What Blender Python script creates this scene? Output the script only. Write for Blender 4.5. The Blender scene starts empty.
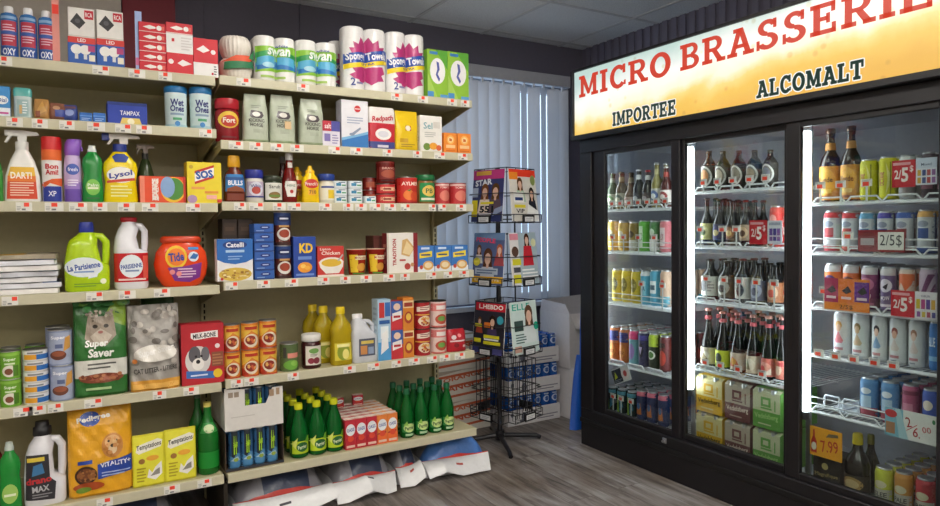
import bpy, math, random
from mathutils import Vector
from mathutils.geometry import tessellate_polygon
PI = math.pi
sc = bpy.context.scene
COL = sc.collection
rnd = random.Random(5)

# ------------------------------------------------------------------ materials
_mats = {}
def lin(h):
    if len(h) == 3: h = ''.join(c*2 for c in h)
    o = []
    for i in (0, 2, 4):
        c = int(h[i:i+2], 16)/255
        o.append(c/12.92 if c <= .04045 else ((c+.055)/1.055)**2.4)
    return (o[0], o[1], o[2], 1)
ROUGH = dict(paper=.55, gloss=.22, film=.3, plastic=.38, matte=.85, metal=.32, steel=.45, paint=.5)
def M(h, kind='paper'):
    key = (h, kind)
    if key in _mats: return _mats[key]
    m = bpy.data.materials.new(f'{kind}_{h}'); m.use_nodes = True
    nt = m.node_tree; b = nt.nodes['Principled BSDF']
    c = lin(h)
    b.inputs['Roughness'].default_value = ROUGH.get(kind, .4)
    if kind == 'metal': b.inputs['Metallic'].default_value = .9
    if kind == 'emit':
        b.inputs['Base Color'].default_value = c
        b.inputs['Emission Color'].default_value = c
    tc = nt.nodes.new('ShaderNodeTexCoord'); no = nt.nodes.new('ShaderNodeTexNoise')
    no.inputs['Scale'].default_value = 45; no.inputs['Detail'].default_value = 1
    nt.links.new(tc.outputs['Object'], no.inputs['Vector'])
    mx = nt.nodes.new('ShaderNodeMix'); mx.data_type = 'RGBA'
    mx.inputs[6].default_value = (c[0]*.93, c[1]*.93, c[2]*.93, 1)
    mx.inputs[7].default_value = (min(1, c[0]*1.05), min(1, c[1]*1.05), min(1, c[2]*1.05), 1)
    nt.links.new(no.outputs['Fac'], mx.inputs[0]); nt.links.new(mx.outputs[2], b.inputs['Base Color'])
    if kind == 'film':
        bp = nt.nodes.new('ShaderNodeBump'); bp.inputs['Strength'].default_value = .35; bp.inputs['Distance'].default_value = .006
        nt.links.new(no.outputs['Fac'], bp.inputs['Height']); nt.links.new(bp.outputs['Normal'], b.inputs['Normal'])
    if kind in ('clear', 'pane'):
        tr = nt.nodes.new('ShaderNodeBsdfTransparent'); ms = nt.nodes.new('ShaderNodeMixShader')
        out = nt.nodes['Material Output']
        if kind == 'clear':
            b.inputs['Roughness'].default_value = .08
            tr.inputs['Color'].default_value = (min(1, c[0]*1.6+.08), min(1, c[1]*1.6+.08), min(1, c[2]*1.6+.08), 1)
            ms.inputs[0].default_value = .6
            nt.links.new(tr.outputs[0], ms.inputs[1]); nt.links.new(b.outputs[0], ms.inputs[2])
        else:
            gl = nt.nodes.new('ShaderNodeBsdfGlossy'); gl.inputs['Roughness'].default_value = .02
            fr = nt.nodes.new('ShaderNodeLayerWeight'); fr.inputs['Blend'].default_value = .5
            pw = nt.nodes.new('ShaderNodeMath'); pw.operation = 'POWER'; pw.inputs[1].default_value = 4
            ma = nt.nodes.new('ShaderNodeMath'); ma.operation = 'MULTIPLY_ADD'; ma.inputs[1].default_value = .8; ma.inputs[2].default_value = .05
            tr.inputs['Color'].default_value = c
            nt.links.new(fr.outputs['Facing'], pw.inputs[0]); nt.links.new(pw.outputs[0], ma.inputs[0]); nt.links.new(ma.outputs[0], ms.inputs[0])
            nt.links.new(tr.outputs[0], ms.inputs[1]); nt.links.new(gl.outputs[0], ms.inputs[2])
        nt.links.new(ms.outputs[0], out.inputs[0])
    _mats[key] = m
    return m
def emitter(name, rgb, strength, base=(.8, .8, .8)):
    m = bpy.data.materials.new(name); m.use_nodes = True
    b = m.node_tree.nodes['Principled BSDF']
    b.inputs['Base Color'].default_value = (*base, 1)
    b.inputs['Emission Color'].default_value = (*rgb, 1); b.inputs['Emission Strength'].default_value = strength
    return m

# ------------------------------------------------------------------ mesh builder
def ring(z, rx, ry, n=2, cx=0, cy=0, N=28):
    o = []
    for i in range(N):
        a = 2*PI*i/N; c, s = math.cos(a), math.sin(a)
        o.append((cx+rx*math.copysign(abs(c)**(2/n), c), cy+ry*math.copysign(abs(s)**(2/n), s), z))
    return o
class MB:
    def __init__(self): self.v, self.f, self.m, self.s, self.mats = [], [], [], [], []
    def mi(self, mat):
        if mat not in self.mats: self.mats.append(mat)
        return self.mats.index(mat)
    def add(self, vs, fs, mat, smooth=False):
        o = len(self.v); k = self.mi(mat)
        self.v += [tuple(p) for p in vs]
        for f in fs:
            self.f.append(tuple(i+o for i in f)); self.m.append(k); self.s.append(smooth)
        return self
    def box(self, x0, y0, z0, x1, y1, z1, mat, c=0):
        lo, hi = (min(x0, x1), min(y0, y1), min(z0, z1)), (max(x0, x1), max(y0, y1), max(z0, z1))
        if not c:
            vs = [(X, Y, Z) for X in (lo[0], hi[0]) for Y in (lo[1], hi[1]) for Z in (lo[2], hi[2])]
            return self.add(vs, [(0, 1, 3, 2), (4, 6, 7, 5), (0, 4, 5, 1), (2, 3, 7, 6), (0, 2, 6, 4), (1, 5, 7, 3)], mat)
        c = min(c, *[(hi[i]-lo[i])*.45 for i in range(3)])
        vs, ix = [], {}
        for sx in (0, 1):
            for sy in (0, 1):
                for sz in (0, 1):
                    s = (sx, sy, sz)
                    for ax in range(3):
                        p = []
                        for i in range(3):
                            e = hi[i] if s[i] else lo[i]
                            p.append(e if i == ax else (e-c if s[i] else e+c))
                        ix[(s, ax)] = len(vs); vs.append(tuple(p))
        fs = []
        for ax in range(3):
            a, b = [i for i in range(3) if i != ax]
            for t in (0, 1):
                q = []
                for (u, w) in ((0, 0), (1, 0), (1, 1), (0, 1)):
                    s = [0, 0, 0]; s[ax] = t; s[a] = u; s[b] = w; q.append(ix[(tuple(s), ax)])
                fs.append(q)
            for u in (0, 1):
                for w in (0, 1):
                    s0 = [0, 0, 0]; s0[a] = u; s0[b] = w; s1 = list(s0); s1[ax] = 1
                    s0, s1 = tuple(s0), tuple(s1)
                    fs.append([ix[(s0, a)], ix[(s1, a)], ix[(s1, b)], ix[(s0, b)]])
        for sx in (0, 1):
            for sy in (0, 1):
                for sz in (0, 1): fs.append([ix[((sx, sy, sz), i)] for i in range(3)])
        cen = Vector([(lo[i]+hi[i])/2 for i in range(3)]); out = []
        for q in fs:
            P = [Vector(vs[i]) for i in q]; n = (P[1]-P[0]).cross(P[2]-P[0]); m = sum(P, Vector())/len(P)
            out.append(tuple(q) if n.dot(m-cen) > 0 else tuple(reversed(q)))
        return self.add(vs, out, mat)
    def loft(self, rings, mat, cap0=True, cap1=True, smooth=True):
        N = len(rings[0]); vs = [p for r in rings for p in r]; fs = []
        for i in range(len(rings)-1):
            for j in range(N):
                k = (j+1) % N; fs.append((i*N+j, i*N+k, (i+1)*N+k, (i+1)*N+j))
        self.add(vs, fs, mat, smooth)
        if cap0: self.add(rings[0], [tuple(reversed(range(N)))], mat)
        if cap1: self.add(rings[-1], [tuple(range(N))], mat)
        return self
    def cyl(self, cx, cy, z0, z1, r, mat, r1=None, n=16):
        return self.loft([ring(z0, r, r, 2, cx, cy, n), ring(z1, r1 or r, r1 or r, 2, cx, cy, n)], mat)
    def tube(self, pts, r, mat, n=8, closed=False):
        pts = [Vector(p) for p in pts]; rings = []; up = None
        rr = r if isinstance(r, (list, tuple)) else [r]*len(pts)
        for i, p in enumerate(pts):
            if closed: t = pts[(i+1) % len(pts)]-pts[i-1]
            else: t = pts[min(i+1, len(pts)-1)]-pts[max(i-1, 0)]
            t.normalize()
            if up is None: up = Vector((0, 0, 1)) if abs(t.z) < .9 else Vector((1, 0, 0))
            a = t.cross(up)
            if a.length < 1e-4: a = t.cross(Vector((0, 1, 0)))
            a.normalize(); b = a.cross(t); up = b
            rings.append([p+(a*math.cos(2*PI*k/n)+b*math.sin(2*PI*k/n))*rr[i] for k in range(n)])
        if closed: rings.append(rings[0])
        return self.loft(rings, mat, not closed, not closed)
    def prism(self, poly, y0, y1, mat, ax='y'):
        N = len(poly)
        P = (lambda a, b, c: (a, c, b)) if ax == 'y' else ((lambda a, b, c: (c, a, b)) if ax == 'x' else (lambda a, b, c: (a, b, c)))
        vs = [P(a, b, y0) for a, b in poly]+[P(a, b, y1) for a, b in poly]
        fs = [tuple(range(N)), tuple(reversed(range(N, 2*N)))]
        for i in range(N):
            j = (i+1) % N; fs.append((i, i+N, j+N, j))
        return self.add(vs, fs, mat)
    def grid(self, fn, nu, nv, mat, smooth=True, matfn=None):
        vs = [fn(i/nu, j/nv) for j in range(nv+1) for i in range(nu+1)]
        by = {}
        for j in range(nv):
            for i in range(nu):
                a = j*(nu+1)+i
                by.setdefault(matfn((i+.5)/nu, (j+.5)/nv) if matfn else mat, []).append((a, a+1, a+nu+2, a+nu+1))
        o = len(self.v); self.v += [tuple(p) for p in vs]
        for m, fs in by.items():
            k = self.mi(m)
            for f in fs: self.f.append(tuple(i+o for i in f)); self.m.append(k); self.s.append(smooth)
        return self
    def build(self, name, parent=None):
        me = bpy.data.meshes.new(name); me.from_pydata(self.v, [], self.f)
        for m in self.mats: me.materials.append(m)
        me.polygons.foreach_set('material_index', self.m); me.polygons.foreach_set('use_smooth', self.s)
        me.update()
        o = bpy.data.objects.new(name, me); COL.objects.link(o)
        if parent: o.parent = parent
        return o

# ------------------------------------------------------------------ printed artwork on surfaces
_txt = {}
def text_tris(s, bold=0.0, shear=0.0):
    k = (s, bold, shear)
    if k in _txt: return _txt[k]
    cu = bpy.data.curves.new('lettering', 'FONT'); cu.body = s; cu.resolution_u = 2; cu.offset = bold; cu.shear = shear
    cu.fill_mode = 'FRONT'
    ob = bpy.data.objects.new('lettering', cu); COL.objects.link(ob)
    dg = bpy.context.evaluated_depsgraph_get(); ev = ob.evaluated_get(dg); me = ev.to_mesh()
    me.calc_loop_triangles()
    V = [(v.co.x, v.co.y) for v in me.vertices]; T = [tuple(t.vertices) for t in me.loop_triangles]
    ev.to_mesh_clear(); bpy.data.objects.remove(ob); bpy.data.curves.remove(cu)
    x0, x1 = min(p[0] for p in V), max(p[0] for p in V); y0, y1 = min(p[1] for p in V), max(p[1] for p in V)
    V = [((p[0]-(x0+x1)/2)/(x1-x0), (p[1]-(y0+y1)/2)/(y1-y0)) for p in V]
    _txt[k] = (V, T, (x1-x0)/(y1-y0))
    return _txt[k]
def sub(tris, du, dv, out):
    for t in tris:
        best, e = 1.0, None
        for i in range(3):
            a, b = t[i], t[(i+1) % 3]
            q = max(abs(a[0]-b[0])/du, abs(a[1]-b[1])/dv)
            if q > best+1e-6: best, e = q, i
        if e is None: out.append(t); continue
        a, b, c = t[e], t[(e+1) % 3], t[(e+2) % 3]; m = ((a[0]+b[0])/2, (a[1]+b[1])/2)
        sub([(a, m, c), (m, b, c)], du, dv, out)
def paint(mb, shapes, w, h, frame, du=9, dv=9, kind='paper', d0=.0006, dl=.00015):
    """shapes drawn with 0..1 coordinates on an area w x h metres; frame(u, v, d) puts them on the surface"""
    for k, s in enumerate(shapes):
        t = s[0]; tr = []
        if t == 'r' or t == 'l':
            rs = [s[1:5]]
            if t == 'l':
                x0, y0, x1, y1, n = s[1:6]; st = (y1-y0)/n
                rs = [(x0, y0+i*st+st*.2, x0+(x1-x0)*(1 if i % 3 else .8), y0+i*st+st*.62) for i in range(n)]
            for x0, y0, x1, y1 in rs:
                a, b, c, d = (x0*w, y0*h), (x1*w, y0*h), (x1*w, y1*h), (x0*w, y1*h); tr += [(a, b, c), (a, c, d)]
            col = s[-1]
        elif t == 'e' or t == 'c':
            cx, cy, rx = s[1:4]; ry = s[4] if t == 'e' else rx*w/h
            N = 14 if rx < .08 else 20; P = [((cx+rx*math.cos(2*PI*i/N))*w, (cy+ry*math.sin(2*PI*i/N))*h) for i in range(N)]
            tr = [((cx*w, cy*h), P[i], P[(i+1) % N]) for i in range(N)]; col = s[-1]
        elif t == 'p':
            P = [(x*w, y*h) for x, y in s[1]]
            tr = [tuple(P[i] for i in q) for q in tessellate_polygon([[Vector((*p, 0)) for p in P]])]
            tr = [q if (q[1][0]-q[0][0])*(q[2][1]-q[0][1])-(q[1][1]-q[0][1])*(q[2][0]-q[0][0]) > 0 else (q[0], q[2], q[1]) for q in tr]
            col = s[2]
        elif t == 't':
            st, cx, cy, hh, ww, col = s[1:7]; rot = s[7] if len(s) > 7 else 0
            V, T, asp = text_tris(st, s[8] if len(s) > 8 else .012, s[9] if len(s) > 9 else 0)
            H = hh*h; W = ww*w if ww else asp*H
            c_, s_ = math.cos(math.radians(rot)), math.sin(math.radians(rot))
            Q = [(cx*w+c_*x*W-s_*y*H, cy*h+s_*x*W+c_*y*H) for x, y in V]
            tr = [tuple(Q[i] for i in q) for q in T]
        kd = kind
        if ':' in col: col, kd = col.split(':')
        o = []; sub(tr, du, dv, o); vs, fs, seen = [], [], {}
        for q in o:
            f = []
            for p in q:
                key = (round(p[0], 6), round(p[1], 6))
                if key not in seen: seen[key] = len(vs); vs.append(frame(p[0], p[1], d0+dl*k))
                f.append(seen[key])
            if len(set(f)) == 3: fs.append(tuple(f))
        mb.add(vs, fs, M(col, kd))

def specks(seed, x0, y0, x1, y1, n, cols, rx=.05, ry=.03):
    """small printed pieces: pasta, kibble, fruit, photo detail"""
    q = random.Random(seed)
    return [('e', q.uniform(x0, x1), q.uniform(y0, y1), rx*q.uniform(.6, 1.3), ry*q.uniform(.6, 1.3), q.choice(cols)) for _ in range(n)]

# ------------------------------------------------------------------ things and parts
def tag(o, label=None, cat=None, group=None, kind=None):
    if label: o['label'] = label
    if cat: o['category'] = cat
    if group: o['group'] = group
    if kind: o['kind'] = kind
    return o
def thing(name, label, cat, loc=(0, 0, 0), rz=0, group=None):
    o = bpy.data.objects.new(name, None); COL.objects.link(o); o.empty_display_size = .05
    o.location = loc; o.rotation_euler = (0, 0, rz)
    return tag(o, label, cat, group)
def dup(root, loc, label=None, rz=None, group=None):
    r = root.copy(); COL.objects.link(r); r.location = loc
    if rz is not None: r.rotation_euler = (0, 0, rz)
    if label: r['label'] = label
    if group: r['group'] = group
    for ch in list(root.children):
        c = ch.copy(); COL.objects.link(c); c.parent = r
        for g in ch.children:
            d = g.copy(); COL.objects.link(d); d.parent = c
    return r
def wave(x, z, a):
    return a*(math.sin(52*x+31*z)+.7*math.sin(-71*x+47*z+1)+.5*math.sin(120*x+90*z+2)) if a else 0
def skin(secs, w, d, h, wr=0):
    """absolute sections and the front-surface function of a lofted body"""
    S = []
    for s in secs:
        if len(s) == 2: S.append((s[0]*h, s[1]*w/2, s[1]*d/2, 2, 0, 0))
        else:
            s = tuple(s)+(0,)*(6-len(s)); S.append((s[0]*h, s[1]*w/2, s[2]*d/2, s[3] or 2, s[4]*w/2, s[5]*d/2))
    def front(x, z):
        a = S[0]; b = S[-1]
        for i in range(len(S)-1):
            lo, hi = S[i], S[i+1]
            if lo[0] <= z <= hi[0] and hi[0] > lo[0]:
                t = (z-lo[0])/(hi[0]-lo[0]); a = [lo[j]+(hi[j]-lo[j])*t for j in range(6)]; break
        else: a = S[0] if z <= S[0][0] else S[-1]
        _, rx, ry, n, cx, cy = a
        q = min(.995, abs((x-cx)/max(rx, 1e-5)))
        return cy-ry*(1-q**n)**(1/n)-wave(x, z, wr)
    return S, front
def body(secs, col, art=None, kind='plastic', wr=0, N=28, w=1, d=1, h=1, akind=None, fit=None):
    mb = MB(); S, front = skin(secs, w, d, h, wr)
    SS = S
    if wr:                                   # crumpled film: more rings, displaced
        SS = []
        for i in range(len(S)-1):
            m = max(1, int((S[i+1][0]-S[i][0])/.012)) if S[i+1][0] > S[i][0] else 1
            for j in range(m): SS.append(tuple(S[i][q]+(S[i+1][q]-S[i][q])*j/m for q in range(6)))
        SS.append(S[-1]); N = max(N, 44)
    rings = []
    for s in SS:
        r = ring(*s, N=N)
        if wr: r = [(x, y+(-wave(x, z, wr) if y < s[5] else wave(x, z, wr)), z) for x, y, z in r]
        rings.append(r)
    mb.loft(rings, M(col, kind), S[0][1] > 1e-5, S[-1][1] > 1e-5)
    if art:
        zs = [s[0] for s in S]; z0, z1 = min(zs), max(zs)
        if fit: z0, z1 = fit[0]*h, fit[1]*h
        rx = max(s[1] for s in S)
        def fr(u, v, dd): x = (u-rx)*.985; return (x, front(x, z0+v)-dd, z0+v)
        g = max(.0008, .008*rx) if S[0][3] == 2 else .0009
        if wr: g += wr*.35
        paint(mb, art, 2*rx, z1-z0, fr, .2*rx if not wr else .008, max(.05*(z1-z0), .004) if len(S) > 2 or wr else 9, akind or ('film' if wr else 'paper'), g, .0003)
    return mb
def boxy(w, d, h, col, art=None, kind='paper', c=.0015):
    mb = MB().box(-w/2, -d/2, 0, w/2, d/2, h, M(col, kind), c)
    if isinstance(art, list): art = {'F': art}
    for f, sh in (art or {}).items():
        if f == 'F': paint(mb, sh, w, h, lambda u, v, e: (u-w/2, -d/2-e, v), kind=kind)
        if f == 'L': paint(mb, sh, d, h, lambda u, v, e: (-w/2-e, d/2-u, v), kind=kind)
        if f == 'R': paint(mb, sh, d, h, lambda u, v, e: (w/2+e, u-d/2, v), kind=kind)
        if f == 'T': paint(mb, sh, w, d, lambda u, v, e: (u-w/2, v-d/2, h+e), kind=kind)
    return mb
def item(name, label, cat, S, parts, d=None, group=None, rot=0, dz=0):
    """S = (along, front, z, w, h, in_cooler); parts = list of (part name, shape, colour, art, kind, options)"""
    u, f, z, w, h, cool = S
    d = d or w; z += .0006
    loc = (f+d/2, u, z+dz) if cool else (u, f+d/2, z+dz)
    rz = (-PI/2 if cool else 0)+math.radians(rot)
    def mk(p):
        if callable(p[1]): return p[1](w, d, h)
        col = p[2]; art = p[3] if len(p) > 3 else None; kind = p[4] if len(p) > 4 and p[4] else None
        opt = p[5] if len(p) > 5 else {}
        if p[1] == 'box': return boxy(w, d, h, col, art, kind or 'paper', **opt)
        return body(p[1], col, art, kind or 'plastic', w=w, d=d, h=h, **opt)
    if len(parts) == 1:
        o = mk(parts[0]).build(name); o.location = loc; o.rotation_euler = (0, 0, rz)
        return tag(o, label, cat, group)
    t = thing(name, label, cat, loc, rz, group)
    for p in parts:
        o = mk(p).build(p[0], t)
    return t
def carton(label, S, d, col, art=None, group=None, name='carton', cat='box', rot=0, kind='paper', dz=0):
    return item(name, label, cat, S, [('body', 'box', col, art, kind)], d, group, rot, dz)
TIN = [(.0, .98), (.02, 1), (.035, .965), (.965, .965)]
TINLID = [(.965, .965), (.98, 1), (1, 1), (1, .93), (.975, .9), (.975, .02)]
def tin(label, S, col, art=None, group=None, lid='bbb', name='food_can', dz=0, kind='gloss'):
    return item(name, label, 'can', S, [('body', TIN, col, art, kind), ('lid', TINLID, lid, None, 'metal')], None, group, 0, dz)
DRINK = [(0, .76), (.045, .97), (.06, 1), (.88, 1), (.955, .84)]
DRINKLID = [(.955, .84), (.965, .86), (1, .84), (1, .78), (.985, .74), (.985, .02)]


# ================================================================== the room
XL, XR, YF, YB, ZC = -2.6, 3.40, -2.4, 4.0, 2.605
def struct(name, mb): return tag(mb.build(name), kind='structure')
def nodes(m): return m.node_tree.nodes, m.node_tree.links, m.node_tree.nodes['Principled BSDF']
def floor_mat():
    m = bpy.data.materials.new('vinyl_planks'); m.use_nodes = True; N, L, b = nodes(m)
    tc = N.new('ShaderNodeTexCoord')
    br = N.new('ShaderNodeTexBrick'); mp = N.new('ShaderNodeMapping'); mp.inputs['Rotation'].default_value[2] = PI/2
    L.new(tc.outputs['Object'], mp.inputs['Vector']); L.new(mp.outputs[0], br.inputs['Vector'])
    br.inputs['Scale'].default_value = 1; br.inputs['Brick Width'].default_value = 1.22; br.inputs['Row Height'].default_value = .152
    br.inputs['Mortar Size'].default_value = .0012; br.inputs['Mortar Smooth'].default_value = .3
    br.inputs['Color1'].default_value = (0, 0, 0, 1); br.inputs['Color2'].default_value = (1, 1, 1, 1); br.inputs['Mortar'].default_value = (.5, .5, .5, 1)
    mp2 = N.new('ShaderNodeMapping'); mp2.inputs['Scale'].default_value = (15, 1.6, 1)
    ad = N.new('ShaderNodeVectorMath'); ad.operation = 'MULTIPLY_ADD'; ad.inputs[1].default_value = (3, 9, 5)
    L.new(br.outputs['Color'], ad.inputs[0]); L.new(tc.outputs['Object'], ad.inputs[2]); L.new(ad.outputs[0], mp2.inputs['Vector'])
    n1 = N.new('ShaderNodeTexNoise'); n1.inputs['Scale'].default_value = 1.5; n1.inputs['Detail'].default_value = 7; n1.inputs['Roughness'].default_value = .68; n1.inputs['Distortion'].default_value = .4
    L.new(mp2.outputs[0], n1.inputs['Vector'])
    cr = N.new('ShaderNodeValToRGB'); e = cr.color_ramp.elements
    e[0].position = .30; e[0].color = lin('403b38'); e[1].position = .72; e[1].color = lin('aca8a2')
    for p, c in ((.42, '6c6560'), (.52, '87807a'), (.6, '918e8b')):
        k = e.new(p); k.color = lin(c)
    L.new(n1.outputs['Fac'], cr.inputs[0])
    n2 = N.new('ShaderNodeTexNoise'); n2.inputs['Scale'].default_value = 2.3; n2.inputs['Detail'].default_value = 3
    L.new(tc.outputs['Object'], n2.inputs['Vector'])
    r2 = N.new('ShaderNodeValToRGB'); r2.color_ramp.elements[0].position = .4; r2.color_ramp.elements[1].position = .65
    r2.color_ramp.elements[0].color = (.70, .64, .58, 1); r2.color_ramp.elements[1].color = (1.02, 1.05, 1.12, 1)
    L.new(n2.outputs['Fac'], r2.inputs[0])
    mx = N.new('ShaderNodeMix'); mx.data_type = 'RGBA'; mx.blend_type = 'MULTIPLY'; mx.inputs[0].default_value = 1
    L.new(cr.outputs[0], mx.inputs[6]); L.new(r2.outputs[0], mx.inputs[7])
    mo = N.new('ShaderNodeMix'); mo.data_type = 'RGBA'; mo.inputs[7].default_value = lin('3a332d')
    L.new(br.outputs['Fac'], mo.inputs[0]); L.new(mx.outputs[2], mo.inputs[6]); L.new(mo.outputs[2], b.inputs['Base Color'])
    b.inputs['Roughness'].default_value = .42
    bp = N.new('ShaderNodeBump'); bp.inputs['Strength'].default_value = .15; bp.inputs['Distance'].default_value = .003
    L.new(n1.outputs['Fac'], bp.inputs['Height']); L.new(bp.outputs[0], b.inputs['Normal'])
    return m
def ceiling_mat():
    m = bpy.data.materials.new('acoustic_tile'); m.use_nodes = True; N, L, b = nodes(m)
    tc = N.new('ShaderNodeTexCoord'); n = N.new('ShaderNodeTexNoise'); n.inputs['Scale'].default_value = 160; n.inputs['Detail'].default_value = 3
    L.new(tc.outputs['Object'], n.inputs['Vector'])
    cr = N.new('ShaderNodeValToRGB'); e = cr.color_ramp.elements
    e[0].position = .35; e[0].color = lin('dcdad6'); e[1].position = .5; e[1].color = lin('f0efec')
    L.new(n.outputs['Fac'], cr.inputs[0]); L.new(cr.outputs[0], b.inputs['Base Color']); b.inputs['Roughness'].default_value = .95
    bp = N.new('ShaderNodeBump'); bp.inputs['Strength'].default_value = .3; bp.inputs['Distance'].default_value = .002
    L.new(n.outputs['Fac'], bp.inputs['Height']); L.new(bp.outputs[0], b.inputs['Normal'])
    return m
struct('floor', MB().box(XL, YF, -.06, XR, YB, 0, floor_mat()))
cb = MB().box(XL, YF, ZC, XR, YB, ZC+.08, ceiling_mat())
struct('ceiling', cb)
gb = MB(); bar = M('d4d1cd', 'paint')
for y in [3.235-.61*k for k in range(10)]: gb.box(XL, y-.012, ZC-.004, XR, y+.012, ZC-.0005, bar)
gb.box(XL, YB-.11, ZC-.004, XR, YB-.088, ZC-.0005, bar)
for x in [3.17-1.22*k+(.0) for k in range(5)]: gb.box(x-.012, YF, ZC-.0045, x+.012, YB, ZC-.001, bar)
gb.box(2.50-.012, YF, ZC-.0045, 2.50+.012, YB, ZC-.001, bar)
struct('trim_1', gb)
WALL = M('615e6c', 'matte')
W0, W1, WZ0, WZ1 = 1.30, 3.20, .74, 2.30         # window opening
wb = MB().box(XL, YB, 0, W0, YB+.12, ZC, WALL).box(W1, YB, 0, XR, YB+.12, ZC, WALL)
wb.box(W0, YB, 0, W1, YB+.12, WZ0, WALL).box(W0, YB, WZ1, W1, YB+.12, ZC, WALL)
struct('wall_back', wb)
gv = MB()
for x in (.62, .70, 1.235): gv.box(x-.006, YB-.008, .1, x+.006, YB, ZC, WALL)
gv.box(1.235, YB-.008, 2.40, 1.42, YB, 2.412, WALL)
struct('trim_2', gv)
rb = MB().box(XR, YF, 0, XR+.12, YB, ZC, WALL)
for k in range(int((YB-YF)/.075)): rb.box(XR-.012, YF+.075*k, 0, XR, YF+.075*k+.045, ZC, M('696676', 'matte'))
struct('wall_right', rb)
struct('wall_left', MB().box(XL-.12, YF, 0, XL, YB, ZC, M('c8c4bc', 'matte')))
struct('wall_front', MB().box(XL, YF-.12, 0, XR, YF, ZC, M('c8c4bc', 'matte')))
struct('baseboard_back', MB().box(1.85, YB-.015, 0, XR-.02, YB, .1, M('2a2830', 'paint')))
# maroon and stone coloured wall boards over the left unit
struct('trim_3', MB().box(-1.6, YB-.03, 1.0, .285, YB-.001, ZC-.02, M('c3bcb4', 'matte'), .002))
struct('trim_4', MB().box(.29, YB-.03, 1.0, .545, YB-.001, ZC-.02, M('7d1228', 'paint'), .002))
# window
win = MB(); fm = M('b9bdc6', 'paint')
for a in ((W0, WZ0, W0+.05, WZ1), (W1-.05, WZ0, W1, WZ1), (W0+.05, WZ0, W1-.05, WZ0+.05), (W0+.05, WZ1-.05, W1-.05, WZ1), (2.22, WZ0+.05, 2.27, WZ1-.05)):
    win.box(a[0], YB+.03, a[1], a[2], YB+.09, a[3], fm)
win.box(W0-.06, YB-.014, WZ1, W1+.06, YB, WZ1+.07, fm, .003).box(W1, YB-.014, WZ0-.04, W1+.05, YB, WZ1, fm, .003)
win.box(W0-.06, YB-.05, WZ0-.04, W1+.06, YB+.03, WZ0-.005, fm, .003)
wo = struct('window_1', win)
tag(MB().box(W0+.05, YB+.058, WZ0+.05, W1-.05, YB+.062, WZ1-.05, M('e8f0f4', 'pane')).build('window_pane', wo), kind='structure')
# vertical blind
def blind_mat():
    m = bpy.data.materials.new('blind_vinyl'); m.use_nodes = True; N, L, b = nodes(m)
    b.inputs['Base Color'].default_value = lin('c4c4c8'); b.inputs['Roughness'].default_value = .5
    t = N.new('ShaderNodeBsdfTranslucent'); t.inputs['Color'].default_value = lin('c8ccd4')
    x = N.new('ShaderNodeMixShader'); x.inputs[0].default_value = .22
    L.new(b.outputs[0], x.inputs[1]); L.new(t.outputs[0], x.inputs[2]); L.new(x.outputs[0], N['Material Output'].inputs[0])
    return m
BM = blind_mat()
bl = thing('vertical_blind', 'pale grey vertical blind drawn across the window behind the magazine rack', 'blind', (2.27, YB-.085, .76))
MB().box(-.96, -.03, 1.52, .93, .03, 1.60, M('aeb1ba', 'paint'), .004).build('headrail', bl)
nsl = 22
for k in range(nsl):
    x = -.93+k*.0855; a = math.radians({17: 26, 19: 28}.get(k, -26+rnd.uniform(-5, 5))); w = .0445
    def sl(u, v, x=x, a=a):
        t = (u-.5)*2*w; bow = .006*(1-(2*u-1)**2)
        return (x+t*math.cos(a)-bow*math.sin(a), t*math.sin(a)-bow*math.cos(a), .0+1.50*v)
    mb = MB().grid(sl, 6, 1, BM); mb.box(x-.008, -.006, 1.49, x+.008, .006, 1.525, M('d7dae0', 'plastic'))
    mb.build('slat', bl)

# ================================================================== gondola shelving
STEEL, RAIL, DK = M('b8b08a', 'steel'), M('c6c1a6', 'steel'), M('2b241c', 'steel')
YS, YP = 2.97, 3.42
SEC = {'L': (-.66, .558), 'R': (.570, 1.800)}
gl = thing('gondola_shelving', 'beige steel frame of the grocery shelving with slotted uprights', 'shelving', (.57, YP, 0))
for s, (a, b) in SEC.items():
    MB().box(a-.57, .002, .10, b-.57, .02, 1.93, STEEL).build('back_panel', gl)
for x in (-.66, .564, 1.80):
    up = MB().box(x-.57-.014, -.028, .0, x-.57+.014, .0, 1.93, STEEL, .002)
    for k in range(62): up.box(x-.57-.0035, -.0286, .14+k*.0285, x-.57+.0035, -.0275, .158+k*.0285, M('16130f', 'matte'))
    up.build('upright', gl)
    y0 = -.447 if x < 1 else -.11
    MB().prism([(y0, .0), (y0, .205), (-.03, .205), (-.03, 0)], x-.57-.008, x-.57+.008, DK, 'x').build('base_foot', gl)
NAMES = {1: 'top', 2: 'second', 3: 'third', 4: 'fourth', 5: 'fifth', 6: 'bottom'}
TAGS = {
 'L1': [-0.168, 0.138, 0.263, 0.365], 'L2': [-0.141, -0.064, 0.022, 0.118, 0.210, 0.284, 0.513], 'L3': [-0.120, -0.026, 0.051, 0.124, 0.214, 0.299, 0.459], 'L4': [-0.171, 0.098, 0.210, 0.335],
 'L5': [-0.141, -0.098, -0.039, 0.084, 0.317, 0.436], 'L6': [0.114, 0.354, 0.478],
 'R1': [0.670, 0.925, 1.378, 1.517, 1.680, 1.755], 'R2': [0.633, 0.716, 0.805, 0.893, 1.064, 1.170, 1.326, 1.484, 1.606, 1.738], 'R3': [0.645, 0.712, 0.810, 0.876, 1.017, 1.126, 1.189, 1.259, 1.336, 1.415, 1.567, 1.611, 1.726],
 'R4': [0.604, 0.737, 0.858, 1.003, 1.107, 1.209, 1.326, 1.409, 1.550, 1.645, 1.738], 'R5': [0.617, 0.678, 0.858, 1.121, 1.239, 1.357, 1.452, 1.550, 1.623, 1.709], 'R6': []}
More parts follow.
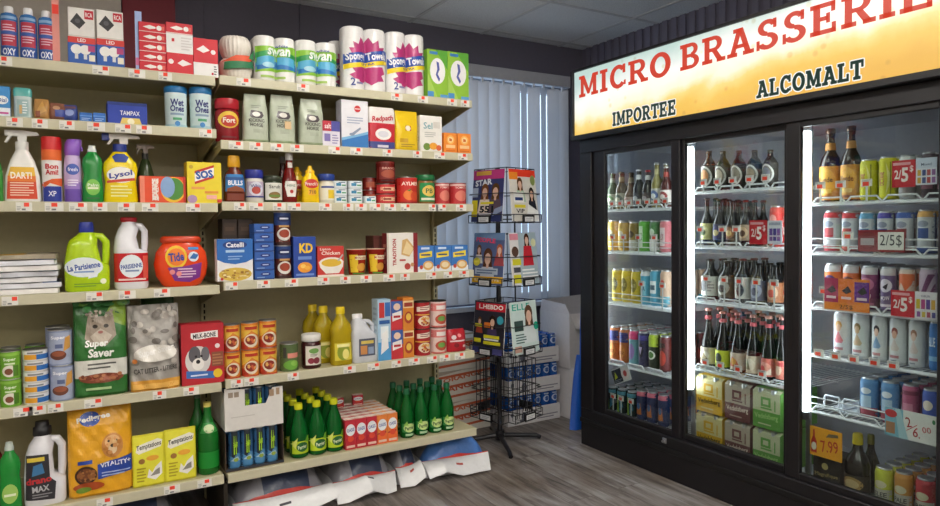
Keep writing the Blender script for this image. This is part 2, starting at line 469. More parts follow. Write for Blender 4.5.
ZS = dict(L1=1.91, L2=1.693, L3=1.387, L4=1.045, L5=0.635, L6=0.248, R1=1.918, R2=1.65, R3=1.393, R4=1.058, R5=0.643, R6=0.245)
for key, z in ZS.items():
    a, b = SEC[key[0]]; n = int(key[1]); yf = YS if n < 6 else YS-.012; cx = (a+b)/2
    side = 'left' if key[0] == 'L' else 'right'
    t = thing('gondola_shelf', f'{NAMES[n]} beige steel shelf of the {side} shelving unit with price rail', 'shelf', (cx, yf, z), 0, 'gondola shelves')
    w = b-a; D = YP-.032-yf
    MB().box(-w/2+.002, .014, -.022, w/2-.002, D, 0, STEEL, .002).build('shelf_board', t)
    if n < 6:
        for x in (-w/2+.006, w/2-.006):
            MB().prism([(.02, -.022), (.02, -.036), (D, -.115), (D, -.022)], x-.002, x+.002, STEEL, 'x').build('bracket', t)
    rl = MB().box(-w/2+.002, 0, -.037, w/2-.002, .013, .0015, RAIL, .002).build('price_rail', t)
    for x in TAGS[key]:
        wd = rnd.choice((.05, .06, .056)); mb = MB().box(x-cx-wd/2, -.0022, -.0345, x-cx+wd/2, -.0005, -.0025, M('e4e2da', 'paper'))
        x0 = rnd.choice((.35, .5, .62))
        paint(mb, [('r', x0, .52, x0+.32, .97, 'f2452c'), ('l', .06, .1, .3, .6, 3, '9a9a98'), ('r', .36, .12, .6, .3, '77777a')], wd, .032,
              lambda u, v, e, x=x, wd=wd: (x-cx-wd/2+u, -.0022-e, -.0345+v))
        mb.build('price_tag', rl)

# ================================================================== the beverage cooler
XF = 2.58
BLK, BLK2 = M('100e13', 'paint'), M('0a090c', 'paint')
INT = M('b6bac6', 'paint')
def sign_mat():
    m = bpy.data.materials.new('backlit_beer_print'); m.use_nodes = True; N, L, b = nodes(m)
    tc = N.new('ShaderNodeTexCoord'); sx = N.new('ShaderNodeSeparateXYZ'); L.new(tc.outputs['Object'], sx.inputs[0])
    n = N.new('ShaderNodeTexNoise'); n.inputs['Scale'].default_value = 5; n.inputs['Detail'].default_value = 5; L.new(tc.outputs['Object'], n.inputs['Vector'])
    # height in the panel, with a wavy foam line that rises towards the right end
    h = N.new('ShaderNodeMath'); h.operation = 'MULTIPLY_ADD'; h.inputs[1].default_value = .16; L.new(n.outputs['Fac'], h.inputs[0]); L.new(sx.outputs['Z'], h.inputs[2])
    h2 = N.new('ShaderNodeMath'); h2.operation = 'MULTIPLY_ADD'; h2.inputs[1].default_value = .085; L.new(sx.outputs['Y'], h2.inputs[0]); L.new(h.outputs[0], h2.inputs[2])
    mr = N.new('ShaderNodeMapRange'); mr.inputs[1].default_value = -.13; mr.inputs[2].default_value = .30; L.new(h2.outputs[0], mr.inputs[0])
    cr = N.new('ShaderNodeValToRGB'); e = cr.color_ramp.elements
    e[0].position = .06; e[0].color = lin('e6ac2c'); e[1].position = 1; e[1].color = lin('b9d3cd')
    for p, c in ((.24, 'efbf42'), (.36, 'f6d576'), (.47, 'fff4d6'), (.68, 'fefdf8'), (.86, 'd9e6e0')):
        k = e.new(p); k.color = lin(c)
    L.new(mr.outputs[0], cr.inputs[0])
    vo = N.new('ShaderNodeTexVoronoi'); vo.inputs['Scale'].default_value = 13; L.new(tc.outputs['Object'], vo.inputs['Vector'])
    vr = N.new('ShaderNodeValToRGB'); vr.color_ramp.elements[0].position = .1; vr.color_ramp.elements[1].position = .2
    vr.color_ramp.elements[0].color = (.72, .62, .4, 1); vr.color_ramp.elements[1].color = (1, 1, 1, 1); L.new(vo.outputs['Distance'], vr.inputs[0])
    mx = N.new('ShaderNodeMix'); mx.data_type = 'RGBA'; mx.blend_type = 'MULTIPLY'; mx.inputs[0].default_value = .5
    L.new(cr.outputs[0], mx.inputs[6]); L.new(vr.outputs[0], mx.inputs[7])
    L.new(mx.outputs[2], b.inputs['Emission Color']); b.inputs['Emission Strength'].default_value = 1.1
    b.inputs['Base Color'].default_value = (.12, .12, .11, 1); b.inputs['Roughness'].default_value = .25
    return m
# slab letters
def rect(x0, y0, x1, y1): return [(x0, y0), (x1, y0), (x1, y1), (x0, y1)]
def arc(cx, cy, ro, rio, a0, a1, ry=None, riy=None, n=18):
    ry = ry or ro; riy = riy or rio
    o = [(cx+ro*math.cos(math.radians(a0+(a1-a0)*i/n)), cy+ry*math.sin(math.radians(a0+(a1-a0)*i/n))) for i in range(n+1)]
    q = [(cx+rio*math.cos(math.radians(a0+(a1-a0)*i/n)), cy+riy*math.sin(math.radians(a0+(a1-a0)*i/n))) for i in range(n+1)]
    return [[o[i], o[i+1], q[i+1], q[i]] for i in range(n)]
def glyph(ch):
    s = .15; st = lambda x, t=.22: [rect(x, 0, x+t, 1), rect(x-.1, 0, x+t+.1, s), rect(x-.1, 1-s, x+t+.1, 1)]
    if ch == 'I': return .46, st(.12)
    if ch == 'M': return 1.12, [rect(.1, 0, .28, 1), rect(.82, 0, 1.02, 1), rect(0, 0, .38, s), rect(.72, 0, 1.12, s), rect(0, 1-s, .3, 1), rect(.8, 1-s, 1.12, 1),
                            [(.1, 1), (.32, 1), (.64, .22), (.5, .1)], [(.5, .1), (.62, .1), (1.0, 1), (.8, 1)]]
    if ch == 'C': return .9, arc(.47, .5, .45, .22, 42, 318, .52, .34)+[rect(.7, .62, .84, 1.0), rect(.76, .1, .86, .3)]
    if ch == 'O': return .98, arc(.49, .5, .48, .24, 0, 360, .52, .34, 28)
    if ch in 'RP':
        g = [rect(.1, 0, .32, 1), rect(0, 0, .44, s), rect(0, 1-s, .5, 1), rect(.3, .42, .5, .56)]+arc(.5, .71, .34, .13, -90, 90, .29, .15)
        if ch == 'R': g += [[(.4, .46), (.62, .46), (.9, .04), (.66, .04)], rect(.62, 0, .98, s)]
        return (.96 if ch == 'R' else .86), g
    if ch == 'B': return .9, [rect(.1, 0, .32, 1), rect(0, 0, .5, s), rect(0, 1-s, .5, 1), rect(.3, .45, .5, .58)]+arc(.5, .745, .30, .11, -90, 90, .255, .12)+arc(.5, .28, .36, .14, -90, 90, .28, .14)
    if ch == 'A': return 1.02, [[(.1, .05), (.3, .05), (.6, 1), (.4, 1)], [(.72, .05), (.94, .05), (.62, 1), (.42, 1)], rect(.28, .28, .78, .42), rect(0, 0, .4, s), rect(.62, 0, 1.04, s), rect(.24, 1-s, .55, 1)]
    if ch == 'S': return .84, arc(.42, .735, .35, .14, 20, 270, .285, .13)+arc(.42, .27, .38, .16, -160, 90, .29, .135)+[rect(.62, .68, .74, 1), rect(.02, 0, .14, .34)]
    if ch == 'E': return .86, [rect(.1, 0, .32, 1), rect(0, 0, .8, s), rect(0, 1-s, .78, 1), rect(.3, .43, .56, .57), rect(.5, .34, .62, .66), rect(.67, 0, .8, .33), rect(.65, .67, .78, 1)]
    if ch == 'T': return .86, [rect(.32, 0, .54, 1), rect(.2, 0, .66, s), rect(0, 1-s, .86, 1), rect(0, .62, .13, 1), rect(.73, .62, .86, 1)]
    if ch == 'L': return .8, [rect(.1, 0, .32, 1), rect(0, 0, .76, s), rect(0, 1-s, .44, 1), rect(.63, 0, .76, .38)]
def slab_text(mb, s, y_left, y_right, z0, h, x, mat):
    """lettering read along -Y on a plane facing -X"""
    tot = sum(glyph(c)[0] if c != ' ' else .35 for c in s)+.09*(len(s)-1); k = (y_left-y_right)/tot; u = 0
    for c in s:
        if c == ' ': u += .44; continue
        w, polys = glyph(c)
        for p in polys:
            vs = [(x, y_left-(u+a)*k, z0+b*h) for a, b in p]
            mb.add(vs, [tuple(range(len(vs)))], mat)
        u += w+.09
SX = 2.545
sg = thing('cooler_sign', 'long backlit beer sign with red and green lettering over the glass-door cooler', 'sign', (SX, 2.08, 1.968))
hb = MB(); y0, y1 = -1.02, 1.01        # right end, left end
hb.box(.012, y0, -.199, .60, y1, .202, BLK, .003)
for a in ((y0, -.199, y0+.022, .202), (y1-.022, -.199, y1, .202), (y0+.022, -.199, y1-.022, -.173), (y0+.022, .188, y1-.022, .202)): hb.box(-.012, a[0], a[1], .013, a[2], a[3], BLK, .002)
hb.build('light_box', sg)
MB().box(.002, y0+.022, -.173, .0125, y1-.022, .188, sign_mat()).build('sign_panel', sg)
red = emitter('red_print', (.80, .070, .035), .80, (.08, .01, .008)); wht = emitter('white_print', (1, .97, .9), .95, (.1, .1, .1)); grn = emitter('green_print', (.030, .055, .045), .9, (.01, .02, .015))
def letters(s, yl, yr, z0, h, mat, halo):
    mb = MB()
    if halo:
        for dy, dz in ((-1, 0), (1, 0), (0, 1), (0, -1), (.8, .8), (-.8, .8), (.8, -.8), (-.8, -.8)):
            slab_text(mb, s, yl+dy*halo, yr+dy*halo, z0+dz*halo, h, .0006, wht)
    for o in ((0, 0), (.0012, 0), (-.0012, 0), (0, .001), (0, -.001)) if halo else ((0, 0),):
        slab_text(mb, s, yl+o[0], yr+o[0], z0+o[1], h, -.0002, mat)
    mb.build('lettering', sg)
letters('MICRO', .945, .262, .038, .120, red, 0); letters('BRASSERIE', .205, -.90, .042, .120, red, 0)
letters('IMPORTEE', .672, .232, -.158, .072, grn, .0055); letters('ALCOMALT', -.212, -.662, -.156, .070, grn, .0055)

cl = thing('beverage_cooler', 'black three-door glass-front beverage cooler full of cans and bottles', 'cooler', (XF, 2.08, 0))
cy = 2.08
CB = MB()
ya, yb_ = 1.08-cy, 3.067-cy
CB.box(.04, ya, .0, .78, ya+.03, 1.768, BLK).box(.04, yb_-.03, 0, .78, yb_, 1.768, BLK).box(.745, ya+.03, 0, .78, yb_-.03, 1.768, BLK).box(.04, ya+.03, 1.735, .745, yb_-.03, 1.768, BLK)
CB.build('cabinet', cl)
IN = MB().box(.735, ya+.03, .165, .745, yb_-.03, 1.725, INT).box(.075, ya+.03, 1.725, .745, yb_-.03, 1.735, INT).box(.075, ya+.03, .10, .745, yb_-.03, .165, INT)
IN.box(.075, ya+.03, .165, .735, ya+.04, 1.725, INT).box(.075, yb_-.04, .165, .735, yb_-.03, 1.725, INT)
IN.build('interior_liner', cl)
MB().box(0, ya, .0, .04, yb_, .155, BLK, .004).box(-.008, ya, .135, .0, yb_, .16, BLK2, .002).build('base_grille', cl)
FR = MB().box(0, ya, 1.695, .06, yb_, 1.768, BLK, .003).box(0, ya, .155, .06, yb_, .215, BLK, .003).box(0, yb_-.10, .215, .06, yb_, 1.695, BLK, .003).box(0, ya, .215, .06, ya+.05, 1.695, BLK, .003)
FR.build('front_frame', cl)
PANE = M('eef3f2', 'pane')
for i, (yl, yr, x0) in enumerate(((2.868, 2.388, .012), (2.318, 1.783, .03), (1.699, 1.186, .012))):
    yl -= cy; yr -= cy; lf = .095 if i == 0 else .062; rt = .055
    dm = MB(); X0, X1 = x0, x0+.026
    dm.box(X0, yl, .215, X1, yl+lf, 1.70, BLK, .003).box(X0, yr-rt, .215, X1, yr, 1.70, BLK, .003)
    dm.box(X0, yr, .215, X1, yl, .246, BLK, .003).box(X0, yr, 1.672, X1, yl, 1.70, BLK, .003)
    dr = dm.build('door', cl)
    MB().box(X0+.01, yr-.002, .244, X0+.015, yl+.002, 1.674, PANE).build('glass_pane', dr)
    MB().box(X0-.003, yl+.03, .75, X0, yl+.05, 1.05, BLK2, .0015).build('finger_pull', dr)
MB().box(-.008, 2.43-cy, .178, 0, 2.405-cy, .205, M('b0b0b4', 'metal'), .002).tube([(-.008, 2.418-cy, .19), (-.02, 2.418-cy, .19)], .006, M('c8c8cc', 'metal')).build('lock', cl)
TUBE = emitter('led_tube', (.93, .97, 1), 17.0)
for yt, z0, z1 in ((2.988, .42, 1.66), (2.338, .46, 1.66), (1.722, .49, 1.66)):
    tb = MB().cyl(.085, yt-cy, z0, z1, .0215, TUBE).build('light_tube', cl)
    MB().cyl(.085, yt-cy, z0-.035, z0, .018, M('3a3a40', 'plastic')).build('tube_socket', tb)
    MB().cyl(.085, yt-cy, z1, z1+.025, .018, M('d8d8dc', 'plastic')).build('tube_socket', tb)
    MB().box(.110, yt-cy-.012, .17, .120, yt-cy+.012, 1.7, M('b8bcc4', 'metal'), .002).build('post', cl)
WIRE = M('dfe3e8', 'steel')
DOORS = {1: (2.925, 2.362, 'left'), 2: (2.308, 1.750, 'middle'), 3: (1.695, 1.13, 'right')}
CT = {11: [2.881, 2.817, 2.747, 2.679, 2.613, 2.550, 2.488], 12: [2.881, 2.793, 2.679, 2.564], 13: [2.657, 2.508], 14: [], 15: [2.881, 2.817, 2.739],
      21: [2.246, 2.164, 2.079, 1.988, 1.907], 22: [2.264, 2.135, 2.058], 23: [2.228, 2.124, 2.041, 1.952, 1.863], 24: [2.234, 2.146, 2.047, 1.922], 31: [1.653, 1.569, 1.467], 32: [1.537, 1.436], 33: [1.636], 34: [1.657, 1.585, 1.513, 1.433, 1.364], 35: [], 25: [2.063], 36: []}
def cooler_shelf(code, z, wavy=True, basket=False):
    dn = code//10; yl, yr, side = DOORS[dn]; ym = (yl+yr)/2
    t = thing('wire_shelf', f'white wire shelf, {["", "top", "second", "third", "fourth", "lowest"][code % 10]} in the {side} door of the cooler', 'shelf', (2.675, ym, z), 0, 'cooler shelves')
    mb = MB(); a, b = yl-ym, yr-ym
    for x in (0, .28, .56): mb.tube([(x, a, -.004), (x, b, -.004)], .004, WIRE, 6)
    n = 24
    for k in range(n+1):
        y = a+(b-a)*k/n; mb.tube([(0, y, .001), (.57, y, .001)], .0022, WIRE, 5)
    mb.build('wire_deck', t)
    fr = MB(); fr.tube([(-.004, a, -.008), (-.004, b, -.008)], .006, WIRE, 6)
    if wavy:
        m = 4; L = (b-a)/m; P = []
        for k in range(m):
            y = a+L*k; P += [(-.004, y+L*.02, -.002), (-.004, y+L*.14, .019), (-.004, y+L*.84, .019), (-.004, y+L*.98, -.002)]
        fr.tube(P, .004, WIRE, 6)
    if basket:
        for zz in (.028, .055): fr.tube([(-.004, a, zz), (-.004, b, zz)], .0028, WIRE, 6)
    f = fr.build('front_rail', t)
    for y in CT.get(code, []):
        w = .042; zz = {11: .028, 12: .075, 13: .115, 15: .10, 21: .035, 22: .075, 23: .105, 24: .03, 34: .0, 25: .15}.get(code, .06)
        tg = MB().box(-.016, y-ym-w/2, zz-.004, -.0145, y-ym+w/2, zz+.024, M('e9e9e6', 'paper'))
        paint(tg, [('r', .15, .06, .72, .62, 'f0432c'), ('l', .1, .66, .9, .95, 2, '8c8c8c')], w, .028, lambda u, v, e, q=y-ym+w/2, zz=zz: (-.016-e, q-u, zz-.004+v))
        tg.box(-.0145, y-ym-.004, -.006, -.0135, y-ym+.004, zz+.02, M('d4d8da', 'plastic'))
        tg.build('price_tag', f)
for code, z in ((11, 1.366), (12, 1.13), (13, 0.84), (14, 0.495), (15, 0.2), (21, 1.438), (22, 1.172), (23, 0.905), (24, 0.572), (31, 1.363), (32, 1.16), (33, 0.935), (34, 0.735), (35, 0.5)):
    cooler_shelf(code, z, code not in (12, 13, 34), code in (12, 13, 32, 35))

# ================================================================== light
LP = emitter('lens_glow', (1, .95, .88), 24.0)
for i, (x, y, rz, w) in enumerate(((1.15, 1.85, PI/2, 'over the aisle by the shelving'), (.6, -.9, PI/2, 'behind the viewer'), (-1.6, .9, PI/2, 'by the left wall'), (2.3, -.4, PI/2, 'near the cooler wall'), (.6, -1.95, 0, 'by the front wall'), (-.5, .1, PI/2, 'over the middle aisle'), (1.6, -1.6, PI/2, 'at the front near the cooler wall'))):  # last three fixtures are unseen, added as fill light for the shelves
    t = thing('ceiling_light', f'white fluorescent ceiling light with a wraparound lens, {w}', 'light', (x, y, ZC), rz, 'ceiling lights')
    MB().box(-.62, -.09, -.025, .62, .09, -.006, M('e0e0de', 'paint'), .003).build('housing', t)
    MB().prism([(-.125, -.03), (-.10, -.085), (.10, -.085), (.125, -.03)], -.60, .60, LP, 'x').build('lens', t)
    for sx in (-1, 1): MB().box(sx*.60, -.13, -.09, sx*.62, .13, -.0255, M('e8e8e6', 'plastic'), .002).build('end_cap', t)
w = bpy.data.worlds.new('dusk_sky'); sc.world = w; w.use_nodes = True
bg = w.node_tree.nodes['Background']; bg.inputs[0].default_value = (.74, .84, 1, 1); bg.inputs[1].default_value = 3.2

# ================================================================== camera
cam = bpy.data.cameras.new('camera'); co = bpy.data.objects.new('camera', cam); COL.objects.link(co)
f_px, yaw, pitch, roll, cyp = 680., -.539, .0287, -.0102, 246.
cam.sensor_fit = 'HORIZONTAL'; cam.sensor_width = 36; cam.lens = f_px/940*36
cam.shift_y = -(253-cyp)/940
c, s, cp, sp, cr_, sr = math.cos(yaw), math.sin(yaw), math.cos(pitch), math.sin(pitch), math.cos(roll), math.sin(roll)
right = Vector((c, s, 0)); fwd = Vector((-s*cp, c*cp, -sp)); upv = right.cross(fwd)
r2 = right*cr_+upv*sr; u2 = upv*cr_-right*sr
from mathutils import Matrix
co.matrix_world = Matrix(((r2.x, u2.x, -fwd.x, 0), (r2.y, u2.y, -fwd.y, 0), (r2.z, u2.z, -fwd.z, 1.28), (0, 0, 0, 1)))
cam.clip_start = .05
sc.camera = co
sc.view_settings.view_transform = 'Standard'; sc.view_settings.look = 'None'; sc.view_settings.gamma = 1; sc.view_settings.use_curve_mapping = False
sc.view_settings.exposure = -.12


# ================================================================== goods on the left unit
WH = 'ecebe6'
# -- top shelf: three blue bottles, bulb display, red boxes
AER = [(0, .92), (.02, 1), (.80, 1), (.85, .86), (.87, .56), (.88, .48)]
for k, (S, pos) in enumerate((((-0.152, 2.99, 1.91, 0.0548, 0.1892, 0), 'leftmost of three'), ((-0.0928, 2.99, 1.91, 0.0546, 0.1915, 0), 'middle of three'), ((-0.0355, 2.99, 1.91, 0.0542, 0.19, 0), 'beside the display tray'))):
    item('bottle', f'blue white-capped bottle with red label on the top shelf, {pos}', 'bottle', S, [
        ('body', AER, '3f78b8', [('r', .06, .02, .94, .24, '2850a0'), ('r', .08, .26, .92, .80, 'b83048'), ('t', 'OXY', .5, .13, .15, .74, 'e8eef8', 0, .03), ('l', .16, .34, .84, .74, 7, 'e0b8c8'), ('r', .08, .5, .92, .58, '3858a8'), ('r', .06, .84, .94, .9, '88b0d8')], 'gloss'),
        ('cap', [(.87, .5), (.88, .56), (.98, .54), (1, .48)], 'f0f0f2', None, 'plastic')], group='blue bottles on the top shelf')
_st = (0.1344, 2.99, 1.91, 0.247, 0.2253, 0)
TX = _st[0]
tr = thing('display_tray', 'open cardboard display tray holding light bulb boxes, pink and pale blue flaps', 'tray', (TX, 3.10, 1.91+.001))
MB().box(-.152, -.105, 0, .152, .10, .004, M('c9a070')).box(-.152, .097, .004, .152, .10, .05, M('c9a070')).build('base', tr)
mb = MB().prism([(-.10, .004), (.10, .004), (.10, .20), (-.10, .30)], -.152, -.1485, M('e08a80'), 'x')
mb.prism([(-.104, .004), (-.10, .004), (-.10, .30), (-.104, .30)], -.152, -.128, M('e4968c'), 'x').box(-.150, -.1045, .18, -.130, -.1041, .215, M('ee3b2a')); mb.build('side_flap', tr)
mb = MB().prism([(-.10, .004), (.10, .004), (.10, .17), (-.10, .21)], .1485, .152, M('9fb4e4'), 'x').box(.128, -.104, .004, .152, -.10, .232, M('a4b8e6'))
mb.box(.1285, -.1046, .02, .1515, -.1041, .05, M('d870a0')); mb.build('side_flap', tr)
BULB = [('r', 0, 0, 1, .78, '2e5fb4'), ('r', 0, .78, 1, 1, 'd8403a'), ('c', .3, .55, .2, 'f4f4f0'), ('c', .62, .55, .2, 'f4f4f0'), ('r', .24, .2, .36, .4, 'dfe2e2'), ('r', .56, .2, .68, .4, 'dfe2e2'), ('r', .75, .15, .97, .38, 'f2eeda'), ('r', .72, .5, .97, .72, 'b8447a'), ('t', 'LED', .5, .89, .12, .3, 'ffffff')]
DEV = [('p', [(.08, .5), (.42, .28), (.66, .52), (.34, .82)], '3c3c40'), ('c', .36, .55, .1, '5c5c62'), ('r', .62, .64, .96, .94, 'c8283a'), ('t', 'RCA', .79, .79, .16, .26, 'fafafa'), ('r', 0, 0, 1, .06, 'd8d4cc')]
for S, w in (((0.0789, 2.99, 1.91, 0.0928, 0.104, 0), 'left'), ((0.1766, 2.99, 1.91, 0.0964, 0.108, 0), 'right')):
    carton(f'blue and red two-pack light bulb box, {w} one of the pair in the display tray', (S[0], 3.02, 1.91+.006, S[3], S[4], 0), .07, '2e5fb4', BULB, 'light bulb boxes', 'bulb_box')
    carton(f'white box with a dark square device printed on it, on the {w} light bulb box', (S[0], 3.025, 1.91+.0068+S[4], S[3]-.004, .112, 0), .06, 'eceae6', DEV, 'white device boxes', 'device_box')
SW = [('r', 0, 0, 1, .07, 'ead8d4'), ('p', [(.15, .5), (.4, .72), (.62, .58), (.62, .42), (.4, .3)], 'f2eeea'), ('c', .75, .5, .1, 'f2eeea'), ('r', .84, .3, .94, .7, 'e46a60')]
Sx = (0.3241, 2.99, 1.91, 0.0983, 0.1942, 0); hh = Sx[4]/5
for k, o5 in enumerate(('lowest', 'second lowest', 'middle', 'second highest', 'topmost')):
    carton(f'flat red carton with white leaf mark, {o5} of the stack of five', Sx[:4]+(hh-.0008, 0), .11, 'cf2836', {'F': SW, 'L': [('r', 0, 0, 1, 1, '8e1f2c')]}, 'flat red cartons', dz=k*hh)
Sb = (0.4244, 2.99, 1.91, 0.1002, 0.1616, 0)
carton('red box with a white upper half, under a single flat red carton', Sb, .11, 'd22c38', [('r', 0, .52, 1, 1, 'ecebea'), ('p', [(.4, .27), (.6, .37), (.95, .28), (.6, .2)], 'f4f0ee'), ('c', .16, .3, .1, 'f2e8e8'), ('r', .2, .8, .3, .88, 'd22c38'), ('l', .55, .6, .95, .95, 5, 'd5d0d0')])
carton('single flat red carton lying on the white and red box', Sb[:4]+(.043, 0), .11, 'd43a44', SW, None, dz=Sb[4]+.001)
carton('red box with a white lower half at the right end of the left top shelf', (0.5242, 2.99, 1.91, 0.0961, 0.1564, 0), .11, 'd22c38', [('r', 0, 0, 1, .36, 'ecebea'), ('p', [(.12, .7), (.4, .82), (.66, .7), (.4, .62)], 'f4f0ee'), ('c', .8, .66, .1, 'f2e8e8'), ('r', .72, .06, .8, .12, 'c02040'), ('l', .82, .06, .94, .32, 4, '55555c')])
# -- second shelf
carton('blue and white soap box at the left end of the second shelf', (-0.1809, 2.99, 1.693, 0.0538, 0.1117, 0), .06, '3f8fd0', [('r', 0, 0, 1, .3, 'e8f0f8'), ('e', .55, .55, .35, .14, 'f4f8fc'), ('t', 'Dial', .55, .55, .14, .5, '1b4c9c'), ('r', .1, .1, .9, .16, 'd050a0')])
item('deodorant_stick', 'clear deodorant stick with teal cap next to the blue soap box', 'deodorant', (-0.1158, 2.99, 1.693, 0.0584, 0.1114, 0), [
    ('body', [(0, .9, .9, 3), (.05, .95, .95, 3), (.72, .95, .95, 3)], 'bfd0d0', [('r', .18, .1, .82, .85, '9ab8ba'), ('r', .3, .2, .45, .6, 'd8b070'), ('l', .48, .2, .75, .8, 5, 'e8f0f0')], 'gloss'),
    ('cap', [(.72, 1, 1, 3), (.94, 1, 1, 3), (1, .86, .86, 3)], '58b0aa', None, 'gloss')], d=.035)
def pouch(w, d, h, col, art=None, wr=.003): return body([(0, .8, .5, 4), (.12, .95, 1, 3), (.6, 1, .9, 3), (.85, .9, .4, 3), (1, .85, .08, 4)], col, art, 'film', wr, w=w, d=d, h=h)
item('snack_pouch', 'small orange and brown pouch slumped beside the deodorant stick', 'pouch', (-0.0574, 2.99, 1.693, 0.0535, 0.0776, 0), [('body', lambda w, d, h: pouch(w, d, h, 'b98a50', [('p', [(.1, .1), (.9, .4), (.6, .9)], 'd8a860'), ('r', .2, .1, .5, .4, '8c4a30')]), '')], .04, rot=-12)
item('snack_pouch', 'small brown and blue pouch lying between the orange pouch and small blue boxes', 'pouch', (-0.0083, 2.99, 1.693, 0.0578, 0.0672, 0), [('body', lambda w, d, h: pouch(w, d, h, '8a5a48', [('r', .3, .2, .95, .6, '3a4a9a'), ('e', .4, .7, .2, .12, 'c8a080')]), '')], .05, rot=10)
item('snack_pouch', 'small blue crinkled pouch beside the two small blue boxes', 'pouch', (0.0337, 2.99, 1.693, 0.0522, 0.064, 0), [('body', lambda w, d, h: pouch(w, d, h, '3c4f96', [('e', .5, .5, .3, .2, '8c9cd0'), ('r', .1, .75, .9, .9, '7a5a60')]), '')], .05, rot=-6)
for x0, x1, yt, w in ((79.5, 92, 109, 'left'), (93, 105.5, 109.5, 'right')):
    carton(f'tiny blue box, {w} one of the pair beside the larger blue box', (0.0852, 2.99, 1.693, 0.0416, 0.0361, 0) if w == 'left' else (0.1305, 2.99, 1.693, 0.0424, 0.0384, 0), .05, '2f6cc0', [('r', 0, .6, 1, .7, '6aa0e0'), ('l', .15, .15, .85, .5, 2, 'a8c8f0')], 'tiny blue boxes')
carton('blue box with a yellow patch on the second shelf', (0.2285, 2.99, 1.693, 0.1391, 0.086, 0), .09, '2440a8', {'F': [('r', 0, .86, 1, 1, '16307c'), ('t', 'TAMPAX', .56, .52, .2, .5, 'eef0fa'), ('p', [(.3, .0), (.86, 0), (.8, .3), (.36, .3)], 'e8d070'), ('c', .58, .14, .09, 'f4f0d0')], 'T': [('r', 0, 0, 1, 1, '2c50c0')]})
for S, w in (((0.4102, 2.99, 1.693, 0.0857, 0.1698, 0), 'left'), ((0.506, 2.99, 1.693, 0.0868, 0.1749, 0), 'right')):
    item('wipes_canister', f'pale blue wipes canister with a dark blue lid, {w} one of the pair', 'canister', S, [
        ('body', [(0, .9), (.02, .94), (.84, 1)], 'd4e8ea', [('r', 0, 0, 1, .1, 'a8ccd8'), ('t', 'Wet', .5, .72, .2, .6, '27317c', 0, .03), ('t', 'Ones', .5, .55, .18, .62, '27317c', 0, .03), ('r', .2, .36, .8, .42, '8fa8c0'), ('r', .3, .22, .7, .29, '56a878'), ('c', .5, .12, .12, '4b8fd0')], 'gloss'),
        ('lid', [(.84, 1.0), (.86, 1.04), (.97, 1.04), (1, .96)], '1f6fa8', None, 'plastic')], group='wipes canisters')
# -- third shelf: cleaners
def trigger(w, d, h, col, col2, z0=.78, flip=False, cx=0):
    """trigger sprayer seen from its side: neck collar, head, nozzle and lever"""
    s = -1 if flip else 1; Z = lambda t: h*(z0+(1-z0)*t); X = lambda t: cx*w+s*w*t
    mb = MB().prism([(X(-.45), Z(.62)), (X(-.45), Z(.98)), (X(.05), Z(1)), (X(.42), Z(.9)), (X(.48), Z(.7)), (X(.14), Z(.62)), (X(.12), Z(.18)), (X(-.1), Z(.18)), (X(-.12), Z(.58)), (X(-.26), Z(.58)), (X(-.40), Z(.12)), (X(-.46), Z(.14)), (X(-.36), Z(.6))][::s], -.013, .013, M(col, 'plastic'))
    return mb
def collar(w, d, h, col, z0=.78, r=.26, cx=0): return MB().cyl(cx*w, 0, h*(z0-.03), h*(z0+.08), w*r*.5, M(col, 'plastic'))
item('dish_soap_bottle', 'green bottle cut off by the left edge on the third shelf', 'bottle', (-0.2024, 2.99, 1.387, 0.0389, 0.1741, 0), [('body', [(0, .9), (.04, 1), (.6, 1), (.8, .7), (.9, .4)], '3f9440', None, 'gloss'), ('cap', [(.9, .4), (1, .38)], 'f0f0f0')])
item('spray_bottle', 'white trigger spray bottle with an orange label at the left of the third shelf', 'spray bottle', (-0.1231, 2.99, 1.387, 0.1156, 0.2645, 0), [
    ('body', [(0, .92, .92, 4), (.03, 1, 1, 4), (.36, .94, 1, 4), (.58, .66, .8, 3), (.72, .36, .55, 2), (.78, .3, .5, 2)], WH, [('p', [(.06, .05), (.9, .05), (.86, .44), (.82, .62), (.18, .62), (.1, .44)], 'd8492a'), ('p', [(.1, .44), (.86, .44), (.82, .62), (.18, .62)], 'e8b83a'), ('r', .1, .36, .86, .46, 'e87a30'), ('t', 'DART!', .47, .47, .12, .58, 'fbf3e4', 0, .03), ('l', .16, .1, .8, .36, 6, 'f3d0b8')], 'gloss'),
    ('collar', lambda w, d, h: collar(w, d, h, 'e4e4e0', .76, .36)), ('sprayer', lambda w, d, h: trigger(w, d, h, 'e6e6e2', 'e6e6e2', .80))], d=.07)
item('cleanser_can', 'tall red, white and blue canister between the white and purple sprays', 'canister', (-0.0305, 2.99, 1.387, 0.066, 0.2449, 0), [
    ('body', [(0, .98), (.01, 1), (.8, 1)], 'eceae6', [('r', 0, .0, 1, .30, '2a3c9c'), ('p', [(0, .24), (.4, .36), (1, .3), (1, .46), (.5, .44), (0, .36)], 'e8622c'), ('p', [(0, .80), (1, .80), (1, 1), (0, 1)], 'e86a28'), ('t', 'Bon', .5, .68, .1, .64, 'c8202c', 0, .03), ('t', 'Ami!', .5, .57, .1, .64, 'c8202c', 0, .03), ('t', 'XP', .5, .16, .1, .4, 'f0f0f8')], 'gloss'),
    ('cap', [(.8, 1.0), (.97, 1.0), (1, .95)], 'd0181c', None, 'plastic')])
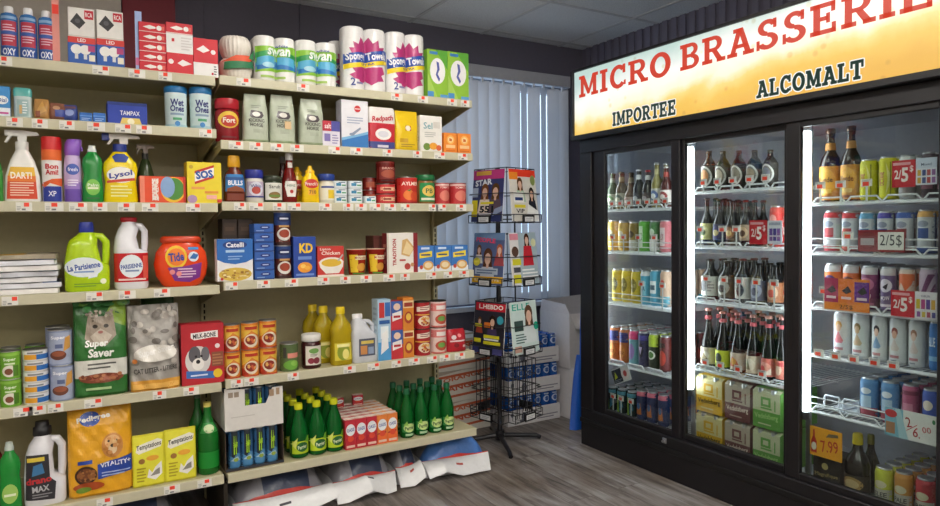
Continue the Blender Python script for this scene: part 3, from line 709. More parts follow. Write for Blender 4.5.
item('air_freshener', 'purple air freshener spray can with a lilac top', 'spray can', (0.037, 2.99, 1.387, 0.0595, 0.2404, 0), [
    ('body', [(0, .96), (.02, 1), (.5, 1), (.68, .9), (.74, .8)], 'c9b2dc', [('r', 0, 0, 1, .28, '6a4aa8'), ('p', [(0, .28), (1, .28), (1, .44), (0, .36)], '9a7cc8'), ('e', .5, .7, .38, .12, '4a62b8'), ('t', 'fresh', .5, .7, .08, .55, 'f4f2fa'), ('l', .2, .34, .8, .5, 3, 'f0e8f8')], 'gloss'),
    ('cap', [(.74, .82, .82, 2), (.8, .9, .9, 2), (.94, .95, .9, 2, .15), (1, .8, .6, 2, .3)], '8c5cc0', None, 'plastic'),
    ('trigger', lambda w, d, h: MB().tube([(w*.3, -.004, h*.93), (w*.52, -.006, h*.88), (w*.56, -.006, h*.82)], .0035, M('7c50b4', 'plastic'), 6))])
item('dish_soap_bottle', 'green dish soap bottle with a pale cap beside the purple spray can', 'bottle', (0.1032, 2.99, 1.387, 0.0731, 0.2189, 0), [
    ('body', [(0, .9, .9, 3), (.04, 1, 1, 3), (.32, .96, 1, 3), (.48, .84, .9, 3), (.66, .98, 1, 2.5), (.78, .86, .9, 2.2), (.86, .5, .6, 2), (.89, .4, .5, 2)], '1f8a3a', [('e', .5, .3, .34, .16, '7cc050'), ('t', 'Palm', .5, .34, .06, .5, 'f4f8ec'), ('r', .25, .26, .75, .3, 'e8f0d0'), ('r', .2, .06, .8, .1, '156a2c')], 'gloss'),
    ('cap', [(.88, .42), (.93, .42), (.94, .36), (1, .32)], 'dfe6e4', None, 'plastic')], d=.045)
item('spray_bottle', 'yellow trigger spray bottle with a blue collar and oval label', 'spray bottle', (0.1999, 2.99, 1.387, 0.1242, 0.2701, 0), [
    ('body', [(0, .92, .92, 3.5), (.03, 1, 1, 3.5), (.3, .88, 1, 3.5), (.5, 1, 1, 3), (.58, .92, .95, 3), (.70, .5, .7, 2.5), (.77, .3, .5, 2)], 'efd40f', [('e', .5, .52, .4, .15, 'f4f2ea'), ('t', 'Lysol', .5, .52, .13, .7, '2c3a94', 12, .03, .1), ('p', [(.1, .36), (.9, .42), (.9, .47), (.1, .41)], 'd04030'), ('p', [(.34, .76), (.66, .76), (.74, .86), (.62, .92), (.38, .92), (.26, .86)], '2c4494'), ('l', .2, .1, .8, .34, 4, 'f8f0a0')], 'gloss'),
    ('collar', lambda w, d, h: collar(w, d, h, '24388c', .77, .4)), ('sprayer', lambda w, d, h: trigger(w, d, h, 'e4e0d8', 'e4e0d8', .82, False, .1)), ('nozzle', lambda w, d, h: MB().box(-w*.5, -.016, h*.90, -w*.3, .016, h*1.0, M('2a3a8c', 'plastic'), .002))], d=.06)
item('spray_bottle', 'dark green trigger spray bottle standing behind the orange carton', 'spray bottle', (0.2996, 3.09, 1.387, 0.064, 0.2444, 0), [
    ('body', [(0, .92), (.03, 1), (.5, 1), (.7, .6), (.78, .3)], '3a4a2c', None, 'gloss'), ('collar', lambda w, d, h: collar(w, d, h, '2a2a28', .78, .4)), ('sprayer', lambda w, d, h: trigger(w*1.1, d, h, '8c8074', '8c8074', .82))])
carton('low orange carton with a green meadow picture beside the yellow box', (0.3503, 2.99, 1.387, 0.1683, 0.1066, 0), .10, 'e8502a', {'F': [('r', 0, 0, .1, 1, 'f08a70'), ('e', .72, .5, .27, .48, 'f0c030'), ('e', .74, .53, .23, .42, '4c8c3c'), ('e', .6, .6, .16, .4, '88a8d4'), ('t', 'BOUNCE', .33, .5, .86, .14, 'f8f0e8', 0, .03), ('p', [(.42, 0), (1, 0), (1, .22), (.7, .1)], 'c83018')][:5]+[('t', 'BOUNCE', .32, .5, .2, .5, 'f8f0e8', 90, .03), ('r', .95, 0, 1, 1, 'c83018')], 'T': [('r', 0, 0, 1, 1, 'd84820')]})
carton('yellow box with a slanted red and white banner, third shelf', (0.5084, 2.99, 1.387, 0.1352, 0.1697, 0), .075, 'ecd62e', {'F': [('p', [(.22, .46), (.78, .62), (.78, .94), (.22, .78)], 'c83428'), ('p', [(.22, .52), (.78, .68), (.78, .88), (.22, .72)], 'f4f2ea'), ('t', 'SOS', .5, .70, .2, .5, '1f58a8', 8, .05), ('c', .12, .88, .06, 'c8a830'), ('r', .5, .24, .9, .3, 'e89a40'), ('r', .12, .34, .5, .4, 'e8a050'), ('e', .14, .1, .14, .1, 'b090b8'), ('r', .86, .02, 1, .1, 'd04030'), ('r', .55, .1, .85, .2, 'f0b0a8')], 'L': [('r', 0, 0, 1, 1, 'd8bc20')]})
# -- fourth shelf: folded bags, two jugs, tub
BAGS = [(-.206+.003*(k % 3), k) for k in range(7)]
Zb = 1.045+.0005
for k in range(7):
    wv = .009 if k % 2 else -.006
    def sh(u, v, k=k):
        x = (u-.5)*.40; y = (v-.5)*.26
        edge = max(abs(u-.5), abs(v-.5))*2
        return (x+.006*math.sin(v*19+k), y+.006*math.sin(u*17+k*2), .0195+.0025*math.sin(u*13+k*1.7)*(.5 if edge < .9 else .2)-(.0015 if edge > .9 else 0))
    mb = MB(); Mw = M(['f0eeec', 'e0e2e8', 'f0f0f2', 'd6d9e2', 'f2f0ee', 'e4e7ee', 'a49a86'][k], 'film'); Mb = M('3868b4', 'film')
    mb.grid(sh, 20, 12, Mw, True, (lambda u, v: Mb if (k in (1, 3, 5) and u > .86) else (M('e0b030', 'film') if k == 6 and .5 < u < .76 and v < .5 else Mw)))
    mb.grid(lambda u, v: (sh(u, 1-v)[0], sh(u, 1-v)[1], .0005+.001*math.sin(u*9)), 20, 12, Mw)
    ring_ = [(0, 0), (1, 0), (1, 1), (0, 1)]
    for (ua, va), (ub, vb) in zip(ring_, ring_[1:]+ring_[:1]):
        P = [(ua+(ub-ua)*i/16, va+(vb-va)*i/16) for i in range(17)]
        vs = [(sh(*p)[0], sh(*p)[1], .0008) for p in P]+[sh(*p) for p in P]
        mb.add(vs, [(i, i+1, i+18, i+17) for i in range(16)], Mw)
    o = mb.build('folded_bag'); o.location = (-.222+.008*math.sin(k*2.1), 3.13+.01*math.sin(k), Zb+k*.0215); o.rotation_euler = (0, 0, .03*math.sin(k*3))
    tag(o, ['white', 'pale grey', 'white', 'blue-grey', 'white', 'pale blue', 'brown and yellow'][k]+' folded plastic bag, '+['lowest', 'second lowest', 'third from below', 'middle', 'third from above', 'second highest', 'topmost'][k]+' in the stack on the fourth shelf', 'bag', 'folded plastic bags')
def jug_handle(w, d, h, x0, z0, x1, z1, z2, col, r=.012): 
    return MB().tube([(w*x0, 0, h*z0), (w*(x0+(x1-x0)*.6), 0, h*(z0-.01)), (w*x1, 0, h*(z0-.09)), (w*x1, 0, h*((z1+z0)/2-.03)), (w*x1, 0, h*z1), (w*(x1-.03), 0, h*z2)], [r*.9, r, r, r, r, r*.9], M(col, 'gloss'), 10)
item('detergent_jug', 'lime green detergent jug with a blue cap beside the folded bags', 'jug', (0.0779, 2.99, 1.045, 0.1536, 0.2666, 0), [
    ('body', lambda w, d, h: MB().loft([ring(z*h, rx*w/2, ry*d/2, n, cx*w, 0) for z, rx, ry, n, cx in ((0, .92, .9, 4, 0), (.03, 1, 1, 4, 0), (.36, 1, 1, 4, 0), (.42, .82, 1, 3.5, -.09), (.66, .66, .95, 3.5, -.10), (.74, .62, .9, 3, -.07), (.80, .44, .7, 2.5, -.02), (.84, .34, .6, 2, 0), (.85, .3, .55, 2, 0))], M('b3d41c', 'gloss'))),
    ('label', lambda w, d, h: (lambda mb: (paint(mb, [('e', .42, .6, .42, .26, 'e4ecf0'), ('t', 'La Parisienne', .42, .62, .16, .72, '2b4ea4', 8, .03), ('r', .2, .46, .64, .5, '7c9cd0'), ('p', [(.5, .3), (.7, .34), (.74, .46), (.54, .42)], 'e8f0f4'), ('c', .84, .22, .07, 'e8e8c8'), ('l', .2, .08, .8, .2, 2, '6c9c18')], w, h*.55, lambda u, v, e: (u-w/2, -d/2*(1-abs(min(.97, abs(u-w/2)/(w/2)))**4)**.25-.0012-e, h*.02+v), .006, 9), mb)[1])(MB())),
    ('handle', lambda w, d, h: jug_handle(w, d, h, .16, .80, .43, .50, .36, 'b3d41c', .014)), ('cap', [(.845, .3), (.86, .34), (.96, .32), (1, .28)], '2a3aa0', None, 'plastic')], d=.09)
item('bleach_jug', 'white bleach jug with a red cap and red label', 'jug', (0.2315, 2.99, 1.045, 0.1226, 0.2853, 0), [
    ('body', lambda w, d, h: MB().loft([ring(z*h, rx*w/2, ry*d/2, n, cx*w, 0) for z, rx, ry, n, cx in ((0, .94, .94, 3, 0), (.03, 1, 1, 3, 0), (.52, 1, 1, 3, 0), (.56, .74, .98, 3, -.13), (.72, .62, .85, 2.6, -.14), (.84, .6, .7, 2.4, -.05), (.91, .42, .5, 2, -.04), (.94, .4, .46, 2, -.04))], M('e4e4ea', 'gloss'))),
    ('label', [(.10, 1.01, 1.01, 3), (.50, 1.01, 1.01, 3)], 'c8242c', [('e', .48, .55, .34, .4, 'e8f0f6'), ('t', 'PARISIENNE', .48, .55, .16, .62, '24489c', 6, .03), ('r', .3, .36, .7, .42, '7c90b8'), ('r', .82, .1, .98, .9, 'e05848'), ('r', .1, .06, .9, .12, 'f0d0cc')], 'gloss'),
    ('handle', lambda w, d, h: jug_handle(w, d, h, .12, .89, .42, .62, .52, 'e4e4ea', .013)), ('cap', [(.93, .44, .44, 2, -.08), (.95, .5, .5, 2, -.08), (.99, .5, .5, 2, -.08), (1, .44, .44, 2, -.08)], 'b01a28', None, 'plastic')], d=.10)
item('detergent_tub', 'round orange detergent tub beside the white bleach jug', 'tub', (0.4187, 2.99, 1.045, 0.2088, 0.2062, 0), [
    ('body', [(0, .62, .8, 2.6), (.03, .72, .9, 2.6), (.22, .93, 1, 2.4), (.45, 1, 1, 2.3), (.68, .92, .98, 2.4), (.84, .70, .85, 2.6), (.87, .66, .8, 2.6)], 'e8481c', [('e', .38, .68, .2, .26, 'f0c428'), ('e', .38, .68, .16, .2, 'f08020'), ('t', 'Tide', .38, .68, .2, .28, '24409c', 6, .035), ('p', [(.22, .44), (.5, .46), (.86, .54), (.82, .2), (.62, .1), (.34, .14)], '7c2c8c'), ('c', .7, .68, .1, 'e8ecf4'), ('p', [(.62, .64), (.74, .62), (.8, .72), (.7, .76)], '2f6cb0'), ('r', .6, .84, .8, .9, '3c90d0'), ('l', .4, .2, .74, .44, 4, 'f0d0e4'), ('c', .3, .34, .05, 'f09090'), ('c', .42, .3, .05, 'f09090')], 'gloss'),
    ('lid', [(.87, .72, .84, 2.8), (.89, .76, .88, 2.8), (.97, .74, .86, 2.8), (1, .66, .78, 2.8)], 'c83c14', None, 'plastic')], d=.11)
# -- fifth shelf: pet food
GC = [('r', 0, .0, 1, 1, '6ea82c'), ('r', .0, .86, 1, .96, '8cc048'), ('t', 'Super', .5, .72, .14, .6, 'eaf2dc', 0, .03), ('r', .25, .54, .75, .6, 'dce8c8'), ('e', .5, .3, .36, .22, 'e4e0d4'), ('e', .45, .28, .2, .12, '7c4a30'), ('r', .66, .1, .9, .5, '4a7c20')]
Sg = (-0.1793, 2.99, 0.635, 0.0658, 0.102, 0)
g1 = tin('green pet food can, lower one of the two in front', Sg, '6ea82c', GC, 'green pet food cans')
dup(g1, (g1.location.x, g1.location.y, g1.location.z+Sg[4]+.0006), 'green pet food can stacked on the front green can')
for k, (dx, dy, n) in enumerate(((-.002, .085, 2), (.075, .105, 2), (-.09, .03, 2))):
    for j in range(n):
        dup(g1, (g1.location.x+dx, g1.location.y+dy, g1.location.z+j*(Sg[4]*(.95 if n == 3 else 1)+.0006)), f'green pet food can {["behind the front green cans", "behind the flat striped tins", "at the left edge of the shelf"][k]}, {["lower", "upper"][j]} of its pile')
St = (-0.1005, 2.99, 0.635, 0.0839, 0.2021, 0); th = St[4]/5-.0008
TUNA = [('r', 0, 0, 1, 1, 'dcdcd8'), ('r', 0, .62, 1, .9, 'e8e8ea'), ('r', .08, .12, .55, .6, 'e8a42c'), ('r', .55, .12, 1, .6, '2c6cb8'), ('r', .2, .68, .8, .84, '8a8c90')]
for k, w in enumerate(('lowest', 'second from below', 'middle', 'fourth from below', 'topmost')):
    tin(f'flat white, orange and blue pet food tin, {w} in its pile of five', St[:4]+(th, 0), 'dcdcd8', TUNA, 'flat pet food tins', 'b8b8b4', 'food_tin', k*(th+.0008))
Sc = (-0.0157, 2.99, 0.635, 0.0836, 0.1345, 0)
BC = [('r', 0, 0, 1, 1, '8d98b8'), ('r', .06, .04, .94, .96, 'a4aec8'), ('t', 'Super', .42, .8, .12, .56, 'f4f4f8', 0, .03), ('p', [(.62, .4), (.9, .5), (.9, .86), (.7, .8)], 'd8a050'), ('e', .42, .3, .32, .14, '6c3a28'), ('e', .42, .34, .26, .08, '985438'), ('r', .3, .5, .6, .62, '5c6890')]
b1 = tin('blue-grey pet food can beside the green cat food bag, lower one', Sc, '8d98b8', BC, 'blue-grey pet food cans')
dup(b1, (b1.location.x-.004, b1.location.y, b1.location.z+Sc[4]+.0006), 'blue-grey pet food can beside the green bag, stacked on another')
for j in range(2): dup(b1, (b1.location.x-.012, b1.location.y+.10, b1.location.z+j*(Sc[4]+.0006)), f'blue-grey pet food can in the back pile, {["lower", "upper"][j]} one')
# cat and bag art
SAV = [('r', 0, 0, 1, 1, '2c6c2c'), ('p', [(0, .62), (.7, .7), (1, .82), (1, 1), (0, 1)], '245c24'), ('p', [(.55, .8), (1, .7), (1, 1), (.8, 1)], '7c9c30'), ('p', [(.2, .6), (.26, .8), (.30, .9), (.42, .82), (.6, .82), (.72, .9), (.76, .8), (.8, .62), (.6, .52), (.36, .52)], '9a8c7c'), ('p', [(.3, .62), (.5, .7), (.72, .62), (.6, .54), (.4, .54)], 'c4b8a8'), ('e', .4, .72, .05, .02, '302820'), ('e', .61, .72, .05, .02, '302820'), ('e', .5, .66, .05, .015, 'a86c64'), ('r', .0, .2, 1, .38, 'd8d8d0'), ('t', 'Super', .42, .54, .09, .44, 'f4f6f0', 0, .035, .1), ('t', 'Saver', .5, .45, .09, .5, 'f4f6f0', 0, .035, .1), ('l', .24, .28, .78, .36, 2, '5c5c58'), ('e', .5, .19, .42, .05, '8c4c34'), ('e', .3, .2, .1, .03, 'a86048'), ('e', .6, .2, .12, .03, 'a86048'), ('l', .2, .06, .8, .12, 1, 'a8c890')]+specks(1, .12, .165, .88, .225, 26, ['a86048', '7c3c28', 'b87850'], .05, .016)+specks(2, .24, .78, .76, .88, 14, ['8a7c6c', 'b0a494', '746858'], .03, .016)+specks(21, .03, .9, .97, .99, 10, ['2f7434', '5c8c30', '1f5024'], .1, .03)
item('pet_food_bag', 'tall green bag of cat food with a cat face', 'bag', (0.116, 2.99, 0.635, 0.1833, 0.3771, 0), [('body', [(0, .94, .8, 5), (.02, 1, 1, 5), (.5, .99, .95, 5), (.85, .98, .5, 5), (.95, .97, .12, 6), (1, .96, .05, 6)], '286428', SAV, 'film', dict(wr=.0016))], d=.09)
LIT = [('r', 0, 0, 1, 1, 'a8a49e')]+specks(3, .05, .32, .95, .95, 46, ['c4beb6', '8c867e', '746e68', 'd4cec6', 'b0a8a0'], .07, .035)+[ ('e', .5, .44, .42, .1, 'e8e4dc'), ('t', 'Super Saver', .52, .46, .1, .7, 'f6f4f0', 10, .03), ('r', .02, .0, .98, .13, 'd89a38'), ('r', .05, .03, .95, .09, 'e8b45c'), ('t', 'CAT LITTER - LITIERE', .5, .25, .06, .84, '3c3a38', 3, .02), ('c', .1, .36, .05, 'c87838')]
item('litter_bag', 'crumpled silver-grey bag of cat litter with an orange base band', 'bag', (0.3073, 2.99, 0.635, 0.1915, 0.3395, 0), [('body', [(0, .94, .85, 5), (.03, 1, 1, 4), (.35, .98, 1, 4), (.62, .97, .8, 3.2), (.76, .92, .55, 3), (.88, .80, .32, 3, -.03), (.94, .74, .2, 3, -.04), (1, .66, .1, 4, -.05)], 'a8a49e', LIT, 'film', dict(wr=.0042))], d=.12)
item('litter_bag', 'second cat litter bag with a green top, behind the front one', 'bag', (0.3384, 3.12, 0.635, 0.141, 0.383, 0), [('body', [(0, .94, .85, 5), (.03, 1, 1, 4), (.6, .98, .9, 4), (.9, .9, .3, 4), (1, .9, .08, 5)], '2c5828', None, 'film', dict(wr=.003))], d=.10)
MILK = [('r', 0, 0, 1, 1, 'b8202c'), ('p', [(.22, .78), (.3, .74), (.74, .77), (.86, .76), (.86, .88), (.74, .88), (.3, .86), (.22, .86)], 'f2f0ec'), ('t', 'MILK-BONE', .54, .81, .08, .54, '2c2028', 3, .03), ('e', .38, .4, .3, .24, 'd8d4d2'), ('e', .3, .5, .14, .14, '5c5a60'), ('e', .55, .5, .1, .12, '6c6a70'), ('e', .38, .34, .14, .1, 'efece8'), ('e', .38, .38, .05, .035, '1c181c'), ('e', .33, .47, .03, .02, '1c181c'), ('e', .46, .47, .03, .02, '1c181c'), ('p', [(.1, .12), (.76, .08), (.76, .2), (.1, .24)], '3a6cb8'), ('c', .84, .16, .11, 'e8c42c'), ('c', .84, .62, .06, 'e8dcdc'), ('r', .7, .28, .98, .52, '8c5038'), ('l', .72, .3, .96, .5, 4, 'b07850'), ('l', .2, .13, .7, .19, 1, 'dce4f4')]
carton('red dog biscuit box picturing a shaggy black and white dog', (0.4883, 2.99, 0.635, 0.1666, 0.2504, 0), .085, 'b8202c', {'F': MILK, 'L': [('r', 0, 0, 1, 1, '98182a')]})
# -- bottom shelf left
for S, lab in (((-0.1893, 2.99, 0.248, 0.0735, 0.2535, 0), 'green dish soap bottle with a pale cap at the left end of the bottom shelf'), ((-0.2409, 3.09, 0.248, 0.0557, 0.2434, 0), 'dark red bottle half hidden behind the green dish soap')):
    gcol = '1e8a34' if 'green' in lab[:6] else '7c1c20'
    item('dish_soap_bottle', lab, 'bottle', S, [('body', [(0, .9, .9, 3), (.04, 1, 1, 3), (.36, .94, 1, 3), (.5, .82, .9, 3), (.66, .96, 1, 2.5), (.76, .8, .9, 2.2), (.84, .46, .6, 2), (.88, .38, .5, 2)], gcol, [('e', .5, .3, .34, .16, '9cc860' if gcol[0] == '1' else 'c88070'), ('r', .25, .26, .75, .3, 'e8f0d0')], 'gloss'), ('cap', [(.87, .4), (.93, .4), (.94, .34), (1, .3)], 'b8c4bc', None, 'plastic')], d=.05)
item('drain_cleaner_jug', 'white jug of drain opener with a black cap and dark label', 'jug', (-0.0798, 2.99, 0.248, 0.1373, 0.3095, 0), [
    ('body', lambda w, d, h: MB().loft([ring(z*h, rx*w/2, ry*d/2, n, cx*w, 0) for z, rx, ry, n, cx in ((0, .94, .94, 4, 0), (.03, 1, 1, 4, 0), (.30, 1, 1, 4, 0), (.36, .72, 1, 3.5, -.14), (.6, .64, .9, 3, -.13), (.72, .6, .75, 2.6, -.07), (.80, .42, .55, 2, -.04), (.83, .38, .5, 2, -.04))], M('dedee4', 'gloss'))),
    ('label', lambda w, d, h: (lambda mb: (paint(mb, [('p', [(.04, .1), (.72, .06), (.76, .4), (.62, .5), (.60, .96), (.08, .98)], '2c2a30'), ('t', 'drano', .36, .47, .13, .6, 'c02c30', 4, .04), ('t', 'MAX', .4, .3, .12, .4, 'b8b8bc', 3, .03), ('r', .1, .84, .5, .92, 'd8c040'), ('p', [(.2, .56), (.5, .6), (.44, .8), (.24, .76)], '3c78a8'), ('l', .2, .12, .66, .22, 2, '8c8c90')], w, h*.62, lambda u, v, e: (u-w/2, -d/2*(1-abs(min(.97, abs(u-w/2)/(w/2)))**4)**.25-.001-e, h*.03+v), .006, 9), mb)[1])(MB())),
    ('handle', lambda w, d, h: jug_handle(w, d, h, .14, .77, .42, .44, .3, 'dedee4', .015)), ('cap', [(.82, .4, .4, 2, -.08), (.84, .46, .46, 2, -.08), (.93, .44, .44, 2, -.08), (.94, .34, .34, 2, -.08), (1, .32, .32, 2, -.08)], '18161a', None, 'plastic')], d=.10)
PED = [('r', 0, 0, 1, 1, 'e2a41e'), ('e', .34, .82, .16, .075, '2c50a8'), ('t', 'Pedigree', .4, .82, .07, .52, 'f4f2ea', 6, .035), ('e', .68, .52, .17, .13, 'c88848'), ('e', .68, .56, .12, .07, 'e4b880'), ('e', .68, .48, .07, .05, 'f0d8b0'), ('e', .62, .57, .02, .012, '2c1c14'), ('e', .74, .57, .02, .012, '2c1c14'), ('e', .68, .52, .035, .018, '2c1c14'), ('p', [(.44, .18), (.98, .22), (.98, .40), (.44, .34)], '2848a4'), ('t', 'VITALITY+', .72, .33, .05, .48, 'f0f0f8', 3, .03), ('e', .26, .24, .17, .1, '3c2418'), ('e', .26, .24, .14, .075, '7c4a2c'), ('r', .14, .36, .36, .40, '2848a4'), ('e', .3, .12, .24, .045, 'a8481c'), ('e', .22, .09, .12, .03, '6c8c2c'), ('l', .5, .2, .95, .26, 2, 'a8b8e0')]+specks(4, .14, .18, .38, .3, 22, ['9c6438', '5c3420', 'b47c48'], .03, .018)+specks(5, .56, .42, .8, .62, 10, ['d89c60', 'b87838', 'ecc890'], .03, .02)
item('dog_food_bag', 'big yellow dog food bag with a golden dog and blue banner', 'bag', (0.1073, 2.99, 0.248, 0.2249, 0.363, 0), [('body', [(0, .93, .8, 5), (.03, 1, 1, 4.5), (.4, 1, 1, 4.5), (.75, .98, .7, 4.5), (.92, .97, .25, 5), (1, .95, .07, 6)], 'e2a41e', PED, 'film', dict(wr=.0022))], d=.12)
TEMP = [('r', 0, 0, 1, 1, 'd8d02c'), ('r', .04, .03, .96, .97, 'e2dc3c'), ('p', [(.1, .68), (.2, .64), (.9, .74), (.95, .86), (.8, .9), (.16, .8)], 'eceadc'), ('t', 'Temptations', .52, .77, .12, .78, '2c241c', 8, .02, .15), ('e', .28, .5, .1, .05, '9c6c34'), ('e', .62, .54, .2, .05, 'e8a838'), ('p', [(.44, .18), (.5, .34), (.6, .26), (.7, .36), (.9, .46), (.92, .22), (.7, .12)], 'f0eeea'), ('p', [(.54, .2), (.7, .3), (.84, .34), (.84, .22)], '8c8880'), ('l', .12, .1, .4, .4, 5, 'b0a020')]
for S, w in (((0.2744, 2.99, 0.248, 0.1182, 0.2081, 0), 'left one next to the dog food'), ((0.3931, 2.99, 0.248, 0.1217, 0.2127, 0), 'right one next to the green glass bottle')):
    item('treat_pouch', f'yellow cat treat pouch on the bottom shelf, {w}', 'pouch', S, [('body', [(0, .97, .6, 6), (.04, 1, 1, 5), (.5, 1, .8, 5), (.88, .99, .3, 5), (1, .98, .08, 6)], 'd8d02c', TEMP, 'film', dict(wr=.0008))], .035, 'cat treat pouches')
GB = [(0, .9), (.02, 1), (.52, 1), (.62, .9), (.72, .55), (.82, .36), (.95, .34)]
for S, lab in (((0.5073, 2.99, 0.248, 0.0881, 0.2985, 0), 'tall green glass bottle with a gold cap at the right end of the bottom shelf'), ((0.4888, 3.13, 0.248, 0.0742, 0.3093, 0), 'green glass bottle standing behind the gold-capped one')):
    item('glass_bottle', lab, 'bottle', S, [('body', GB, '156a24', [('p', [(.1, .62), (.9, .62), (.72, .76), (.28, .76)], '2c8c3c'), ('e', .5, .68, .24, .06, 'c8d8a8'), ('r', 0, .1, 1, .34, '0f8a2c')] if 'tall' in lab else None, 'gloss', dict(N=32)), ('cap', [(.94, .38), (1, .36)], 'd8c868' if 'tall' in lab else '506c50', None, 'plastic')])


# ================================================================== goods on the right unit
# -- top shelf: coffee filters, toilet paper, paper towels, tissues
def filters(w, d, h):
    mb = MB(); N = 72
    for k in range(2):
        z0 = h*.5*k; rr = []
        for t, r in ((0, .74), (.10, .84), (.38, .97), (.62, 1), (.82, .93), (.97, .8), (1, .5)):
            R_ = w/2*.90*r*(1-.03*k)
            rr.append([((R_*(1+.045*math.cos(24*a+k)*(1 if t < .95 else .3)))*math.cos(a), (R_*(1+.045*math.cos(24*a+k)))*math.sin(a), z0+h*.49*t) for a in [2*PI*i/N for i in range(N)]])
        mb.loft(rr, M('ece6dc', 'film'), True, True, True)
    return mb
o = item('coffee_filter_pack', 'stack of white crimped coffee filters with a red and green band', 'filters', (0.6583, 2.99, 1.918, 0.1506, 0.1891, 0), [('filters', filters, ''),
    ('label', lambda w, d, h: (lambda mb: (paint(mb, [('p', [(.1, .2), (.95, .3), (.9, .46), (.12, .40)], '2f7a50'), ('p', [(.05, .40), (.8, .44), (.98, .6), (.4, .56)], 'e05a38'), ('p', [(.76, .52), (.97, .5), (.97, .8), (.9, .7)], '3c8a5c')], w, h*.9, lambda u, v, e: (u-w/2, -(w*.525)*math.sqrt(max(.02, 1-((u-w/2)/(w*.525))**2))-e, v), .006, .01), mb)[1])(MB()))])
def rolls(n, w, d, h, col, art, wr=.0012):
    """n upright rolls side by side in a film wrap"""
    mb = MB(); r = w/(2*n); Np = 20
    def prof(s, z):
        P = []
        for i in range(n):
            cx = -w/2+r*(2*i+1)
            for k in range(Np+1):
                a = PI+PI*k/Np; P.append((cx+r*s*math.cos(a), -(d/2-r)+r*s*math.sin(a)+0, z))
        for i in reversed(range(n)):
            cx = -w/2+r*(2*i+1)
            for k in range(Np+1):
                a = PI*k/Np; P.append((cx+r*s*math.cos(a), (d/2-r)+r*s*math.sin(a), z))
        return P
    Z = [0, .012, .05]+[.05+.9*i/8 for i in range(1, 8)]+[.95, .988, 1]
    mb.loft([prof(.9 if z in (0, 1) else (.97 if z in (.012, .988) else 1), z*h) for z in Z], M(col, 'film'))
    for i in range(n): mb.cyl(-w/2+r*(2*i+1), -(d/2-r), h, h+.0008, r*.3, M('c8b49a', 'matte'), None, 14)
    def fr(u, v, e):
        x = u-w/2; i = min(n-1, max(0, int(u/(2*r)))); q = x-(-w/2+r*(2*i+1)); q = max(-r*.93, min(r*.93, q))
        return (x, -(d/2-r)-math.sqrt(r*r-q*q)-.0008-e, v)
    paint(mb, art, w, h, fr, .006, .05, 'film', .0006, .0003)
    return mb
SWAN = [('p', [(0, .2), (1, .26), (1, .8), (0, .76)], '8cc43c'), ('p', [(0, .24), (.4, .3), (1, .28), (1, .42), (.5, .46), (0, .4)], '2c78c0'), ('p', [(0, .34), (.6, .4), (1, .34), (1, .56), (.3, .56), (0, .52)], '58b0d8'), ('p', [(0, .5), (.5, .62), (1, .52), (1, .62), (.4, .7), (0, .62)], '2f9a50'), ('t', 'swan', .55, .66, .16, .56, 'f4faf4', 0, .03, .1), ('t', 'white', .62, .8, .06, .3, '2c4c9c'), ('r', .1, .08, .7, .13, 'a8cc60'), ('e', .3, .36, .16, .06, 'a8d8e8')]
for S, w in (((0.8182, 2.99, 1.918, 0.1762, 0.1972, 0), 'left of the two'), ((1.0044, 2.99, 1.918, 0.1877, 0.2013, 0), 'right of the two')):
    item('toilet_paper_pack', f'green and blue wrapped pack of toilet rolls, {w}', 'toilet paper', S, [('body', lambda w, d, h: rolls(2, w, d, h, 'f0f0ee', SWAN), '')], .15, 'toilet paper packs')
SP = [('p', [(.16, .56), (.1, .66), (.2, .66), (.18, .76), (.3, .72), (.36, .84), (.46, .76), (.56, .86), (.64, .76), (.76, .82), (.78, .7), (.92, .72), (.84, .6), (.7, .54)], 'b83878'), ('p', [(.2, .18), (.1, .24), (.22, .28), (.14, .36), (.86, .40), (.92, .30), (.82, .26), (.9, .18), (.74, .16), (.6, .1), (.5, .17), (.36, .1), (.3, .17)], 'b83878'), ('p', [(0, .36), (1, .50), (1, .68), (0, .56)], '2850a8'), ('t', 'Sponge Towels', .5, .535, .16, .94, 'f6f6fa', 6, .03), ('p', [(.0, .32), (1, .46), (1, .52), (0, .40)], 'f0d428'), ('t', 'ULTRA', .52, .43, .035, .3, '2a3c8c', 8, .02), ('t', '2', .17, .13, .12, .1, '2c3c8c', 0, .02), ('r', .24, .1, .4, .13, '8c90b8')]
for S, lab in (((1.2397, 2.99, 1.918, 0.2152, 0.2951, 0), 'tall pack of paper towels with magenta splashes, left front one'), ((1.4525, 2.99, 1.918, 0.2007, 0.298, 0), 'pack of paper towels with magenta splashes beside the tissue boxes'), ((1.2027, 3.13, 1.918, 0.1755, 0.2565, 0), 'double pack of paper towels half hidden behind the left front pack')):
    item('paper_towel_pack', lab, 'paper towels', S, [('body', lambda w, d, h: rolls(2, w, d, h, 'f0f0f0', SP), '')], .122)
TIS = [('r', 0, 0, 1, 1, '90c23c'), ('p', [(0, 0), (.5, 0), (.2, .3), (0, .5)], 'a8d05c'), ('p', [(.4, 1), (1, 1), (1, .6)], '5ca838'), ('r', 0, .0, .3, .13, '4c90d0'), ('r', .62, .0, 1, .08, '5c9cd8'), ('e', .5, .56, .38, .27, 'f2f2f4'), ('p', [(.44, .76), (.56, .74), (.6, .6), (.5, .5), (.62, .4), (.56, .34), (.4, .48), (.48, .6)], '4c5ca8'), ('r', .1, .9, .5, .96, '3c80c8')]
carton('green tissue box with a white oval, left of the pair', (1.6113, 2.99, 1.918, 0.1125, 0.2366, 0), .115, '90c23c', {'F': TIS, 'L': [('r', 0, 0, 1, 1, '78b030')]}, 'green tissue boxes', 'tissue_box')
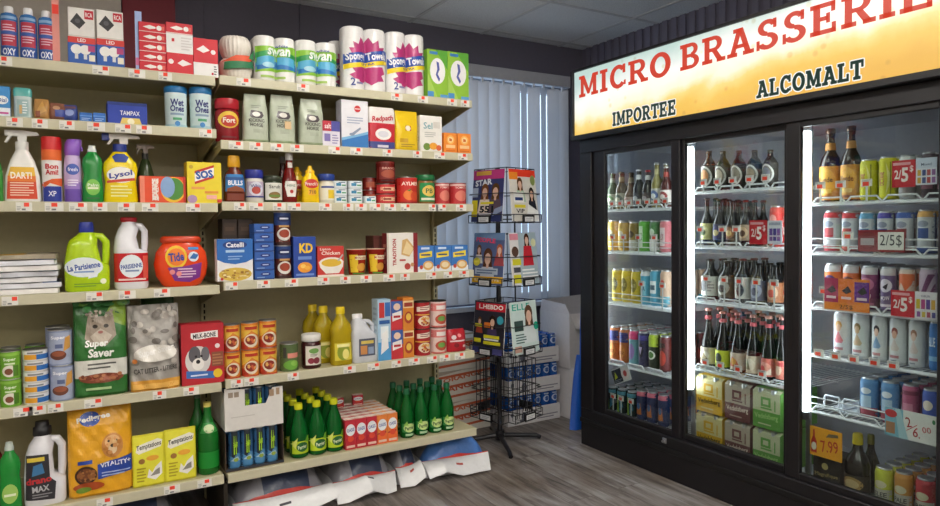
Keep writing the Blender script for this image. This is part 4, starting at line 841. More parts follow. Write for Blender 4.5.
carton('green tissue box with a white oval at the right end of the top shelf', (1.73, 2.99, 1.918, 0.1195, 0.2383, 0), .115, '90c23c', {'F': TIS}, 'green tissue boxes', 'tissue_box')
# -- second shelf
item('coffee_jar', 'red plastic coffee jar with a yellow oval label', 'jar', (0.613, 2.99, 1.65, 0.1027, 0.1809, 0), [
    ('body', [(0, .9), (.04, .96), (.3, .94), (.5, 1), (.7, .97), (.76, .8)], '8c1824', [('e', .5, .66, .42, .26, 'e8c040'), ('e', .5, .62, .32, .18, 'c83c30'), ('t', 'Fort', .5, .64, .16, .5, 'f4ece0', 0, .03), ('r', .2, .1, .8, .16, '6c1018')], 'gloss'),
    ('lid', [(.76, .9), (.78, .96), (.95, .96), (1, .9)], 'b01c2c', None, 'plastic')])
CB_ = [('p', [(.22, .54), (.3, .66), (.74, .64), (.8, .56), (.7, .5), (.3, .5)], '4c4448'), ('e', .5, .58, .16, .05, 'e8e4dc'), ('t', 'KICKING', .5, .45, .07, .62, '3c3438'), ('t', 'HORSE', .5, .36, .07, .5, '3c3438'), ('r', .36, .2, .72, .28, 'a8b09c'), ('r', 0, 0, 1, .06, '8c9c78'), ('l', .3, .70, .7, .78, 2, '8c9484')]
for k, (S, w) in enumerate((((0.7258, 2.99, 1.65, 0.109, 0.2107, 0), 'leftmost of the three'), ((0.8419, 2.99, 1.65, 0.1135, 0.2172, 0), 'middle of the three'), ((0.9737, 2.99, 1.65, 0.114, 0.2108, 0), 'rightmost of the three'))):
    item('coffee_bag', f'grey-green foil coffee bag on the second shelf, {w}', 'bag', S, [('body', [(0, .9, .9, 4), (.03, 1, 1, 4), (.5, .97, .95, 3.6), (.74, .93, .7, 3.2), (.88, .86, .25, 4), (1, .8, .1, 5)], 'b3bca8', CB_+([('r', .54, .3, .8, .46, 'd8b888')] if k == 1 else []), 'film', dict(wr=.0022))], .062, 'foil coffee bags')
carton('small white salt box with purple and red print beside the coffee bags', (1.0588, 2.99, 1.65, 0.0828, 0.1157, 0), .05, 'dcd8e4', [('r', 0, .6, .5, 1, 'b8283c'), ('r', .5, .6, 1, 1, '4a4a98'), ('r', .1, .2, .44, .5, '7c70b0'), ('l', .54, .1, .9, .5, 4, '8c84b4'), ('t', 'salt', .3, .8, .2, .36, 'f4f0f0')])
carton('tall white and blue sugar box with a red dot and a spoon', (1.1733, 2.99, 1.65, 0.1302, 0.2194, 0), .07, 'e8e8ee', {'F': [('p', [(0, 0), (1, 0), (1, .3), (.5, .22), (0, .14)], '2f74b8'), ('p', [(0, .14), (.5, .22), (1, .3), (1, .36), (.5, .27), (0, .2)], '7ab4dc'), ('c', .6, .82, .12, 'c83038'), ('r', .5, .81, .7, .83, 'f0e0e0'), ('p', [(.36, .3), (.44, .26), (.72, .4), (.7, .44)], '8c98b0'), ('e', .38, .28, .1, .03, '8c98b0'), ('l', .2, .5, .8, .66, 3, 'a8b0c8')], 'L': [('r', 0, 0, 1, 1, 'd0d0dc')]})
item('sugar_bag', 'red and white sugar bag with a purple foot', 'bag', (1.3124, 2.99, 1.65, 0.1387, 0.1984, 0), [('body', [(0, .96, .95, 6), (.03, 1, 1, 6), (.9, 1, .95, 6), (1, .95, .8, 5)], 'e6e2de', [('r', 0, .0, 1, .62, 'c02434'), ('r', 0, 0, 1, .18, '3c4488'), ('t', 'Redpath', .5, .72, .16, .8, 'c02434', 6, .03, .2), ('e', .52, .36, .3, .14, 'f0eeec'), ('e', .52, .36, .2, .08, 'd8d8e0'), ('r', .3, .04, .7, .1, 'd8d8e8')], 'film', dict(wr=.0008))], .075)
item('snack_bag', 'bright yellow bag with a small face emblem next to the sugar', 'bag', (1.4443, 2.99, 1.65, 0.1205, 0.193, 0), [('body', [(0, .96, .7, 5), (.05, 1, 1, 4), (.5, .98, .95, 4), (.85, .98, .4, 5), (1, .97, .1, 6)], 'e8c418', [('r', .4, .5, .66, .62, 'b84030'), ('e', .52, .56, .12, .07, 'f0e4d0'), ('r', .15, .2, .5, .3, 'c89c10'), ('l', .2, .08, .8, .18, 2, 'a88410')], 'film', dict(wr=.0014))], .05)
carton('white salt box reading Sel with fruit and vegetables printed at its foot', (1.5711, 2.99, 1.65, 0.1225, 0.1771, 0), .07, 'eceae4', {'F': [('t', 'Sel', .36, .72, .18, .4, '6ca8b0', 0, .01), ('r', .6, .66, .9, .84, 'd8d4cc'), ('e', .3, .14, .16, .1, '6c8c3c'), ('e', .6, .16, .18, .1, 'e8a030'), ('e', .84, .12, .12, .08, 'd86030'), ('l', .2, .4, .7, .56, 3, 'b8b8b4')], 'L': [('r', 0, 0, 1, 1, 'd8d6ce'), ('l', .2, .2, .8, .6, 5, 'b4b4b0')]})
for S, w in (((1.6806, 2.99, 1.65, 0.0749, 0.1001, 0), 'left of the pair'), ((1.7615, 2.99, 1.65, 0.0779, 0.1013, 0), 'at the shelf end')):
    carton(f'small orange baking soda box, {w}', S, .045, 'ee8a2c', {'F': [('c', .5, .66, .3, 'f4b458'), ('c', .5, .66, .2, 'f8d8a0'), ('p', [(.4, .58), (.6, .58), (.6, .7), (.4, .74)], 'd06820'), ('r', .15, .24, .85, .4, 'f6c890'), ('r', .15, .08, .85, .14, 'd87020')]}, 'baking soda boxes')
# -- third shelf
item('sauce_bottle', 'dark barbecue sauce bottle with a yellow cap and blue label', 'bottle', (0.6331, 2.99, 1.393, 0.087, 0.1991, 0), [
    ('body', [(0, .9, .9, 3), (.03, 1, 1, 3), (.45, .98, 1, 3), (.6, .86, .9, 2.5), (.72, .5, .6, 2), (.76, .46, .55, 2)], '5c2414', [('p', [(.02, .30), (.98, .30), (.94, .78), (.06, .78)], '2a78b8'), ('r', .06, .62, .94, .70, '1b4c8c'), ('t', 'BULLS', .5, .54, .14, .7, 'f4f4f8', 0, .03), ('p', [(.1, .3), (.9, .3), (.9, .38), (.5, .46), (.1, .38)], '8c4a28'), ('r', .1, .05, .9, .24, '7c3420')], 'gloss'), ('cap', [(.75, .56), (.77, .62), (.96, .56), (1, .5)], 'dfa41c', None, 'plastic')], d=.06)
item('spread_jar', 'white dressing jar with a blue lid beside the barbecue sauce', 'jar', (0.7189, 2.99, 1.393, 0.0789, 0.1412, 0), [('body', [(0, .92), (.04, 1), (.62, 1), (.74, .86)], 'dcd8d0', [('r', 0, .22, 1, .86, 'b8a8c0'), ('e', .5, .55, .38, .3, 'd8d8e4'), ('e', .5, .5, .24, .16, 'b84a40'), ('t', 'Whip', .5, .66, .16, .6, '2c3c90'), ('r', 0, .2, 1, .26, '303c8c')], 'gloss'), ('lid', [(.74, .94), (.76, .98), (.96, .98), (1, .92)], '27318c', None, 'plastic')])
item('pickle_jar', 'dark green jar with a white burger label and dark lid', 'jar', (0.7989, 2.99, 1.393, 0.0811, 0.1168, 0), [('body', [(0, .94), (.04, 1), (.7, 1), (.8, .9)], '33402a', [('r', .04, .12, .96, .92, 'dcdcd2'), ('e', .5, .34, .32, .16, '8c6c3c'), ('r', .2, .26, .8, .36, '6c8c3c'), ('t', 'Strub', .5, .74, .16, .6, '3c4438')], 'gloss'), ('lid', [(.8, .96), (.82, 1), (.97, 1), (1, .94)], '2b3424', None, 'plastic')])
item('ketchup_bottle', 'tall ketchup bottle with a white keystone label and white cap', 'bottle', (0.8723, 2.99, 1.393, 0.0673, 0.2203, 0), [('body', [(0, .92), (.03, 1), (.42, 1), (.55, .84), (.72, .5), (.84, .42), (.86, .42)], '6e1210', [('p', [(.22, .14), (.78, .14), (.9, .38), (.86, .5), (.14, .5), (.1, .38)], 'e8e4de'), ('t', 'HEINZ', .5, .4, .05, .56, '3c6c3c'), ('c', .5, .26, .12, 'b82820'), ('r', .34, .82, .66, .94, 'd8d4cc')], 'gloss'), ('cap', [(.86, .48), (.98, .5), (1, .46)], 'd8d6d6', None, 'plastic')])
item('sauce_bottle', 'dark bottle standing behind the ketchup bottle', 'bottle', (0.8723, 3.1, 1.393, 0.0552, 0.2154, 0), [('body', [(0, .92), (.03, 1), (.42, 1), (.72, .5), (.86, .42)], '3a1010', None, 'gloss'), ('cap', [(.86, .5), (1, .48)], '8c8a8c', None, 'plastic')])
MUS = [(0, .92, .92, 3), (.04, 1, 1, 3), (.3, .92, .95, 3), (.5, .98, 1, 3), (.66, .86, .9, 2.6), (.78, .5, .6, 2), (.8, .46, .56, 2)]
m0 = item('mustard_bottle', 'yellow mustard squeeze bottle with a red logo, front one', 'bottle', (0.9638, 2.99, 1.393, 0.0811, 0.1675, 0), [('body', MUS, 'ecc614', [('e', .5, .64, .4, .16, 'c83024'), ('t', "French's", .5, .64, .12, .7, 'f4ece0'), ('r', .3, .26, .7, .46, 'e8a828'), ('t', '710', .55, .36, .12, .4, '5c3c1c')], 'gloss'), ('cap', [(.79, .54), (.86, .54), (.9, .3), (1, .2)], 'e4b410', None, 'plastic')], d=.05)
dup(m0, (m0.location.x-.036, m0.location.y+.075, m0.location.z), 'yellow mustard squeeze bottle standing behind the front one')
item('mayonnaise_jar', 'mayonnaise jar with a blue lid and a yellow square on its label', 'jar', (1.0444, 2.99, 1.393, 0.0809, 0.1331, 0), [('body', [(0, .92), (.04, 1), (.6, 1), (.72, .8), (.78, .76)], 'dcd8c8', [('r', .05, .14, .95, .66, 'e8e4d0'), ('r', .44, .2, .84, .58, 'e8c82c'), ('r', .1, .66, .9, .74, '2c4490')], 'gloss'), ('lid', [(.77, .9), (.79, .96), (.97, .96), (1, .9)], '1f3c8c', None, 'plastic')])
FT = [('r', 0, 0, 1, 1, 'd8e0e4'), ('r', .1, .2, .9, .8, 'e8eef0'), ('r', .14, .3, .5, .7, '3c88b0'), ('r', .54, .3, .86, .5, '58a078'), ('r', .3, .74, .8, .84, '28506c')]
for Sx_, nm, n in (((1.1013, 2.99, 1.393, 0.065, 0.0344, 0), 'left', 3), ((1.1756, 2.99, 1.393, 0.0691, 0.0349, 0), 'middle', 3), ((1.2479, 2.99, 1.393, 0.0606, 0.0353, 0), 'right', 1)):
    for k in range(n):
        item('fish_tin', f'flat white and blue fish tin, {["lowest", "middle", "topmost"][k] if n > 1 else "single one"} in the {nm} pile', 'tin', Sx_[:4]+(Sx_[4]*.96, 0), [('body', [(0, .96, .96, 4), (.06, 1, 1, 4), (.94, 1, 1, 4), (1, .96, .96, 4)], 'd8e0e4', FT, 'gloss')], .055, 'flat fish tins', 0, k*Sx_[4])
TOM = [('r', 0, .0, 1, 1, 'c02c28'), ('r', 0, .74, 1, .9, '8c1c1c'), ('e', .5, .34, .34, .2, 'e07838'), ('r', .15, .56, .85, .72, 'f0e0d0'), ('r', .15, .06, .85, .12, 'e8c050')]
Sr = (1.3434, 2.99, 1.393, 0.0944, 0.0483, 0)
for k in range(2):
    tin(f'small flat red can, {["lower", "upper"][k]} of the two under the tall dark canister', Sr[:4]+(Sr[4]*.93, 0), 'b82c2c', [('r', 0, .1, 1, .9, 'c83438'), ('r', .1, .3, .9, .7, 'e8c8a0'), ('r', .2, .4, .6, .6, '8c2c24')], 'small flat red cans', dz=k*Sr[4])
item('canister', 'tall dark red canister standing on the two flat red cans', 'canister', Sr[:3]+(Sr[3]*.98, .105, 0), [('body', [(0, .98), (.01, 1), (.92, 1)], '6c1c18', [('r', 0, .2, 1, .8, '7c2420'), ('e', .5, .46, .4, .2, 'a85038'), ('t', 'BRAVO', .5, .74, .1, .7, 'd8b0a0'), ('r', .1, .1, .9, .16, '48100c')], 'gloss'), ('lid', [(.92, 1.02), (.99, 1.02), (1, .98)], '8c2c28', None, 'plastic')], dz=2*Sr[4]+.0005)
rb_ = tin('small dark red can behind the single fish tin', (1.2864, 3.06, 1.393, 0.073, 0.068, 0), '7c2420', [('r', .1, .3, .9, .7, 'a85038')], None)
dup(rb_, (rb_.location.x, rb_.location.y, rb_.location.z+.0605), 'small dark red can stacked at the back near the tall canister')
tin('bright red tomato can beside the green peanut butter jar', (1.4592, 2.99, 1.393, 0.1088, 0.1303, 0), 'c02c28', [('r', 0, 0, 1, 1, 'c82c24'), ('t', 'AYLMER', .5, .78, .14, .8, 'f4e4d8', 0, .02), ('e', .4, .34, .24, .2, 'e07830'), ('e', .66, .3, .2, .18, 'd84c28'), ('p', [(.3, .5), (.5, .6), (.44, .48)], '4c7c2c'), ('r', 0, .0, 1, .08, '8c1c18')])
tin('red can with white band half hidden behind the tomato can', (1.4472, 3.1, 1.393, 0.0661, 0.1306, 0), 'b82c30', [('r', 0, .3, 1, .6, 'e8d4d0')])
item('peanut_butter_jar', 'green peanut butter jar with a dark green lid', 'jar', (1.5584, 2.99, 1.393, 0.0952, 0.1445, 0), [('body', [(0, .94), (.03, 1), (.74, 1), (.8, .9)], '8c6438', [('r', 0, .1, 1, .9, '1f8a48'), ('e', .5, .56, .36, .24, 'e8c860'), ('t', 'PB', .5, .56, .2, .4, '1c5c30'), ('r', .1, .16, .9, .26, 'e8e4d0')], 'gloss'), ('lid', [(.8, .98), (.82, 1.02), (.97, 1.02), (1, .96)], '1b6c3c', None, 'plastic')])
for S, w in (((1.6489, 2.99, 1.393, 0.0776, 0.1085, 0), 'left of the pair'), ((1.7429, 2.99, 1.393, 0.0917, 0.1101, 0), 'at the right end')):
    tin(f'red tomato can on the third shelf, {w}', S, 'c0302c', [('r', 0, 0, 1, 1, 'b83034'), ('t', 'TOMATO', .5, .8, .1, .7, 'f0d8d0'), ('e', .5, .4, .36, .26, 'd87868'), ('r', 0, .88, 1, .96, 'e8c8c0')], 'red tomato cans')
# -- fourth shelf
carton('blue and white pasta box with a picture of macaroni at the left', (0.625, 2.99, 1.058, 0.1477, 0.1785, 0), .05, 'e8e8ea', {'F': [('p', [(0, 1), (1, 1), (1, .52), (.8, .44), (.5, .4), (.2, .44), (0, .52)], '2468b8'), ('e', .5, .86, .34, .1, '1c3c80'), ('t', 'Catelli', .5, .86, .12, .5, 'f4f4f8', 0, .03), ('r', .24, .68, .76, .74, 'a8c8e8'), ('l', .3, .5, .7, .62, 2, '90b4e0'), ('e', .5, .16, .46, .16, 'd8b84c'), *specks(7, .14, .06, .86, .26, 34, ['b08030', 'ecd894', 'c89c40', 'f0e0a8', '9c6c28'], .05, .02), ('c', .12, .06, .04, 'c83838')]})
for k in range(2):
    for j in range(3):
        S = (0.6261, 3.09, 1.058, 0.0632, 0.1839, 0)
        carton(f'dark brown carton at the back of the fourth shelf, {["left", "right"][k]} pile, {["lowest", "middle", "topmost"][j]}', (S[0]+k*(S[3]+.003), S[1], S[2], S[3], .088, 0), .1, '3a2c24', [('r', .1, .2, .9, .8, '4a382c'), ('r', .2, .4, .8, .6, '5c4838')], dz=j*.0886)
Sp_ = (0.7476, 2.99, 1.058, 0.0835, 0.2431, 0); h6 = Sp_[4]/6
for k, w in enumerate(('lowest', 'second lowest', 'third lowest', 'third highest', 'second highest', 'topmost')):
    carton(f'small flat blue box, {w} of the stack of six on the fourth shelf', Sp_[:4]+(h6-.0008, 0), .09, '2c5cac', [('r', 0, 0, 1, .14, '1c3c80'), ('e', .55, .6, .26, .2, '16307c'), ('r', .4, .56, .7, .66, 'c8d4ec'), ('r', .1, .2, .5, .3, '88a8d8')], 'flat blue boxes', dz=k*h6)
S7 = (0.8375, 2.99, 1.058, 0.0757, 0.147, 0)
for k in range(2):
    tin(f'tall blue and brown can with a bowl picture, {["lower", "upper"][k]} of the two', S7, '5c2c24', [('r', 0, .62, 1, 1, '24407c'), ('e', .5, .82, .4, .1, '16285c'), ('r', .24, .8, .76, .85, 'd8dce8'), ('e', .5, .34, .4, .2, 'e0dcd4'), ('e', .5, .36, .3, .13, 'a04028'), ('r', 0, .0, 1, .1, '3c1c18'), ('r', .2, .56, .8, .62, 'c89858')], 'tall bowl-picture cans', dz=k*(S7[4]+.0006))
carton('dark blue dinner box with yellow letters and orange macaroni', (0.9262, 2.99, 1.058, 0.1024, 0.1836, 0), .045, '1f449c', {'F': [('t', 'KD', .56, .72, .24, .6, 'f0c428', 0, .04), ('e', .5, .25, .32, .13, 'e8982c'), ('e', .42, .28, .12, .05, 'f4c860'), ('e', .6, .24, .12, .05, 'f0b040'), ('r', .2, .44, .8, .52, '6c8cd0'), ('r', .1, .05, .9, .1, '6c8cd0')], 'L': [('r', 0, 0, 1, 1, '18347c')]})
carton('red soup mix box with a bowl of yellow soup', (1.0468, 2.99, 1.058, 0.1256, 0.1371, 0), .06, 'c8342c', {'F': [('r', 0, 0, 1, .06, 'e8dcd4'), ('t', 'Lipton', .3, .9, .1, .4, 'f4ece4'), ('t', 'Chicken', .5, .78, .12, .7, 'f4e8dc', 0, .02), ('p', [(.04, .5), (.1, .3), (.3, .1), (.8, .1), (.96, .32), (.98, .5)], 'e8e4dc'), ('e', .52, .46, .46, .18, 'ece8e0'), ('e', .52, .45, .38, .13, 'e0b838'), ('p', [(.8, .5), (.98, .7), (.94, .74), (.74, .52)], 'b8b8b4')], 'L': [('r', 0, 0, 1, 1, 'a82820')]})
CUP = [(0, .74), (.02, .76), (.94, .96), (.95, 1), (1, 1)]
for S, w in (((1.1892, 2.99, 1.058, 0.0977, 0.1184, 0), 'left of the two'), ((1.2864, 2.99, 1.058, 0.093, 0.1177, 0), 'right of the two, beside the biscuit box')):
    item('noodle_cup', f'red and yellow instant noodle cup, {w}', 'cup', S, [('body', CUP, 'a8281c', [('p', [(.14, .1), (.44, .1), (.4, .8), (.06, .8)], 'e8c42c'), ('r', .3, .6, .9, .76, 'f0e0c0'), ('t', 'Mr.Noodles', .56, .68, .1, .6, 'b02418'), ('e', .6, .3, .24, .16, 'd89838'), ('r', .2, .02, .8, .08, '4c8c34')], 'gloss'), ('lid', [(1, 1.02), (1.015, 1.02), (1.02, .98)], 'd8b8a0', None, 'paper')], group='instant noodle cups')
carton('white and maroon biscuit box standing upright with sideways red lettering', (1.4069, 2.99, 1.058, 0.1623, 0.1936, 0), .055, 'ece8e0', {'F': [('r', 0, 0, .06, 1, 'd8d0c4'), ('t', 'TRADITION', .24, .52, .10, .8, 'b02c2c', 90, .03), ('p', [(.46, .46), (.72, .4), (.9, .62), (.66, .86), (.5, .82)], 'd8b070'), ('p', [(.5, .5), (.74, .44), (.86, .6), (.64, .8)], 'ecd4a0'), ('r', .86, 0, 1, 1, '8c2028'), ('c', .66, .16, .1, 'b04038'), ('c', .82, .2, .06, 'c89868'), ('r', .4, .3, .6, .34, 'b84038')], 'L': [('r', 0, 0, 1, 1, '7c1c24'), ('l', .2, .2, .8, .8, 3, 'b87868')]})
for S, w in (((1.3199, 3.1, 1.058, 0.0344, 0.1818, 0), 'left'), ((1.3571, 3.1, 1.058, 0.0348, 0.1804, 0), 'right')):
    carton(f'narrow brown box behind the noodle cups, {w} one', S, .1, '5c2c24', [('r', .1, .1, .9, .9, '6c3830'), ('l', .2, .3, .8, .7, 4, '9a6c50')], 'narrow brown boxes')
for S, w in (((1.535, 2.99, 1.058, 0.0914, 0.1284, 0), 'left of the three'), ((1.6297, 2.99, 1.058, 0.0923, 0.1278, 0), 'middle of the three'), ((1.7271, 2.99, 1.058, 0.0968, 0.1271, 0), 'right of the three at the shelf end')):
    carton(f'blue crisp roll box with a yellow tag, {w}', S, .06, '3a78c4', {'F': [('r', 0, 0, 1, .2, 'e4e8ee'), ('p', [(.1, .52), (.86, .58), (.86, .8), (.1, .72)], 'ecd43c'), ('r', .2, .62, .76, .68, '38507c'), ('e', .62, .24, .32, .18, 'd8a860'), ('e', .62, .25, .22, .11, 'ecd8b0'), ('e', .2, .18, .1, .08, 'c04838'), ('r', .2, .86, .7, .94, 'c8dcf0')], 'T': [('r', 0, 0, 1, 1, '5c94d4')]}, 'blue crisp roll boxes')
# -- fifth shelf
RAV = [('r', 0, 0, 1, 1, 'd8822c'), ('p', [(0, .4), (.5, .72), (1, .5), (1, .72), (0, .72)], 'e8c048'), ('r', 0, .0, .3, .3, 'b83824'), ('r', 0, .72, 1, .92, 'e8b040'), ('r', .14, .76, .86, .88, 'b83020'), ('e', .5, .34, .4, .26, 'e8dcc8'), ('e', .46, .36, .3, .18, '8c2c1c'), *specks(6, .26, .24, .72, .46, 12, ['c85c38', '8c2818', 'e8b868', 'd88848'], .07, .05), ('r', 0, 0, 1, .05, 'b84020')]
for k, S in enumerate(((0.6096, 2.99, 0.643, 0.0702, 0.1142, 0), (0.6866, 2.99, 0.643, 0.0743, 0.1158, 0), (0.7645, 2.99, 0.643, 0.0764, 0.1174, 0))):
    r_ = tin(f'orange ravioli can, lower one of the {["left", "middle", "right"][k]} pile', S, 'd8782c', RAV, 'orange ravioli cans')
    dup(r_, (r_.location.x, r_.location.y, r_.location.z+S[4]+.0006), f'orange ravioli can, upper one of the {["left", "middle", "right"][k]} pile')
tin('dark green vegetable can with a pink stripe standing alone', (0.8588, 2.99, 0.643, 0.0834, 0.1239, 0), '4c5c34', [('r', 0, 0, 1, 1, '54683c'), ('r', .3, .5, .9, .68, 'd88878'), ('e', .5, .24, .4, .18, '6ca83c'), ('e', .66, .3, .2, .1, '88bc50'), ('r', .1, .5, .24, .9, '3c3c34')])
item('jam_jar', 'dark jam jar with a white lid and white fruit label', 'jar', (0.962, 2.99, 0.643, 0.0887, 0.1536, 0), [('body', [(0, .9), (.04, 1), (.72, 1), (.8, .86)], '3c1418', [('r', .1, .14, .92, .84, 'dcd8cc'), ('e', .5, .66, .26, .1, '6c9c4c'), ('e', .34, .3, .16, .11, '8c2c3c'), ('e', .62, .3, .18, .12, '7c2434'), ('l', .3, .46, .7, .56, 2, '5c5850')], 'gloss'), ('lid', [(.8, .94), (.82, 1), (.97, 1), (1, .94)], 'e8e6e0', None, 'plastic')])
OIL = [(0, .92, .92, 3), (.03, 1, 1, 3), (.28, .97, 1, 3), (.5, .92, .95, 3), (.58, .98, 1, 3), (.7, .88, .9, 2.6), (.82, .44, .5, 2), (.88, .34, .4, 2)]
oil = item('oil_bottle', 'clear yellow cooking oil bottle with a yellow cap, the front one', 'bottle', (1.1015, 2.99, 0.643, 0.1027, 0.2676, 0), [('body', OIL, 'c9b420', [('r', .1, .1, .9, .44, 'd8c83c'), ('e', .5, .26, .3, .16, '8c9c2c'), ('e', .6, .22, .16, .1, 'e8dc80'), ('r', .2, .36, .8, .42, 'f0e8a0')], 'clear'), ('cap', [(.88, .42), (.97, .42), (1, .38)], 'e8cc18', None, 'plastic')], d=.075)
for k, (dx, dy) in enumerate(((-.052, .09), (-.075, .18))): dup(oil, (oil.location.x+dx, oil.location.y+dy, oil.location.z), ['yellow cooking oil bottle, second one behind the front bottle', 'yellow cooking oil bottle, hindmost of the three'][k])
item('vinegar_jug', 'white vinegar jug with a dark label and angled handle', 'jug', (1.2127, 2.99, 0.643, 0.127, 0.2277, 0), [
    ('body', lambda w, d, h: MB().loft([ring(z*h, rx*w/2, ry*d/2, n, cx*w, 0) for z, rx, ry, n, cx in ((0, .94, .94, 4, 0), (.03, 1, 1, 4, 0), (.55, 1, 1, 4, 0), (.66, .78, .95, 3.5, -.11), (.82, .52, .7, 3, -.16), (.9, .36, .5, 2, -.2), (.92, .34, .46, 2, -.2))], M('c9ccd2', 'gloss'))),
    ('label', [(.14, 1.01, 1.01, 4), (.50, 1.01, 1.01, 4)], 'c4c8ce', [('r', .22, 0, .86, 1, '50586c'), ('r', .28, .1, .54, .6, 'c8884c'), ('r', .58, .1, .8, .5, '8c9cb8'), ('r', .3, .7, .8, .88, 'd8c060')]),
    ('handle', lambda w, d, h: jug_handle(w, d, h, .0, .84, .40, .66, .56, 'c9ccd2', .011)), ('cap', [(.91, .4, .4, 2, -.4), (.99, .4, .4, 2, -.4), (1, .36, .36, 2, -.4)], 'e8e8ea', None, 'plastic')], d=.09)
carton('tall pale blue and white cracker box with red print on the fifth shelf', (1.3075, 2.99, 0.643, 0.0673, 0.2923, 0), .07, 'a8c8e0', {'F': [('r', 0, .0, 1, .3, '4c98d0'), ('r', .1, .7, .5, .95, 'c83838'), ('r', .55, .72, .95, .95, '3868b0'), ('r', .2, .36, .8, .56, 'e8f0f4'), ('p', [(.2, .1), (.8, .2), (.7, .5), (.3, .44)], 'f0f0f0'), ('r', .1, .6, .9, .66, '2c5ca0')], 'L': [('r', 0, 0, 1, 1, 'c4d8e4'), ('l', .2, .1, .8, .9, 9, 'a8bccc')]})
RW = [('r', 0, 0, 1, .5, 'c8343c'), ('r', 0, .5, 1, 1, '3c5ca4'), ('p', [(.1, .3), (.9, .4), (.9, .66), (.1, .58)], 'f0ece8'), ('r', .2, .42, .8, .5, 'b82830'), ('e', .5, .8, .3, .12, 'e8c8b0')]
OR = [('r', 0, 0, 1, 1, 'd8842c'), ('r', 0, .66, 1, .9, 'e8c898'), ('r', .1, .7, .9, .84, '9c3420'), ('e', .5, .34, .38, .2, 'a83c28'), ('e', .5, .36, .24, .12, 'e8c050')]
RZ = [('r', 0, 0, 1, 1, 'a81c24'), ('p', [(.06, .66), (.9, .7), (.9, .9), (.06, .84)], 'e8d8c8'), ('l', .2, .72, .8, .86, 2, '7c1c24'), ('e', .5, .3, .4, .2, 'e8d8c0'), *specks(8, .24, .18, .76, .42, 14, ['d8a050', 'c85c34', 'e8c070', '9c2c20'], .08, .05), ('r', 0, .52, 1, .56, 'e8b848')]
PK = [('r', 0, 0, 1, 1, 'e0c8c0'), ('r', 0, .64, 1, .94, 'd87c78'), ('r', .2, .7, .8, .86, 'f0e4e0'), ('e', .5, .32, .36, .2, 'b84c38'), ('e', .5, .34, .24, .1, '6c9c48'), ('r', 0, 0, 1, .07, 'c06058')]
for S, art, colr, lab in (((1.3731, 2.99, 0.643, 0.0608, 0.1406, 0), RW, 'c8343c', 'small red, white and blue cracker box'), ((1.4346, 2.99, 0.643, 0.0566, 0.1468, 0), OR, 'd8842c', 'small orange soup box')):
    for k in range(2):
        carton(f'{lab}, {["lower", "upper"][k]} of its pile of two', S[:4]+(S[4]-.0006, 0), .07, colr, {'F': art, 'L': [('r', 0, 0, 1, 1, colr)]}, None, dz=k*S[4])
for S, art, colr, lab in (((1.5273, 2.99, 0.643, 0.0837, 0.1328, 0), RZ, 'a81c24', 'dark red can with a plate of pasta'), ((1.6194, 2.99, 0.643, 0.0872, 0.1322, 0), PK, 'e0c8c0', 'pink and white can with a tomato picture')):
    for k in range(2):
        tin(f'{lab}, {["lower", "upper"][k]} of its pile of two', S, colr, art, None, '4c4844', dz=k*(S[4]+.0006))
item('sweets_bag', 'shiny red bag of wrapped sweets at the right end of the fifth shelf', 'bag', (1.7133, 2.99, 0.643, 0.1143, 0.1123, 0), [('body', [(0, .9, .8, 4), (.08, 1, 1, 3), (.5, 1, .95, 3), (.85, .96, .6, 3), (1, .85, .2, 4)], 'b01828', [('r', .1, .46, .9, .52, 'e8d0d0'), ('e', .3, .66, .12, .1, 'e8d8d8'), ('e', .6, .72, .1, .08, 'e89090'), ('e', .4, .3, .12, .1, '7c0c18'), ('r', .7, .2, .9, .3, 'e8c8c8')], 'film', dict(wr=.003))], .07)
# -- bottom shelf right: energy drink trays, lime bottles, juice boxes, green bottles
NRG = [('r', 0, 0, 1, 1, '1c2838'), ('r', .72, .3, 1, 1, '2c5c88'), ('r', 0, .3, .2, 1, '2c5c88'), ('p', [(0, 0), (1, 0), (1, .38), (.6, .44), (.4, .30), (0, .38)], '4c88b8'), ('p', [(.1, .22), (.9, .22), (.7, .34), (.4, .3)], 'a8c0d0'), ('e', .55, .25, .2, .05, '8ca03c'), ('r', .42, .38, .62, .92, '1c2c28'), ('t', 'NRG', .52, .66, .12, .42, 'a8d820', 90, .04), ('p', [(.36, .4), (.44, .4), (.42, .9), (.38, .9)], 'a8d820'), ('p', [(.52, .4), (.6, .4), (.56, .9), (.54, .9)], 'a8d820')]
Se = (0.6145, 2.99, 0.245, 0.0518, 0.1753, 0); Se = Se[:4]+(.168, 0)
e0 = item('drink_can', 'tall black and blue energy drink can, lower tray, first from the left', 'can', Se, [('body', DRINK, '14181c', NRG, 'gloss'), ('lid', DRINKLID, 'b4b6ba', None, 'metal')], group='energy drink cans')
S0 = (0.6916, 2.99, 0.245, 0.2326, 0.3568, 0); pw = (S0[3]-.02)/4; x0 = S0[0]-S0[3]/2+.010+pw/2
e0.location.x = x0
TRW = [0]
